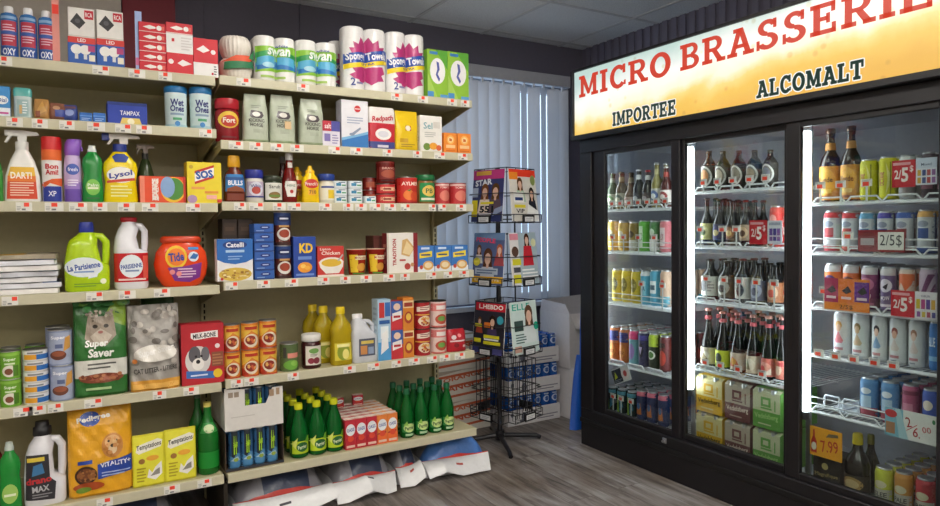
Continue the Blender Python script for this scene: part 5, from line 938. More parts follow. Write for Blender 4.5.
def tray(zz, label, high):
    t = thing('can_tray', label, 'tray', (S0[0], S0[1]+.15, zz)); w = S0[3]+.014; K = M('dcd9d4' if high else '4c3c30', 'paper')
    hf = .115 if high else .012
    MB().box(-w/2, -.156, 0, w/2, .15, .0035, K).build('base', t)
    if high:
        mb = MB().prism([(-w/2, .0036), (w/2, .0036), (w/2, .165), (w*.32, .165), (w*.2, .10), (-w*.16, .10), (-w*.16, .172), (-w/2, .182)], -.156, -.153, K)
        paint(mb, [('r', .06, .78, .14, .9, '9c8c7c'), ('r', .16, .78, .24, .9, '9c8c7c'), ('r', .76, .7, .84, .86, 'a88c70'), ('r', .88, .72, .94, .88, 'a88c70'), ('r', .1, .3, .5, .32, 'c4c0ba')], w, .182, lambda u, v, e: (u-w/2, -.156-e, v))
    else:
        mb = MB().box(-w/2, -.156, .0036, w/2, -.153, hf, M('2c3440', 'paper'))
    mb.build('front_panel', t)
    for x in (-w/2, w/2-.003): MB().box(x, -.153, .0036, x+.003, .15, .16 if high else .165, K).build('side_panel', t)
    return t
tray(0.245+.0006, 'low dark tray holding the lower energy drink cans on the bottom shelf', False)
tray(0.245+.176, 'white cardboard tray with a cut-out front on top of the lower energy drinks', True)
first = True
for lvl, (z, nm) in enumerate(((0.245+.0048, 'lower'), (0.245+.1805, 'upper'))):
    for r in range(3):
        for c in range(4):
            loc = (x0+c*pw, S0[1]+.035+r*.07, z); lab = f'tall black and blue energy drink can, {nm} tray, {["front", "second", "third"][r]} row, {["first", "second", "third", "fourth"][c]} from the left'
            if first: e0.location = loc; e0['label'] = lab; first = False; e0.scale = (1, 1, 1)
            else: dup(e0, loc, lab)
PER = [(0, .82), (.02, .96), (.05, 1), (.42, 1), (.52, .96), (.66, .74), (.80, .44), (.88, .36), (.9, .36)]
def per(S, lab, capc, art, g): return item('sparkling_water_bottle', lab, 'bottle', S, [('body', PER, '12702c', art, 'clear'), ('cap', [(.89, .44), (.97, .44), (1, .4)], capc, None, 'plastic')], group=g)
LIM = [('r', 0, .1, 1, .36, 'b4cc20'), ('e', .55, .24, .32, .1, '17602c'), ('t', 'Perrier', .55, .24, .08, .5, 'e8f0d0', 8, .02), ('p', [(.0, .30), (.3, .44), (.2, .2)], 'd8e070'), ('p', [(.7, .36), (1, .3), (1, .44), (.84, .46)], '6ca828')]
PG = [('r', 0, .14, 1, .34, '1f7c34'), ('e', .5, .24, .40, .10, 'c8dc90'), ('t', 'Perrier', .5, .24, .09, .66, '124c24', 6, .025), ('p', [(.1, .30), (.4, .3), (.3, .4)], '88b848'), ('r', .2, .06, .8, .11, 'a8c8a0')]
l0 = None
for c, S in enumerate(((0.8971, 2.99, 0.245, 0.0824, 0.2416, 0), (0.9813, 2.99, 0.245, 0.0848, 0.2451, 0), (1.0639, 2.99, 0.245, 0.0847, 0.2343, 0))):
    for r in range(4):
        lab = f'green sparkling water bottle with lime cap, {["left", "middle", "right"][c]} column, {["front", "second", "third", "back"][r]} row'
        if l0 is None:
            S = S[:3]+(.0835,)+S[4:]; l0 = per(S, lab, 'd0d41c', LIM, 'lime sparkling water bottles'); X0 = l0.location.copy(); l0w = S[3]
        else: dup(l0, (S[0], X0.y+r*(l0w+.003), X0.z), lab)
JB = lambda c1, c2: [('r', 0, 0, 1, 1, c1), *specks(9, .1, .08, .9, .44, 8, ['e8a088', 'a82030', 'f0c060'], .12, .05), ('r', 0, 0, 1, .34, c2), ('e', .5, .66, .44, .2, 'e8ecf0'), ('t', 'OASIS', .5, .66, .12, .7, '2c50a0', 6, .02), ('e', .5, .36, .3, .1, 'd84830'), ('r', .1, .06, .9, .14, 'e8c8b8')]
jr = {}
for c, (S, kind) in enumerate((((1.1285, 2.99, 0.245, 0.054, 0.1337, 0), 'red'), ((1.1793, 2.99, 0.245, 0.0524, 0.1372, 0), 'red'), ((1.2335, 2.99, 0.245, 0.0507, 0.1407, 0), 'red'), ((1.2874, 2.99, 0.245, 0.0516, 0.1395, 0), 'orange'), ((1.3422, 2.99, 0.245, 0.0525, 0.1408, 0), 'orange'))):
    for r in range(6):
        col = 'c02838' if kind == 'red' else 'e08038'
        lab = f'small {kind} juice box, {["front", "second", "third", "fourth", "fifth", "back"][r]} row, {["leftmost", "second from the left", "third from the left", "fourth from the left", "rightmost"][c]}'
        if c == 0 and r == 0: xj0, wj = S[0], .0535
        S_ = (xj0+c*wj, S[1]+r*.05, S[2], wj-.002, .138, 0)
        if kind not in jr:
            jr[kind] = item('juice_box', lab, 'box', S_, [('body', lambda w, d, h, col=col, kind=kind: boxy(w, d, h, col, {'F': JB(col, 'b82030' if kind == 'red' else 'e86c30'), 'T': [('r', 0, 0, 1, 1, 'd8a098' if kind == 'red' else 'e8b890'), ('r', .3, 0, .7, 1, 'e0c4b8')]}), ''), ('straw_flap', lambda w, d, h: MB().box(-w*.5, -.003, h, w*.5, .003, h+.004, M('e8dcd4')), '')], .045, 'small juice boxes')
        else:
            b_ = jr[kind]; dup(b_, (S_[0], S_[1]+.0225, b_.location.z), lab)
for (dx, dy, lab) in ((.02, .30, 'dark red juice box lying on top of the back rows, left one'), (.13, .31, 'dark red juice box lying on top of the back rows, right one')):
    o = dup(jr['red'], (xj0+dx, S[1]+dy-.07, 0.245+.1425), lab); o.rotation_euler = (0, 0, .3 if 'left' in lab else -.2); o.scale = (1, .8, .35)
p0 = None
for c, S in enumerate(((1.4349, 2.99, 0.245, 0.0816, 0.2384, 0), (1.5125, 2.99, 0.245, 0.0836, 0.2413, 0), (1.59, 2.99, 0.245, 0.0827, 0.2415, 0), (1.6612, 2.99, 0.245, 0.0786, 0.2388, 0))):
    for r in range(3):
        lab = f'green sparkling water bottle with green cap, {["leftmost", "second", "third", "rightmost"][c]} column, {["front", "middle", "back"][r]} row'
        if p0 is None:
            S = S[:3]+(.0725,)+S[4:]; p0 = per(S, lab, '16603c', PG, 'plain sparkling water bottles'); X0 = p0.location.copy()
        else: dup(p0, (S[0], X0.y+r*.08, X0.z), lab)
# -- white plastic salt bags under the bottom shelves
def salt_bag(x, y, w, d, h, rz, lab, flap, lift=.10, twist=0):
    t = thing('salt_bag', lab, 'bag', (x, y, 0), rz, 'bags under the bottom shelf')
    Gm = M('8c8c94', 'film'); Wm, Bm, Dm, Rm = M('dfe0e2', 'film'), M('4a78c0', 'film'), M('34405c', 'film'), M('c83c34', 'film')
    def up(u, v):
        a, b = 2*u-1, 2*v-1; q = max(0, (1-abs(a)**3.2))*max(0, (1-abs(b)**3.2))
        z = .012+h*q**.55+.008*math.sin(u*14+v*9)*q+.006*math.sin(u*23-v*17+w*40)*q
        return (a*w/2*(1-.06*b*b), b*d/2*(1-.05*a*a), z)
    mf = lambda u, v: Rm if .02 < v < .05 and u > .06 else ((Bm if 'blue' in flap and v < .3 else (Dm if .3 < u < .8 and v < .5 else Gm)) if v > .05 and .04 < u < .96 else Wm)
    mb = MB().grid(up, 30, 40, Wm, True, mf)
    mb.grid(lambda u, v: (lambda p: (p[0], p[1], .003))(up(1-u, v)), 8, 8, Wm)
    # closed rim between the top and the underside
    for e in (lambda t_: (t_, 0), lambda t_: (1, t_), lambda t_: (1-t_, 1), lambda t_: (0, 1-t_)):
        P = [e(i/24) for i in range(25)]
        mb.add([(up(*p)[0], up(*p)[1], .003) for p in P]+[up(*p) for p in P], [(i, i+1, i+26, i+25) for i in range(24)], Wm)
    mb.build('body', t)
    fl = .085
    def fp(u, v):
        x_ = (u-.5)*w*(1.0-.05*v); zq = (u*1.6+twist/PI) % 2; zig = 2*abs(zq-1)-1
        return (x_+.02*v*zig, -d/2*(1-.05*(2*u-1)**2)+.012-v*fl*(.9+.1*zig), .075*(1-v)**1.1+max(.004, .012+lift*v*(1-v)*1.2*(.7+.6*zig)+.035*v*max(0, zig)))
    slot = M('4c4c54' if 'red' not in flap else 'b05048', 'matte')
    mk = lambda u, v: slot if (.46 < u < .56 and .42 < v < .54) else (Rm if (.93 < v < .96 and 'red' in flap) or v < .05 else Wm)
    fb = MB().grid(fp, 44, 18, Wm, True, mk)
    fb.grid(lambda u, v: (lambda p: (p[0], p[1], p[2]-.0025))(fp(1-u, v)), 44, 18, Wm)
    fb.build('top_flap', t)
    return t
salt_bag(.19, 3.195, .40, .36, .18, .02, 'white and blue plastic salt bag under the left unit', 'plain', .05)
salt_bag(.82, 3.20, .44, .35, .18, .02, 'dark printed white plastic bag on the floor under the energy drinks', 'plain', .06, 1.2)
salt_bag(1.215, 3.195, .32, .35, .18, .0, 'white plastic bag with a folded flap under the juice boxes', 'plain', .09, 4.0)
salt_bag(1.455, 3.215, .135, .34, .17, .0, 'narrow white plastic bag squeezed between two others on the floor', 'red', .12, 2.2)
salt_bag(1.735, 3.165, .38, .26, .17, -.10, 'white and bright blue plastic bag at the right end of the shelving', 'blue red', .05, 5.2)


# ================================================================== drinks in the cooler
ORD = ['front', 'second', 'third', 'fourth', 'fifth', 'sixth']
COLN = ['first', 'second', 'third', 'fourth', 'fifth', 'sixth', 'seventh']
SHN = {1: 'top', 2: 'second', 3: 'third', 4: 'fourth', 5: 'lowest', 6: 'bottom'}
def place_rows(t0, code, c, desc, rows, pitch, extra=None):
    """the front one gets its own label, then copies stand behind it"""
    side = DOORS[code//10][2]; lv = code % 10
    sh = {(1, 5): 'bottom', (2, 5): 'bottom', (3, 5): 'fifth'}.get((code//10, lv), SHN[lv])
    lab = lambda r: f'{desc}, {ORD[r]} row, {COLN[c]} column, {sh} shelf, {side} door'
    t0['label'] = lab(0)
    for r in range(1, rows):
        dup(t0, (t0.location.x+r*pitch, t0.location.y, t0.location.z), lab(r))
def dcan(S, art, col, lid='b9bbc0', top=None):
    return item('drink_can', '', 'can', S, [('body', DRINK, col, art, 'gloss', dict(N=24)), ('lid', DRINKLID, lid, None, 'metal', dict(N=24))], group='canned drinks in the cooler')
def brow(code, Ss, kinds, rows, maxw=None):
    for c, (S, k) in enumerate(zip(Ss, kinds)):
        desc, col, art = k[:3]; w = min(S[3]*.98, maxw or 9)
        t = dcan(S[:3]+(w,)+S[4:], art, col, *(k[3:] or ()))
        place_rows(t, code, c, desc, rows if isinstance(rows, int) else rows[c], w+.004)
def bottle(S, desc, code, c, rows, glass, prof, parts, kind='gloss'):
    t = item('beer_bottle', '', 'bottle', S, [('body', prof, glass, None, kind, dict(N=24))]+parts, group='bottles in the cooler')
    place_rows(t, code, c, desc, rows, S[3]+.006)
LONG = [(0, .9), (.02, 1), (.52, 1), (.62, .8), (.72, .46), (.92, .38), (.93, .42), (.955, .42)]
def lab_(z0, z1, art, col): return ('label', [(z0, 1.015), (z1, 1.015)], col, art, 'paper', dict(N=24))
def crown(col): return ('cap', [(.95, .46), (.96, .5), (.985, .48), (1, .34)], col, None, 'metal', dict(N=16))
def neck(col, z0=.74, z1=.86): return ('neck_label', [(z0, .50), (z1, .43)], col, None, 'paper', dict(N=20))
def b(S, desc, code, c, rows, glass, lc, art, cap, nk=None, z=(.1, .46), prof=LONG):
    bottle(S, desc, code, c, rows, glass, prof, [lab_(z[0], z[1], art, lc), crown(cap)]+([neck(nk, .81, .87) if code == 24 else neck(nk)] if nk else []))
def oval(c1, c2, txt=None): return [('e', .5, .5, .42, .38, c1), ('e', .5, .45, .26, .2, c2)]+([('t', txt, .5, .74, .2, .6, '2a2a30')] if txt else [])
# ---- left door
for c, (S, d, g, lc, art, cap, nk) in enumerate((
    ((2.9547, 2.7, 1.37, 0.0667, 0.2075, 1), 'green beer bottle with a grey label', '3c4a34', 'b8b4a8', oval('6c8c5c', 'e0dcd0'), '4a5a48', '8c8c80'),
    ((2.8837, 2.7, 1.37, 0.0687, 0.21, 1), 'brown beer bottle with a dark label', '4c3c28', 'a8a494', oval('3c4c40', 'c8c0a8'), '5c4c38', '9c8c6c'),
    ((2.8114, 2.7, 1.37, 0.0665, 0.1508, 1), 'squat brown bottle with a pink label', '6c5444', 'c8b0a8', oval('9c6c64', 'e8d8d0'), 'b8a898', None),
    ((2.7449, 2.7, 1.37, 0.0645, 0.2144, 1), 'bottle with silver foil neck and dark label', '23262c', '2c2c34', oval('4c4c58', 'c8c8d0'), 'd8d8dc', 'e4e6ea'),
    ((2.6769, 2.7, 1.37, 0.0625, 0.2057, 1), 'bottle with white neck and red cap', '24242a', '383440', oval('5c4c50', 'b8b0b4'), 'b82838', 'e0dfe2'),
    ((2.6109, 2.7, 1.37, 0.0606, 0.2398, 1), 'pale golden clear bottle with a silver cap', '8c8450', 'd4d0c8', oval('4c68a0', 'e8e8e8'), 'd0d0d0', 'b8b080'),
    ((2.5466, 2.7, 1.37, 0.0623, 0.2152, 1), 'dark red bottle with a white label', '4c1c1c', 'd8d0c8', oval('8c2c34', 'e8e0d8'), 'd0ccc8', 'a8443c'))):
    b(S, d, 11, c, 2, g, lc, art, cap, nk, (.12, .42))
K = lambda bg, *sh: [('r', 0, 0, 1, 1, bg)]+list(sh)
GOLD = ('gold beer can', 'c89c34', K('d0a43c', ('r', .2, .2, .8, .8, 'e8c458'), ('e', .5, .62, .3, .1, 'f0e8d0'), ('t', 'BLONDE', .5, .34, .08, .6, '6c4c18')))
brow(12, ((2.9473, 2.7, 1.134, 0.0749, 0.1734, 1), (2.8638, 2.7, 1.134, 0.0802, 0.1646, 1), (2.7772, 2.7, 1.134, 0.0656, 0.1613, 1), (2.703, 2.7, 1.134, 0.0746, 0.1696, 1), (2.6222, 2.7, 1.134, 0.0647, 0.1664, 1), (2.5494, 2.7, 1.134, 0.0729, 0.1689, 1)),
     (GOLD, GOLD, ('dark and gold beer can', '8c7438', K('947c3c', ('r', 0, 0, 1, .4, 'c8c4b8'), ('e', .5, .6, .3, .12, '4c3c20'))), ('bright green beer can', '58a83c', K('5cb040', ('r', .3, .15, .7, .85, 'd8e8d0'), ('t', 'LIME', .5, .5, .12, .6, '2c6c24', 90))),
      ('dark green and white beer can', '3c6c3c', K('447844', ('r', 0, 0, 1, .42, 'dcdcd8'), ('e', .5, .66, .26, .12, 'c8d8c0'))), ('rose pink beer can', 'b8646c', K('c06c74', ('r', .24, .2, .76, .8, 'd8c8c8'), ('t', 'ROSE', .5, .5, .12, .5, '8c3440', 90)))), 3, .066)
LEM = ('yellow beer can', 'd8bc34', K('dcc038', ('e', .5, .56, .36, .22, '8c7c28'), ('t', 'ALE', .5, .56, .1, .5, 'f0e4a0'), ('r', .1, .1, .9, .2, 'b89c20')))
BLU = ('sky blue beer can', '4ca8c8', K('54b0d0', ('r', .2, .3, .8, .7, '88c8dc'), ('t', 'IPA', .5, .5, .14, .5, '1c4c68'), ('r', 0, .88, 1, 1, 'd8dce0')))
brow(13, ((2.9156, 2.7, 0.844, 0.074, 0.1846, 1), (2.8378, 2.7, 0.844, 0.0715, 0.1842, 1), (2.7626, 2.7, 0.844, 0.0692, 0.1839, 1), (2.6899, 2.7, 0.844, 0.0669, 0.1863, 1), (2.6196, 2.7, 0.844, 0.0647, 0.194, 1), (2.5472, 2.7, 0.844, 0.0695, 0.1961, 1)),
     (LEM, LEM, LEM, BLU, ('blue can with white box print', '50a0c0', K('58a8c8', ('r', .16, .36, .84, .72, 'e4e8e8'), ('r', .24, .46, .76, .6, '3c5c70'))), ('pale peach can with a red dot', 'c8a890', K('d0b098', ('c', .5, .7, .2, 'd83c34'), ('r', 0, 0, 1, .3, '5ca8c0')))), 5, .062)
COLA = ('orange and navy can', 'b8642c', K('c06c30', ('r', 0, .62, 1, .92, '2c3484'), ('e', .5, .34, .34, .2, 'e08c40'), ('t', 'FIZZ', .5, .3, .08, .6, '5c2c14')))
brow(14, ((2.9346, 2.7, 0.499, 0.0749, 0.1981, 1), (2.8559, 2.7, 0.499, 0.0723, 0.1946, 1), (2.7799, 2.7, 0.499, 0.0699, 0.1969, 1), (2.7065, 2.7, 0.499, 0.0676, 0.1936, 1), (2.6309, 2.7, 0.499, 0.0725, 0.1957, 1), (2.5517, 2.7, 0.499, 0.0698, 0.1921, 1)),
     (COLA, COLA, ('pink and teal can', '6ca0b0', K('74a8b4', ('r', 0, .76, 1, 1, 'd83c78'), ('e', .5, .4, .34, .24, '9c7cb8'))), ('navy blue can', '2c2c54', K('30305c', ('e', .5, .5, .3, .22, '14142c'), ('p', [(.3, .6), (.7, .6), (.5, .36)], 'b8a8d0'), ('r', 0, .8, 1, .94, '5048a0'))),
      ('lime and black can with a white ring', '2c3424', K('2c3428', ('r', 0, .66, 1, 1, 'b4cc3c'), ('c', .5, .42, .4, 'e0e0d4'), ('c', .5, .42, .28, '4c7c3c'))), ('dark red can', '5c2420', K('64282c', ('e', .5, .4, .36, .22, 'c0483c'), ('r', .2, .7, .8, .84, '2c1c1c')))), 5, .062)
MON = ('black can with green and blue flashes', '1c2c2c', K('20302c', ('p', [(.2, 0), (.6, 0), (.4, .9), (.3, .9)], '8cb030'), ('p', [(.6, .1), (.9, .3), (.7, .9)], '3c88a8'), ('r', 0, .8, 1, .95, '4c8ca0')))
PNK = ('navy can with pink rim and orange print', '2c3458', K('303860', ('r', 0, .86, 1, 1, 'd06c80'), ('p', [(.2, .2), (.8, .2), (.7, .6), (.3, .6)], 'd87c3c'), ('e', .5, .5, .2, .12, '4c70a0')))
brow(15, ((2.9579, 2.7, 0.204, 0.0716, 0.1353, 1), (2.878, 2.7, 0.204, 0.0732, 0.1387, 1), (2.7975, 2.7, 0.204, 0.0667, 0.1419, 1), (2.7226, 2.7, 0.204, 0.072, 0.1618, 1), (2.6463, 2.7, 0.204, 0.0768, 0.17, 1), (2.5654, 2.7, 0.204, 0.081, 0.1722, 1)), (MON, MON, MON, PNK, PNK, PNK), 5, .062)
# hanging price card under the fourth shelf of the left door
def card(name, lab, cat, S, art, bg, rot=0, th=.002, tilt=0):
    u, f, z, w, h, _ = S
    mb = MB().box(-w/2, 0, 0, w/2, th, h, M(bg)); paint(mb, art, w, h, lambda a, c, e: (a-w/2, -e, c))
    o = mb.build(name); o.location = (f, u, z); o.rotation_euler = (0, math.radians(tilt), -PI/2)
    return tag(o, lab, cat)
Sx = (2.7937, 2.663, 0.499, 0.1967, 0.1233, 1)
card('price_card', 'tilted dark card with a white round print hanging under the left door shelf', 'card', (Sx[0], 2.655, .405, .145, .085, 1), [('r', .02, .06, .55, .94, '1c2030'), ('p', [(.1, .3), (.2, .8), (.3, .4)], 'c8d030'), ('e', .74, .5, .22, .4, 'e8dcdc'), ('e', .74, .5, .1, .2, 'c84c4c'), ('l', .08, .1, .5, .3, 2, '8c90a0')], 'd8d8dc', tilt=-24)
# ---- middle door
GL = [('e', .5, .5, .46, .46, 'd4d4d0'), ('e', .5, .5, .38, .38, '6c6860'), ('e', .5, .5, .2, .2, 'b8b0a0'), ('r', .3, .16, .7, .26, 'e4e0d8')]
for c, (S, gc) in enumerate((((2.2753, 2.7, 1.442, 0.0725, 0.1962, 1), 'b07848'), ((2.1915, 2.7, 1.442, 0.0695, 0.1871, 1), 'c4b8a4'), ((2.1001, 2.7, 1.442, 0.0662, 0.1803, 1), '7c7468'), ((2.0172, 2.7, 1.442, 0.0685, 0.174, 1), '8c7c68'), ((1.9339, 2.7, 1.442, 0.0654, 0.1678, 1), '6c7484'))):
    art = GL[:2]+[('e', .5, .5, .3, .3, gc)]+GL[3:]
    bottle(S, 'dark bottle with a large round pale label', 21, c, 1, '1d1a1c', [(0, .9), (.02, 1), (.62, 1), (.74, .7), (.82, .4), (.95, .34)], [lab_(.06, .64, [('r', 0, 0, 1, 1, '2c2826')]+art, '2c2826'), ('cap', [(.94, .4), (1, .38)], '5c5048', None, 'metal', dict(N=16))])
BB = [(0, .9), (.02, 1), (.46, 1), (.60, .7), (.68, .42), (.93, .34), (.955, .36)]
for c, (S, lc, art) in enumerate((
    ((2.2835, 2.7, 1.176, 0.0608, 0.2318, 1), 'b8b478', oval('d8d4a0', '4c5c3c')), ((2.2077, 2.7, 1.176, 0.0614, 0.2225, 1), '303050', oval('3c3868', 'b8a878')),
    ((2.1324, 2.7, 1.176, 0.059, 0.2134, 1), '3c2c2c', oval('8c5c3c', 'd8b878')), ((2.0572, 2.7, 1.176, 0.0567, 0.2137, 1), 'a08c74', oval('d0b490', '5c3c2c')))):
    b(S, 'dark long-necked beer bottle', 22, c, 3, '18161a', lc, art, '8c2c2c' if c == 3 else '3c3838', None, (.12, .46), BB)
brow(22, ((1.8996, 2.7, 1.176, 0.0569, 0.1824, 1),), (('red and white can', 'c03c34', K('c84038', ('r', 0, .3, 1, .5, 'e8dcd8'), ('e', .5, .7, .3, .12, 'e8a098'))),), 3, .066)
def price5(lab, S, txt='5$', small='2/'):
    card('price_sign', lab, 'sign', S, [('r', 0, 0, 1, 1, 'c4182c'), ('r', .05, .82, .8, .92, 'e8b0b4'), ('t', txt[0], .56, .46, .54, .3, 'fbf3f0', 0, .03), ('t', '$' if '$' in txt else txt[1:], .84, .66, .26, .16, 'fbf3f0', 0, .02)]+([('t', small, .26, .48, .34, .3, 'fbf3f0', 0, .02)] if small else []), 'c4182c')
Z_ = lambda S, z: S[:2]+(z,)+S[3:]
S = (1.9393, 2.655, 1.176, 0.0888, 0.1068, 1); price5('red price sign reading 5$ in the middle cooler door', Z_(S, S[2]+.012), '5$', '2/')
S = (1.8574, 2.655, 1.176, 0.0702, 0.1, 1); card('drink_poster', 'pale card picturing purple cans beside the red 5$ sign', 'card', Z_(S, S[2]+.016), [('r', .1, .8, .9, .92, 'a8acc0'), ('r', .14, .12, .36, .66, '6c4c9c'), ('r', .4, .12, .62, .66, '4c3c8c'), ('r', .66, .12, .88, .66, '8c5cac'), ('r', .1, .3, .9, .36, 'd8d0e4')], 'dfe2ee')
for c, (S, lc, art, cp) in enumerate((
    ((2.2704, 2.7, 0.909, 0.0848, 0.1979, 1), 'd4d4cc', [('e', .4, .5, .3, .3, '5c5c60'), ('l', .5, .2, .95, .8, 4, '8c8c8c')], '2c2c2c'), ((2.1717, 2.7, 0.909, 0.0805, 0.1929, 1), '54544c', oval('b8b8b0', '3c3c3c'), '2c2c2c'),
    ((2.0784, 2.7, 0.909, 0.0739, 0.2068, 1), 'd0d0c8', [('e', .6, .4, .24, .3, '3c3c40'), ('e', .3, .6, .16, .2, '9c9c94')], '6c2c2c'), ((1.9918, 2.7, 0.909, 0.0705, 0.1882, 1), '5c6078', oval('98a0b8', '40405c'), '2c2c2c'),
    ((1.9072, 2.7, 0.909, 0.0648, 0.1837, 1), 'a86c48', oval('d8b090', 'c84838'), '2c2c2c'))):
    b(S, 'stout dark beer bottle with a wide label', 23, c, 3, '151417', lc, art, cp, None, (.1, .58), [(0, .9), (.02, 1), (.6, 1), (.7, .7), (.78, .44), (.93, .38), (.955, .4)])
FB = [(0, .84), (.02, .94), (.32, .94), (.46, .8), (.60, .52), (.76, .34), (.93, .32), (.955, .36)]
for c, (S, lc, art) in enumerate((
    ((2.2782, 2.7, 0.576, 0.0762, 0.2888, 1), 'c4b8a4', [('e', .5, .5, .36, .3, 'e4dccc'), ('p', [(.2, .2), (.5, .7), (.8, .3)], '8c7c5c'), ('r', .3, .1, .7, .24, 'b84838')]),
    ((2.1907, 2.7, 0.576, 0.0728, 0.2823, 1), 'c4cc38', [('e', .5, .55, .24, .3, '3c3c2c'), ('r', .1, .06, .9, .2, '8cb04c')]),
    ((2.1042, 2.7, 0.576, 0.0696, 0.2854, 1), 'c8b8a8', [('p', [(.1, .2), (.4, .8), (.7, .6), (.9, .2)], 'c06048'), ('e', .5, .5, .2, .2, 'd89c48')]),
    ((2.0195, 2.7, 0.576, 0.0638, 0.2835, 1), 'ccc0a8', [('e', .6, .5, .3, .34, 'e0d4c0'), ('p', [(.2, .2), (.4, .9), (.6, .2)], '6c7858')]),
    ((1.939, 2.7, 0.576, 0.0687, 0.2865, 1), 'd06c64', [('e', .5, .5, .4, .3, 'e8a090'), ('e', .36, .4, .18, .2, 'c83c44'), ('p', [(.5, .1), (.9, .1), (.9, .5)], 'e8d8c8')]),
    ((1.8698, 2.7, 0.576, 0.0489, 0.2895, 1), 'd87c6c', [('e', .5, .5, .3, .3, 'e8c8b0'), ('r', .1, .7, .9, .9, 'c84c54')]))):
    b(S, 'slender dark beer bottle with an illustrated label', 24, c, 3, '161416', lc, art, 'c88c84', 'c85c64', (.05, .33), FB)
def carrier(S, lab, dark, pale, tcol, d=.13):
    u, f, z, w, h, _ = S
    t = thing('six_pack_carton', lab, 'carton', (f+d/2, u, z), -PI/2, 'six-pack cartons in the cooler')
    mb = MB().prism([(-d/2, 0), (d/2, 0), (d/2, h*.93), (d*.30, h), (-d*.30, h), (-d/2, h*.93)], -w/2, w/2, M(dark), 'x')
    def fr(a, v, e): 
        k = h*.93
        return (a-w/2, -d/2-e, v) if v <= k else (a-w/2, -d/2+(v-k)/(h-k)*d*.2-e, v)
    L2 = h
    paint(mb, [('r', 0, .44, 1, .93, pale), ('r', 0, .93, 1, .995, pale)], w, h, fr, 9, .008)
    paint(mb, [('r', .3, .56, .66, .80, dark), ('r', .38, .62, .58, .74, pale), ('r', .3, .50, .7, .54, dark), ('t', 'Vedelsberg', .5, .3, .17, .86, tcol, 3, .02), ('l', .2, .08, .8, .16, 1, pale), ('r', .8, .48, .84, .76, dark)], w, h, fr, 9, .01, 'paper', .0012)
    mb.build('body', t)
    MB().box(-w*.30, -.006, h+.0005, w*.30, .006, h+.006, M(pale)).build('carry_flap', t)
    for x in (-w*.24, w*.24):
        MB().cyl(x, -d*.43, h*.9, h*1.0, .013, M('c8ccd0', 'metal'), .012, 12).build('bottle_cap', t)
    return t
CC = (('yellow', 'd8a81c', 'd8cc94', '4c3c18'), ('maroon', '6c3c3c', 'b4a898', 'd8c8b8'), ('green', '5c9c3c', 'c4c8a4', 'a8d080'))
for c, S in enumerate(((2.2454, 2.7, 0.172, 0.1597, 0.1882, 1), (2.0821, 2.7, 0.172, 0.1438, 0.185, 1), (1.9284, 2.7, 0.172, 0.1423, 0.1774, 1))):
    n_, dk_, pl_, tc_ = CC[c]; w = S[3]*.97; h = .178
    for k in range(2):
        carrier((S[0], S[1], 0.168+.0005+k*(h+.0075), w, h, 1), f'{n_} and cream six-pack beer carton, {["lower", "upper"][k]} one of its pile', dk_, pl_, tc_)
        carrier((S[0], S[1]+.145, 0.168+.0005+k*(h+.0075), w, h, 1), f'{n_} and cream six-pack beer carton in the back row, {["lower", "upper"][k]} one', dk_, pl_, tc_)
# ---- right door
BIG = [(0, .9), (.02, 1), (.5, 1), (.6, .82), (.68, .5), (.74, .42), (.88, .36), (.9, .42), (.93, .42)]
for c, S in enumerate(((1.6597, 2.7, 1.367, 0.0815, 0.3017, 1), (1.5716, 2.7, 1.367, 0.0751, 0.3015, 1))):
    bottle(S, 'large brown beer bottle with amber label', 31, c, 1, '2a1a12', BIG, [lab_(.02, .48, [('r', 0, 0, 1, 1, 'c88a30'), ('e', .5, .55, .46, .4, 'dca440'), ('t', 'Blonde', .5, .6, .16, .7, '4c2c14', 0, .02), ('r', .2, .2, .8, .32, 'e8c470'), ('r', .1, .05, .9, .12, '8c4c1c')], 'c88a30'), ('neck_label', [(.70, .52), (.80, .45)], 'b8803c', None, 'paper', dict(N=20)), ('cap', [(.92, .34), (.94, .46), (.99, .46), (1, .4)], '6c5c50', None, 'metal', dict(N=16))])
OCT = ('yellow-green can with upward red lettering', 'c4c41c', K('ccca22', ('t', 'OCTANE', .36, .5, .13, .82, 'a83c50', 90, .03), ('p', [(.6, .1), (.9, .5), (.6, .9), (.7, .5)], 'e4e088'), ('r', .8, .1, .86, .9, '8c8c1c')))
brow(31, ((1.4972, 2.7, 1.367, 0.064, 0.1611, 1), (1.4236, 2.7, 1.367, 0.0647, 0.165, 1), (1.3524, 2.7, 1.367, 0.0564, 0.1648, 1), (1.2773, 2.7, 1.367, 0.0503, 0.1678, 1)), (OCT, OCT, ('silver white can', 'c8ccd0', K('d0d4d6', ('r', .2, .3, .8, .6, 'a8acb4'))), ('dark can with pink tones', '4c3c48', K('50404c', ('r', .1, .2, .9, .5, 'a86c84')))), 3, .067)
S = (1.3305, 2.655, 1.367, 0.0814, 0.099, 1); price5('red price sign reading 2/5$ on the top shelf of the right door', Z_(S, 1.363+.045), '5$', '2/')
S = (1.2537, 2.655, 1.367, 0.069, 0.0964, 1); card('drink_poster', 'pale blue card picturing four cans beside the upper 2/5$ sign', 'card', Z_(S, 1.363+.050), [('r', 0, .62, 1, 1, 'c8d4e8'), ('t', 'Mixed', .5, .76, .1, .5, '3c4468')]+[('r', .08+.23*k, .06, .25+.23*k, .56, ['d8a83c', '3c4c8c', 'b8484c', '8c5c9c'][k]) for k in range(4)]+[('r', .05, .28, .95, .34, 'e4e8f0')], 'dfe4f0')
def COORS(top, mid): return K('c0c4ca', ('r', 0, .86, 1, 1, top), ('r', .1, .1, .9, .8, 'ccd0d6'), ('r', .2, .36, .8, .6, mid), ('e', .5, .7, .3, .08, '8c94a8'), ('r', 0, 0, 1, .16, mid))
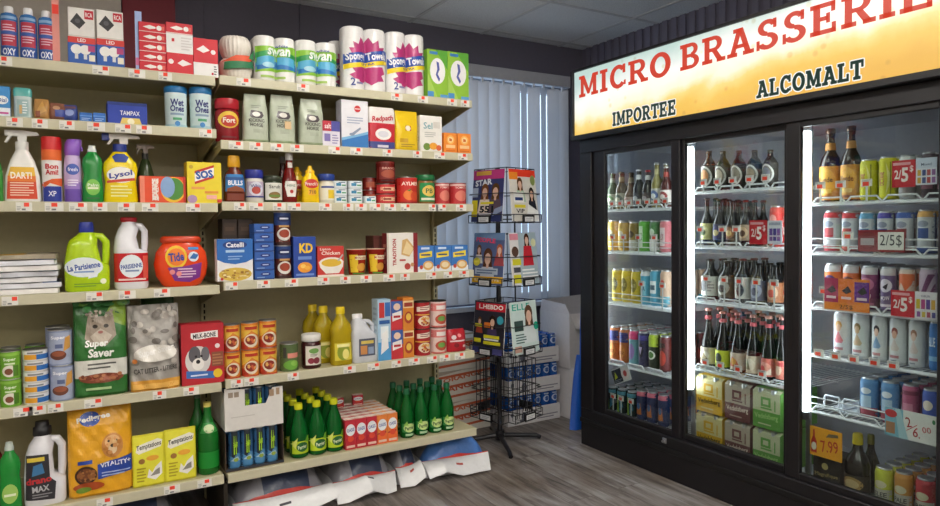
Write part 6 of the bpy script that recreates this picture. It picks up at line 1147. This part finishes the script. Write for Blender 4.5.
brow(32, ((1.6442, 2.7, 1.164, 0.0682, 0.1653, 1), (1.5691, 2.7, 1.164, 0.063, 0.1614, 1), (1.5003, 2.7, 1.164, 0.0623, 0.158, 1), (1.4298, 2.7, 1.164, 0.0577, 0.1582, 1), (1.3604, 2.7, 1.164, 0.0604, 0.1584, 1), (1.286, 2.7, 1.164, 0.0608, 0.1618, 1)),
     (('silver can with a red top', 'c0c4ca', COORS('c0303c', 'b83c48')), ('silver can with a red top', 'c0c4ca', COORS('c0303c', 'b04048')), ('pale blue can', '88b0cc', COORS('5c9cc4', '3c6c9c')), ('silver can with a violet-blue top', 'c0c4ca', COORS('4440a0', '54589c')), ('silver can with a blue top', 'c0c4ca', COORS('3458a8', '8c3840')), ('blue and gold can', '4c5c88', COORS('c89850', '2c4c8c'))), 4, .068)
S = (1.4087, 2.653, 1.164, 0.1721, 0.0831, 1)
card('price_sign', 'dark red plaque with a white card reading 2/5$ on the right door', 'sign', Z_(S, 1.16+.008), [('r', 0, 0, 1, 1, '8c1c28'), ('e', .22, .5, .2, .44, '7c1824'), ('r', .06, .3, .36, .62, 'a8a0a4'), ('r', .44, .1, .98, .9, 'e4e4de'), ('t', '2/5$', .71, .5, .56, .46, '2c2c34', 0, 0)], '8c1c28')
def SQ(a, bcol, txt='POW'): return K(a, ('e', .5, .6, .4, .16, bcol), ('p', [(.3, .56), (.7, .66), (.6, .5)], '2c2430'), ('r', 0, .84, 1, 1, 'c8c4c8'), ('t', txt, .5, .3, .1, .6, 'f0e8ec', 8, .02), ('r', .1, .1, .9, .16, bcol))
brow(33, ((1.6387, 2.7, 0.939, 0.0681, 0.174, 1), (1.5631, 2.7, 0.939, 0.065, 0.172, 1), (1.4885, 2.7, 0.939, 0.0639, 0.1699, 1), (1.4171, 2.7, 0.939, 0.0573, 0.1698, 1), (1.3491, 2.7, 0.939, 0.0566, 0.1698, 1), (1.2784, 2.7, 0.939, 0.0573, 0.1731, 1)),
     (('orange can with a grey top', 'd86c28', SQ('d87030', '5c3c78')), ('orange can with a grey top', 'd86c28', SQ('d46a2c', '6c3444')), ('plum purple can', '7c3c6c', SQ('84406c', 'c87ca0')), ('violet and white can', '8c7c9c', SQ('6c5884', 'd8d0e0')), ('orange and white striped can', 'd0a088', K('d8c4b8', ('p', [(0, .5), (.3, .7), (.6, .5), (1, .7), (1, .9), (0, .9)], 'd86838'), ('r', .1, .14, .9, .4, 'c8d0c8'))), ('purple and white striped can', 'a890b0', K('b8a4b8', ('p', [(0, .2), (.3, .2), (1, .9), (.7, .9)], '6c2c64'), ('p', [(.5, .2), (.7, .2), (1, .5), (1, .7)], '7c3c70')))), 4, .068)
S = (1.5394, 2.653, 0.939, 0.1799, 0.1267, 1)
card('drink_poster', 'orange card picturing three slushy cans in the right cooler door', 'card', Z_(S, 0.935-.004), [('r', 0, 0, 1, .22, 'e8842c'), ('r', .0, .24, .32, 1, 'b0285c'), ('r', .34, .24, .66, 1, 'e87830'), ('r', .68, .3, 1, .92, '6c2c8c')]+[('p', [(.06+.34*k, .62), (.2+.34*k, .78), (.28+.34*k, .6), (.16+.34*k, .52)], '2c2030') for k in range(3)]+[('r', .05+.34*k, .36, .27+.34*k, .44, 'f0d8dc') for k in range(3)]+[('t', '2/5$', .5, .11, .14, .3, '2c1c14')], 'e8842c')
S = (1.3294, 2.653, 0.939, 0.0818, 0.0961, 1); price5('red price sign reading 2/5$ on the third shelf of the right door', Z_(S, 0.935-.004), '5$', '2/')
S = (1.2505, 2.653, 0.939, 0.0725, 0.0971, 1); card('drink_poster', 'white card with yellow and purple cans on the third right door shelf', 'card', Z_(S, 0.935-.004), [('t', 'DEUX', .5, .84, .08, .4, '4c3c6c')]+[('r', .06+.23*k, .36, .24+.23*k, .72, ['d8c02c', 'b83c84', '5c3c9c', 'd8a83c'][k]) for k in range(4)]+[('r', .1+.23*k, .06, .26+.23*k, .26, ['8c4c9c', 'd8c048', 'b84c6c', '4c4c9c'][k]) for k in range(4)], 'e6e4ec')
FACE = lambda skin, hair, dress: K('d4d8dc', ('e', .5, .72, .2, .1, hair), ('e', .5, .66, .15, .09, skin), ('p', [(.26, .36), (.5, .58), (.78, .36), (.7, .3), (.3, .3)], dress), ('r', .2, .14, .76, .2, 'c08088'), ('l', .24, .06, .72, .12, 1, '8c90a0'))
brow(34, ((1.5987, 2.7, 0.739, 0.0687, 0.1808, 1), (1.5228, 2.7, 0.739, 0.0655, 0.1805, 1), (1.4481, 2.7, 0.739, 0.0567, 0.1801, 1), (1.3812, 2.7, 0.739, 0.0597, 0.18, 1), (1.3134, 2.7, 0.739, 0.0571, 0.1797, 1), (1.2472, 2.7, 0.739, 0.043, 0.1791, 1)),
     (('white can with a pink figure', 'd4d8dc', FACE('e0b8a0', 'c89c60', 'd87c8c')), ('white can with a tan figure', 'd4d8dc', FACE('c8a888', '8c7048', 'c8b090')), ('white can picturing a dark-haired woman in blue', 'd4d8dc', FACE('dcb8a4', '2c2428', '7ca0c8')), ('white can picturing a bearded man', 'd4d8dc', FACE('d8a890', '8c3c34', 'd0c4c0')), ('white can picturing a pale man', 'd4d8dc', FACE('dcbcac', '9c6c54', 'd8c8c4')), ('bright blue can', '2468b0', K('2870b8', ('t', 'BLUE', .4, .6, .2, .5, 'e8f0f8', 0, .02), ('r', .1, .2, .9, .3, '88b8e0')))), 4, .067)
COOL = ('blue can with silver and red base', '4c80b8', K('5488bc', ('r', 0, 0, 1, .3, 'a8485c'), ('r', .2, .3, .8, .6, 'a8c4dc'), ('e', .5, .72, .3, .08, 'd8e0e8')))
brow(35, ((1.4888, 2.7, 0.504, 0.074, 0.1635, 1), (1.4093, 2.7, 0.504, 0.0666, 0.1632, 1), (1.334, 2.7, 0.504, 0.0598, 0.1666, 1), (1.2646, 2.7, 0.504, 0.057, 0.1627, 1)), (COOL, COOL, ('dark pink can', '9c4468', K('a44c70', ('r', .2, .3, .8, .6, 'c88098'), ('r', 0, .8, 1, .9, '7c2c4c'))), ('blue and orange can', '3454a8', K('3858b0', ('r', 0, 0, 1, .4, 'c88848'), ('e', .5, .66, .3, .12, 'e8e0d0')))), 5, .067)
for c, S in enumerate(((1.6316, 2.705, 0.504, 0.0766, 0.0914, 1), (1.5525, 2.705, 0.504, 0.0649, 0.0892, 1))):
    t = thing('shelf_divider', f'clear plastic can pusher track on the fifth shelf, {["left", "right"][c]} one', 'divider', (2.71, S[0], 0.5+.0045), -PI/2, 'can pusher tracks')
    MB().box(-.032, 0, 0, .032, .40, .003, M('cfd8e2', 'plastic')).build('track', t)
    MB().tube([(-.03, .002, .003), (-.032, .002, .05), (-.028, .004, .058), (.028, .004, .058), (.032, .002, .05), (.03, .002, .003)], .004, M('d4dce8', 'plastic'), 6).build('front_stop', t)
    MB().box(-.028, .34, .003, .028, .352, .09, M('e4e6ea', 'plastic'), .003).build('pusher', t)
S = (1.294, 2.645, 0.504, 0.1808, 0.1067, 1)
card('price_sign', 'white and light blue price card reading 2/6.00 in red handwriting', 'sign', Z_(S, 0.5-.02), [('r', 0, 0, .36, 1, '7cb4c8'), ('p', [(.28, 0), (.46, 0), (.3, 1), (.2, 1)], 'a8ccd8'), ('e', .12, .8, .12, .14, 'c83038'), ('r', .02, .1, .2, .5, 'a87c5c'), ('t', '2', .46, .62, .34, .1, 'c02838', 12, 0), ('p', [(.42, .3), (.62, .56), (.63, .6), (.43, .34)], 'c02838'), ('t', '6.', .62, .32, .34, .14, 'c02838', -6, 0), ('t', '00', .8, .48, .2, .16, 'c02838', 8, 0), ('e', .93, .8, .03, .08, '2c7c4c')], 'e6e8e6', tilt=0)
S = (1.6269, 2.669, 0.194, 0.1361, 0.1199, 1)
card('price_sign', 'orange price card reading 7.99 with a red bottle in the bottom right door', 'sign', (S[0], 2.662, .315, S[3], S[4], 1), [('r', 0, 0, 1, 1, 'eca21c'), ('p', [(.04, .1), (.22, .1), (.22, .5), (.16, .66), (.15, .9), (.11, .9), (.10, .66), (.04, .5)], 'b8241c'), ('e', .13, .32, .08, .14, 'e8e0d0'), ('t', '7.99', .62, .42, .4, .54, 'b8301c', 8, .01), ('p', [(.5, .72), (.9, .8), (.88, .9), (.6, .86)], '6c5c44')], 'eca21c')
S = (1.6469, 2.7, 0.194, 0.1164, 0.1342, 1)
carton('black carton with gold lettering on the floor of the cooler', (S[0], S[1], 0.19-.02, S[3], .14, 1), .12, '1c1a1a', [('c', .45, .68, .12, 'c8b878'), ('t', 'Magnifique', .5, .42, .14, .84, 'b8a468', 4, 0), ('r', .06, .04, .94, .06, '8c7c50'), ('r', .06, .94, .94, .96, '8c7c50'), ('l', .3, .14, .7, .28, 2, '6c6040')])
S = (1.546, 2.705, 0.194, 0.0931, 0.2536, 1)
item('wine_bottle', 'large dark bottle with a yellow cap and tan oval label', 'bottle', (S[0], S[1], 0.19-.02, S[3], S[4], 1), [('body', [(0, .9), (.02, 1), (.5, 1), (.62, .8), (.72, .46), (.82, .36), (.84, .36)], '1a1614', None, 'gloss'), lab_(.08, .36, [('r', 0, 0, 1, 1, '241e1a'), ('e', .5, .5, .42, .4, 'a88850'), ('e', .5, .5, .3, .26, 'c8b080')], '241e1a'), ('cap', [(.83, .42), (.98, .40), (1, .34)], 'd0bc24', None, 'plastic')])
S = (1.5457, 2.815, 0.194, 0.0649, 0.2334, 1)
item('wine_bottle', 'dark bottle with a dull yellow cap standing behind the large one', 'bottle', (S[0], S[1], 0.19-.02, S[3], S[4], 1), [('body', [(0, .9), (.02, 1), (.5, 1), (.72, .46), (.84, .36)], '1c1a14', None, 'gloss'), ('cap', [(.83, .42), (.98, .40), (1, .34)], '8c8434', None, 'plastic')])
YC = lambda a, t_: K(a, ('r', 0, 0, 1, .5, 'b8b4a8'), ('t', t_, .5, .36, .12, .7, '3c3c3c', 0, .02), ('e', .5, .62, .34, .1, 'd8d0b0'), ('l', .1, .06, .9, .22, 2, '8c8878'))
brow(36, tuple(s[:2]+(0.19-.021,)+s[3:] for s in ((1.4305, 2.7, 0.194, 0.0658, 0.1574, 1), (1.3576, 2.7, 0.194, 0.0645, 0.1613, 1), (1.2818, 2.7, 0.194, 0.0664, 0.161, 1))), (('lime yellow can with a grey base', 'b8bc34', YC('c0c43c', 'SLEE')), ('amber orange can with a grey base', 'c08434', YC('c88c3c', 'PALE')), ('red can with a grey base', 'b02c38', YC('b8303c', 'RED'))), 5, .067)

# ================================================================== magazine rack
RX, RY = 2.19, 3.34
rk = thing('magazine_rack', 'black wire magazine rack on a pole with four feet', 'rack', (RX, RY, 0), 0)
KW = M('16151a', 'plastic')
MB().cyl(0, 0, .03, 1.62, .014, KW).build('pole', rk)
MB().cyl(.085, -.05, .50, 1.60, .005, KW, None, 8).build('support_rod', rk)
hub = MB().cyl(0, 0, .02, .075, .028, KW).build('hub', rk)
VD = math.atan2(RY, RX)                       # the rack stands with one edge towards the room
A0 = VD+PI
for k in range(4):
    a = [-.32, -1.95, 2.72, 1.2][k]; L = [.25, .30, .17, .25][k]
    MB().tube([(.02*math.cos(a), .02*math.sin(a), .045), (L*.9*math.cos(a), L*.9*math.sin(a), .028), (L*math.cos(a), L*math.sin(a), .014)], [.014, .013, .013], KW, 8).build('leg', rk)
TIER = {1: (1.30, 1.61), 2: (.94, 1.235), 3: (.545, .845), 4: (.17, .50)}
FACE_A = [A0-.72, A0-.72+PI/2, A0-.72+PI, A0-.72+1.5*PI]       # outward directions of the four faces
def face_pt(k, u, out, z):
    a = FACE_A[k]; n = Vector((math.cos(a), math.sin(a), 0)); t = Vector((-math.sin(a), math.cos(a), 0))
    return n*(.124+out)+t*u+Vector((.034, -.020, z))
for k in range(4):
    for tier, (z0, z1) in TIER.items():
        mb = MB(); hw = .124
        for zz, o in ((z0, .05), (z0+.045, .05), (z0+.165, .04)):
            mb.tube([face_pt(k, -hw, 0, zz), face_pt(k, -hw, o, zz), face_pt(k, hw, o, zz), face_pt(k, hw, 0, zz)], .0028, KW, 5)
        for u in (-hw, -hw*.36, hw*.36, hw):
            mb.tube([face_pt(k, u, 0, z1), face_pt(k, u, 0, z0), face_pt(k, u, .05, z0), face_pt(k, u, .05, z0+.045)], .0026, KW, 5)
        mb.tube([face_pt(k, -hw, 0, z1), face_pt(k, hw, 0, z1)], .0028, KW, 5)
        mb.tube([Vector((0, 0, z0+.02)), face_pt(k, 0, 0, z0+.02)], .003, KW, 5)
        if tier == 4:
            for u in (-.09, -.06, -.03, 0, .03, .06, .09): mb.tube([face_pt(k, u, .002, z1), face_pt(k, u, .002, z0), face_pt(k, u, .048, z0)], .0022, KW, 4)
            for zz in (z0+.06, z0+.12, z0+.18, z0+.24): mb.tube([face_pt(k, -hw, .002, zz), face_pt(k, hw, .002, zz)], .0022, KW, 4)
        p = mb.build('wire_pocket', rk)
        hb = MB(); a = FACE_A[k]
        c0 = face_pt(k, .0, .056, z0-.004)
        t = Vector((-math.sin(a), math.cos(a), 0)); n = Vector((math.cos(a), math.sin(a), 0))
        def cb(u, o, z): return c0+t*u+n*o+Vector((0, 0, z))
        q = [cb(-.048, 0, 0), cb(.048, 0, 0), cb(.048, 0, .045), cb(-.048, 0, .045), cb(-.048, .004, 0), cb(.048, .004, 0), cb(.048, .004, .045), cb(-.048, .004, .045)]
        hb.add(q, [(0, 3, 2, 1), (4, 5, 6, 7), (0, 1, 5, 4), (1, 2, 6, 5), (2, 3, 7, 6), (3, 0, 4, 7)], KW)
        paint(hb, [('r', .1, .2, .9, .8, 'd4d4d4'), ('l', .2, .3, .8, .7, 2, '9c9ca0')], .096, .045, lambda u, v, e: cb(u-.048, .004+e, v))
        hb.build('price_holder', p)
def magazine(tier, k, lab, bg, art, out=.019, w=.236, h=.296, dz=.006, lean=.018, du=0, th=.004):
    z0 = TIER[tier][0]+dz; a = FACE_A[k]
    mb = MB(); n = 8
    def P(u, v, e):               # leaning back at the foot, a little bowed
        s = v/h; o = out+lean*(1-s)-.012*s+.004*math.sin(PI*u/w); q = face_pt(k, u-w/2+du, o+e, z0+v); return (q.x, q.y, q.z)
    mb.grid(lambda a_, b_: P(a_*w, b_*h, 0), n, n, M(bg), True)
    mb.grid(lambda a_, b_: P((1-a_)*w, b_*h, -th), n, n, M('d8d4cc'), True)
    for f in (lambda t_: (t_, 0), lambda t_: (1, t_), lambda t_: (1-t_, 1), lambda t_: (0, 1-t_)):
        pts = [f(i/n) for i in range(n+1)]
        mb.add([P(p[0]*w, p[1]*h, -th) for p in pts]+[P(p[0]*w, p[1]*h, 0) for p in pts], [(i, i+1, i+n+2, i+n+1) for i in range(n)], M('e4e2dc'))
    paint(mb, art, w, h, P, .03, .03, 'gloss', .0008, .0001)
    o = mb.build('magazine'); o.location = (RX, RY, 0)
    return tag(o, lab, 'magazine', 'magazines in the wire rack')
def person_(cx, cy, s, hair, dress, skin='d8b09c'):
    return [('e', cx, cy+.05*s, .11*s, .11*s, hair), ('p', [(cx-.10*s, cy), (cx+.10*s, cy), (cx+.12*s, cy-.16*s), (cx-.12*s, cy-.16*s)], hair), ('p', [(cx-.2*s, cy-.36*s), (cx-.14*s, cy-.12*s), (cx+.14*s, cy-.12*s), (cx+.2*s, cy-.36*s)], dress), ('e', cx, cy, .075*s, .085*s, skin), ('r', cx-.03*s, cy-.14*s, cx+.03*s, cy-.06*s, skin)]
magazine(1, 0, 'dark blue celebrity magazine with two faces, left of top rack tier', '2c3468',
    [('r', 0, .82, 1, 1, 'b83c7c'), ('r', .1, .9, .6, .98, 'd8a848'), ('t', 'STAR', .36, .76, .12, .56, 'e8ecf4', 4, .04)]+person_(.42, .56, 1.1, '7c4c2c', 'e8d8c8')+person_(.76, .56, 1.1, '5c4028', '5c4c58')+[('r', 0, .1, .2, .42, 'e0cc2c'), ('r', 0, .48, .2, .66, 'b8c4d8'), ('t', '551', .5, .24, .13, .44, '20242c', 0, .04), ('r', .3, .34, .72, .38, 'e8d838'), ('r', .26, .1, .66, .16, 'd8d8dc'), ('p', [(.7, .1), (1, .2), (1, .3), (.76, .24)], '8c98b8')])
magazine(1, 1, 'magazine with a red and orange masthead, right face of the top rack tier', 'd0ccc4',
    [('r', 0, .86, 1, 1, 'e0402c'), ('r', 0, .80, .3, .94, 'e8882c')]+person_(.36, .70, .9, '5c3c24', 'a8c0a8')+person_(.78, .52, .9, '2c2420', '2c2c34')+[('r', .1, .36, .46, .56, 'e8e8e4'), ('r', .14, .40, .42, .46, '2c3c6c'), ('r', .1, .26, .5, .32, 'd8c83c'), ('t', 'VIP', .3, .2, .08, .3, '2c2c2c'), ('p', [(.5, .0), (1, .0), (1, .2), (.6, .34)], 'efefec'), ('e', .86, .8, .1, .1, '8c9c5c')])
magazine(1, 3, 'dark magazine on the far left side of the top rack tier', '3c3444', [('r', .1, .8, .9, .94, 'c84c7c'), ('r', .2, .3, .8, .6, 'a88c80')])
magazine(2, 0, 'pale celebrity magazine with a yellow strip, left face of the second tier', '4c5a84',
    [('r', 0, .86, 1, 1, '6c88b0'), ('t', 'PEOPLE', .4, .86, .09, .64, 'd84c70', -4, .04)]+person_(.5, .5, 1.3, '5c3828', 'c8ccd8')+person_(.2, .66, .7, '6c4c34', 'd8d4d0')+person_(.86, .66, .8, 'a85c40', 'a84c54')+[('e', .14, .44, .12, .08, 'd8cc48'), ('r', 0, .04, 1, .16, 'e8b42c'), ('t', 'EXCLUSIVE', .5, .10, .05, .8, 'f4ecd8'), ('r', .1, .2, .84, .32, 'b4c0d0'), ('l', .16, .21, .8, .31, 2, '5c6c8c')])
magazine(2, 1, 'white magazine with a woman in a red coat, right face of second tier', 'd8d4d4',
    [('r', .3, 0, 1, 1, 'a8b8c0')]+person_(.62, .84, .9, '4c3024', 'c02c38')+[('p', [(.42, .36), (.48, .74), (.78, .74), (.84, .36)], 'c02c38'), ('r', .0, .86, .3, .98, 'd88c9c'), ('c', .88, .8, .1, 'e0e0b0'), ('e', .16, .64, .12, .1, '5c4438'), ('r', .04, .38, .34, .5, 'd8d038'), ('r', .04, .04, .3, .2, 'd8d038'), ('l', .36, .06, .96, .32, 4, 'f0f0f0'), ('r', .06, .24, .3, .34, '4c4c54')])
magazine(2, 3, 'brown magazine on the far left side of the second rack tier', '4c3828', [('r', .1, .84, .9, .96, 'a87c48'), ('e', .5, .5, .3, .2, '7c5c40')])
magazine(3, 0, 'black gossip magazine with a red masthead, left face of third tier', '201c28',
    [('r', .04, .82, 1, .97, 'c82838'), ('t', 'L.HEBDO', .54, .9, .09, .78, 'f0e8e4', 0, .03)]+person_(.62, .6, .9, '2c1c18', '4c3c64')+person_(.2, .6, .6, '6c4830', 'a84838')+[('r', .04, .5, .28, .56, 'd8d02c'), ('r', .04, .2, .28, .28, 'd8d02c'), ('r', .36, .30, .86, .36, 'd8d02c'), ('r', .36, .18, .9, .24, 'd8d02c'), ('r', .38, .26, .84, .29, 'e8e8e4'), ('r', .36, .5, .56, .6, 'd87830'), ('c', .86, .66, .1, '3c9cb0'), ('r', 0, 0, 1, .12, '4c4c84')])
magazine(3, 1, 'pale mint fashion magazine with a long-haired woman, third rack tier', 'c4d4d0',
    [('t', 'ELLE', .4, .9, .12, .66, '2ca890', 0, .01)]+person_(.66, .70, 1.4, '5c4434', 'd8e0e0')+[('r', .1, .44, .42, .64, '3c504c'), ('l', .12, .2, .5, .4, 4, '4c6460'), ('c', .92, .5, .1, '2c9c80'), ('r', .06, .04, .3, .16, 'c8a090')])
magazine(3, 3, 'black magazine on the far left side of the third rack tier', '1c1a20', [('r', .1, .8, .9, .9, '5c2c34'), ('e', .5, .5, .2, .16, '3c3840')])

# ================================================================== boxes in the corner
def ccase(x, y, z, w, d, h, rz, lab, body_c, name='beer_case', group=None, art=None, artL=None):
    t = thing(name, lab, 'box', (x, y, z), rz, group)
    boxy(w, d, h, body_c, {'F': art or [], 'L': artL or []}, 'paper', .003).build('body', t)
    MB().box(-w/2+.004, -.028, h+.0003, w/2-.004, .028, h+.0012, M('b8a488', 'gloss')).build('tape', t)
    return t
OC = [('r', 0, 0, 1, 1, 'd4cec4')]+[('p', [(0, .1+.33*k), (1, .22+.33*k), (1, .30+.33*k), (0, .18+.33*k)], 'c05a34') for k in range(3)]+[('t', 'TANGO', .46, .46, .18, .7, 'b8502c', 6, .03), ('t', 'ORANGE', .5, .78, .14, .7, 'c0603c', 6, .03), ('p', [(.0, .86), (.5, 1), (0, 1)], 'a89c90')]
for k, w in enumerate(('lowest', 'middle', 'topmost')):
    ccase(2.12, 3.80, k*.195, .40, .30, .192, .0, f'white and orange printed drinks case by the window, {w} of three', 'cfc8bc', 'drinks_case', 'orange printed drinks cases', OC, OC)
def water_case(x, y, z, rz, lab):
    """white tray with shrink-wrapped blue cans standing above its rim"""
    w, d = .42, .27
    t = thing('can_case', lab, 'case', (x, y, z), rz, 'blue can cases')
    MB().box(-w/2, -d/2, 0, w/2, d/2, .012, M('d4d4d6')).build('base', t)
    fp_ = MB().box(-w/2, -d/2, .012, w/2, -d/2+.004, .10, M('dcdcde'))
    paint(fp_, [('e', .3, .5, .05, .3, '6c7080'), ('r', .22, .2, .38, .3, '6c7080'), ('l', .55, .15, .95, .5, 2, '8c8c98'), ('e', .08, .7, .03, .14, '6c7080')], w, .10, lambda u, v, e: (u-w/2, -d/2-e, v))
    fp_.build('front_panel', t)
    sp_ = MB().box(-w/2, -d/2+.004, .012, -w/2+.004, d/2, .10, M('d8d8da')); sp_.build('side_panel', t)
    MB().box(w/2-.004, -d/2+.004, .012, w/2, d/2, .10, M('d8d8da')).build('side_panel', t)
    for i in range(6):
        for j in range(4):
            cb_ = MB(); cx, cy2 = -w/2+.037+i*.0692, -d/2+.037+j*.0652; r = .0318
            cb_.loft([ring(a*.17+.0125, r*q, r*q, 2, cx, cy2, 14) for a, q in ((0, .8), (.06, 1), (.9, 1), (1, .8))], M('2458a8', 'gloss'))
            if j == 0: paint(cb_, [('c', .5, .76, .36, 'b8c8e0'), ('c', .5, .76, .24, '2c5ca8'), ('r', .2, .92, .8, .97, 'a8bcd8')], 2*r, .17, lambda u, v, e, cx=cx, cy2=cy2: (cx+u-r, cy2-math.sqrt(max(0, r*r-(u-r)**2))-.0008-e, .0125+v), .008, .02)
            cb_.build('can', t)
    return t
w0 = water_case(2.61, 3.70, .0005, .0, 'white case of blue cans behind the magazine rack, lowest of three')
dup(w0, (2.612, 3.70, .1905), 'white case of blue cans behind the magazine rack, middle of three')
dup(w0, (2.605, 3.705, .3805), 'white case of blue cans behind the magazine rack, topmost of three')
WB = [('r', 0, 0, 1, 1, 'c2bfc0'), ('l', .2, .86, .9, .94, 1, '6c6c74'), ('r', .24, .6, .34, .74, '7c7c84'), ('e', .4, .36, .05, .1, 'b0acb0'), ('l', .3, .2, .8, .3, 2, '9c9ca0')]
ccase(3.045, 3.62, .0, .40, .34, .335, .0, 'plain white carton on the floor in the corner beside the blue can cases', 'd8d5d6', 'carton', None, [('r', 0, 0, 1, 1, 'd8d5d6'), ('l', .1, .88, .9, .94, 1, '8c8c92')])
t = thing('open_carton', 'tall open white carton with raised flaps on top of the corner carton', 'box', (3.055, 3.64, .3375), 0)
w, d, h = .44, .32, .36
for nm, bx in (('base', (-w/2, -d/2, 0, w/2, d/2, .004)), ('side_panel', (-w/2, -d/2, .004, -w/2+.004, d/2, h)), ('side_panel', (w/2-.004, -d/2, .004, w/2, d/2, h)), ('back_panel', (-w/2+.004, d/2-.004, .004, w/2-.004, d/2, h))):
    MB().box(*bx, M('d8d5d6')).build(nm, t)
mb = MB().box(-w/2+.004, -d/2, .004, w/2-.004, -d/2+.004, h, M('dad8d8')); paint(mb, WB[1:], w, h, lambda u, v, e: (u-w/2, -d/2-e, v)); mb.build('front_panel', t)
MB().prism([(-w/2, h), (w/2, h), (w/2-.01, h+.085), (-w/2+.03, h+.07)], d/2-.004, d/2, M('dedbdc')).build('flap', t)
MB().prism([(-d/2, h), (d/2-.004, h), (d/2-.02, h+.075), (-d/2+.04, h+.06)], -w/2, -w/2+.004, M('d4d0d2'), 'x').build('flap', t)
MB().add([(-w/2+.004, -d/2-.002, h), (w/2-.004, -d/2-.002, h), (w/2-.03, -d/2-.03, h-.10), (-w/2+.03, -d/2-.03, h-.10), (-w/2+.004, -d/2+.004, h), (w/2-.004, -d/2+.004, h), (w/2-.03, -d/2-.026, h-.098), (-w/2+.03, -d/2-.026, h-.098)], [(0, 1, 2, 3), (7, 6, 5, 4), (1, 0, 4, 5), (3, 2, 6, 7), (0, 3, 7, 4), (2, 1, 5, 6)], M('e0dede')).build('flap', t)
# blue snow shovel leaning at the cooler's end
t = thing('snow_shovel', 'bright blue plastic shovel blade leaning upright beside the cooler', 'shovel', (2.712, 3.27, 0), -.2)
mb = MB()
def blade(u, v, o=0):
    z = .012+v*.46; x = (u-.5)*(.085-.03*v); return (x+.05*v, -.02*math.cos(PI*(u-.5))+.03*math.sin(v*2.2)+o, z)
BS = M('1c5cc0', 'plastic')
mb.grid(lambda u, v: blade(u, v), 8, 12, BS); mb.grid(lambda u, v: blade(1-u, v, .008), 8, 12, BS)
for f in (lambda t_: (t_, 0), lambda t_: (1, t_), lambda t_: (1-t_, 1), lambda t_: (0, 1-t_)):
    P = [f(i/12) for i in range(13)]; mb.add([blade(*p, .008) for p in P]+[blade(*p) for p in P], [(i, i+1, i+14, i+13) for i in range(12)], BS)
mb.build('blade', t)
MB().tube([(.048, .01, .44), (.07, .045, .62), (.085, .06, .80)], .014, M('1c5cc0', 'plastic'), 10).build('handle', t)
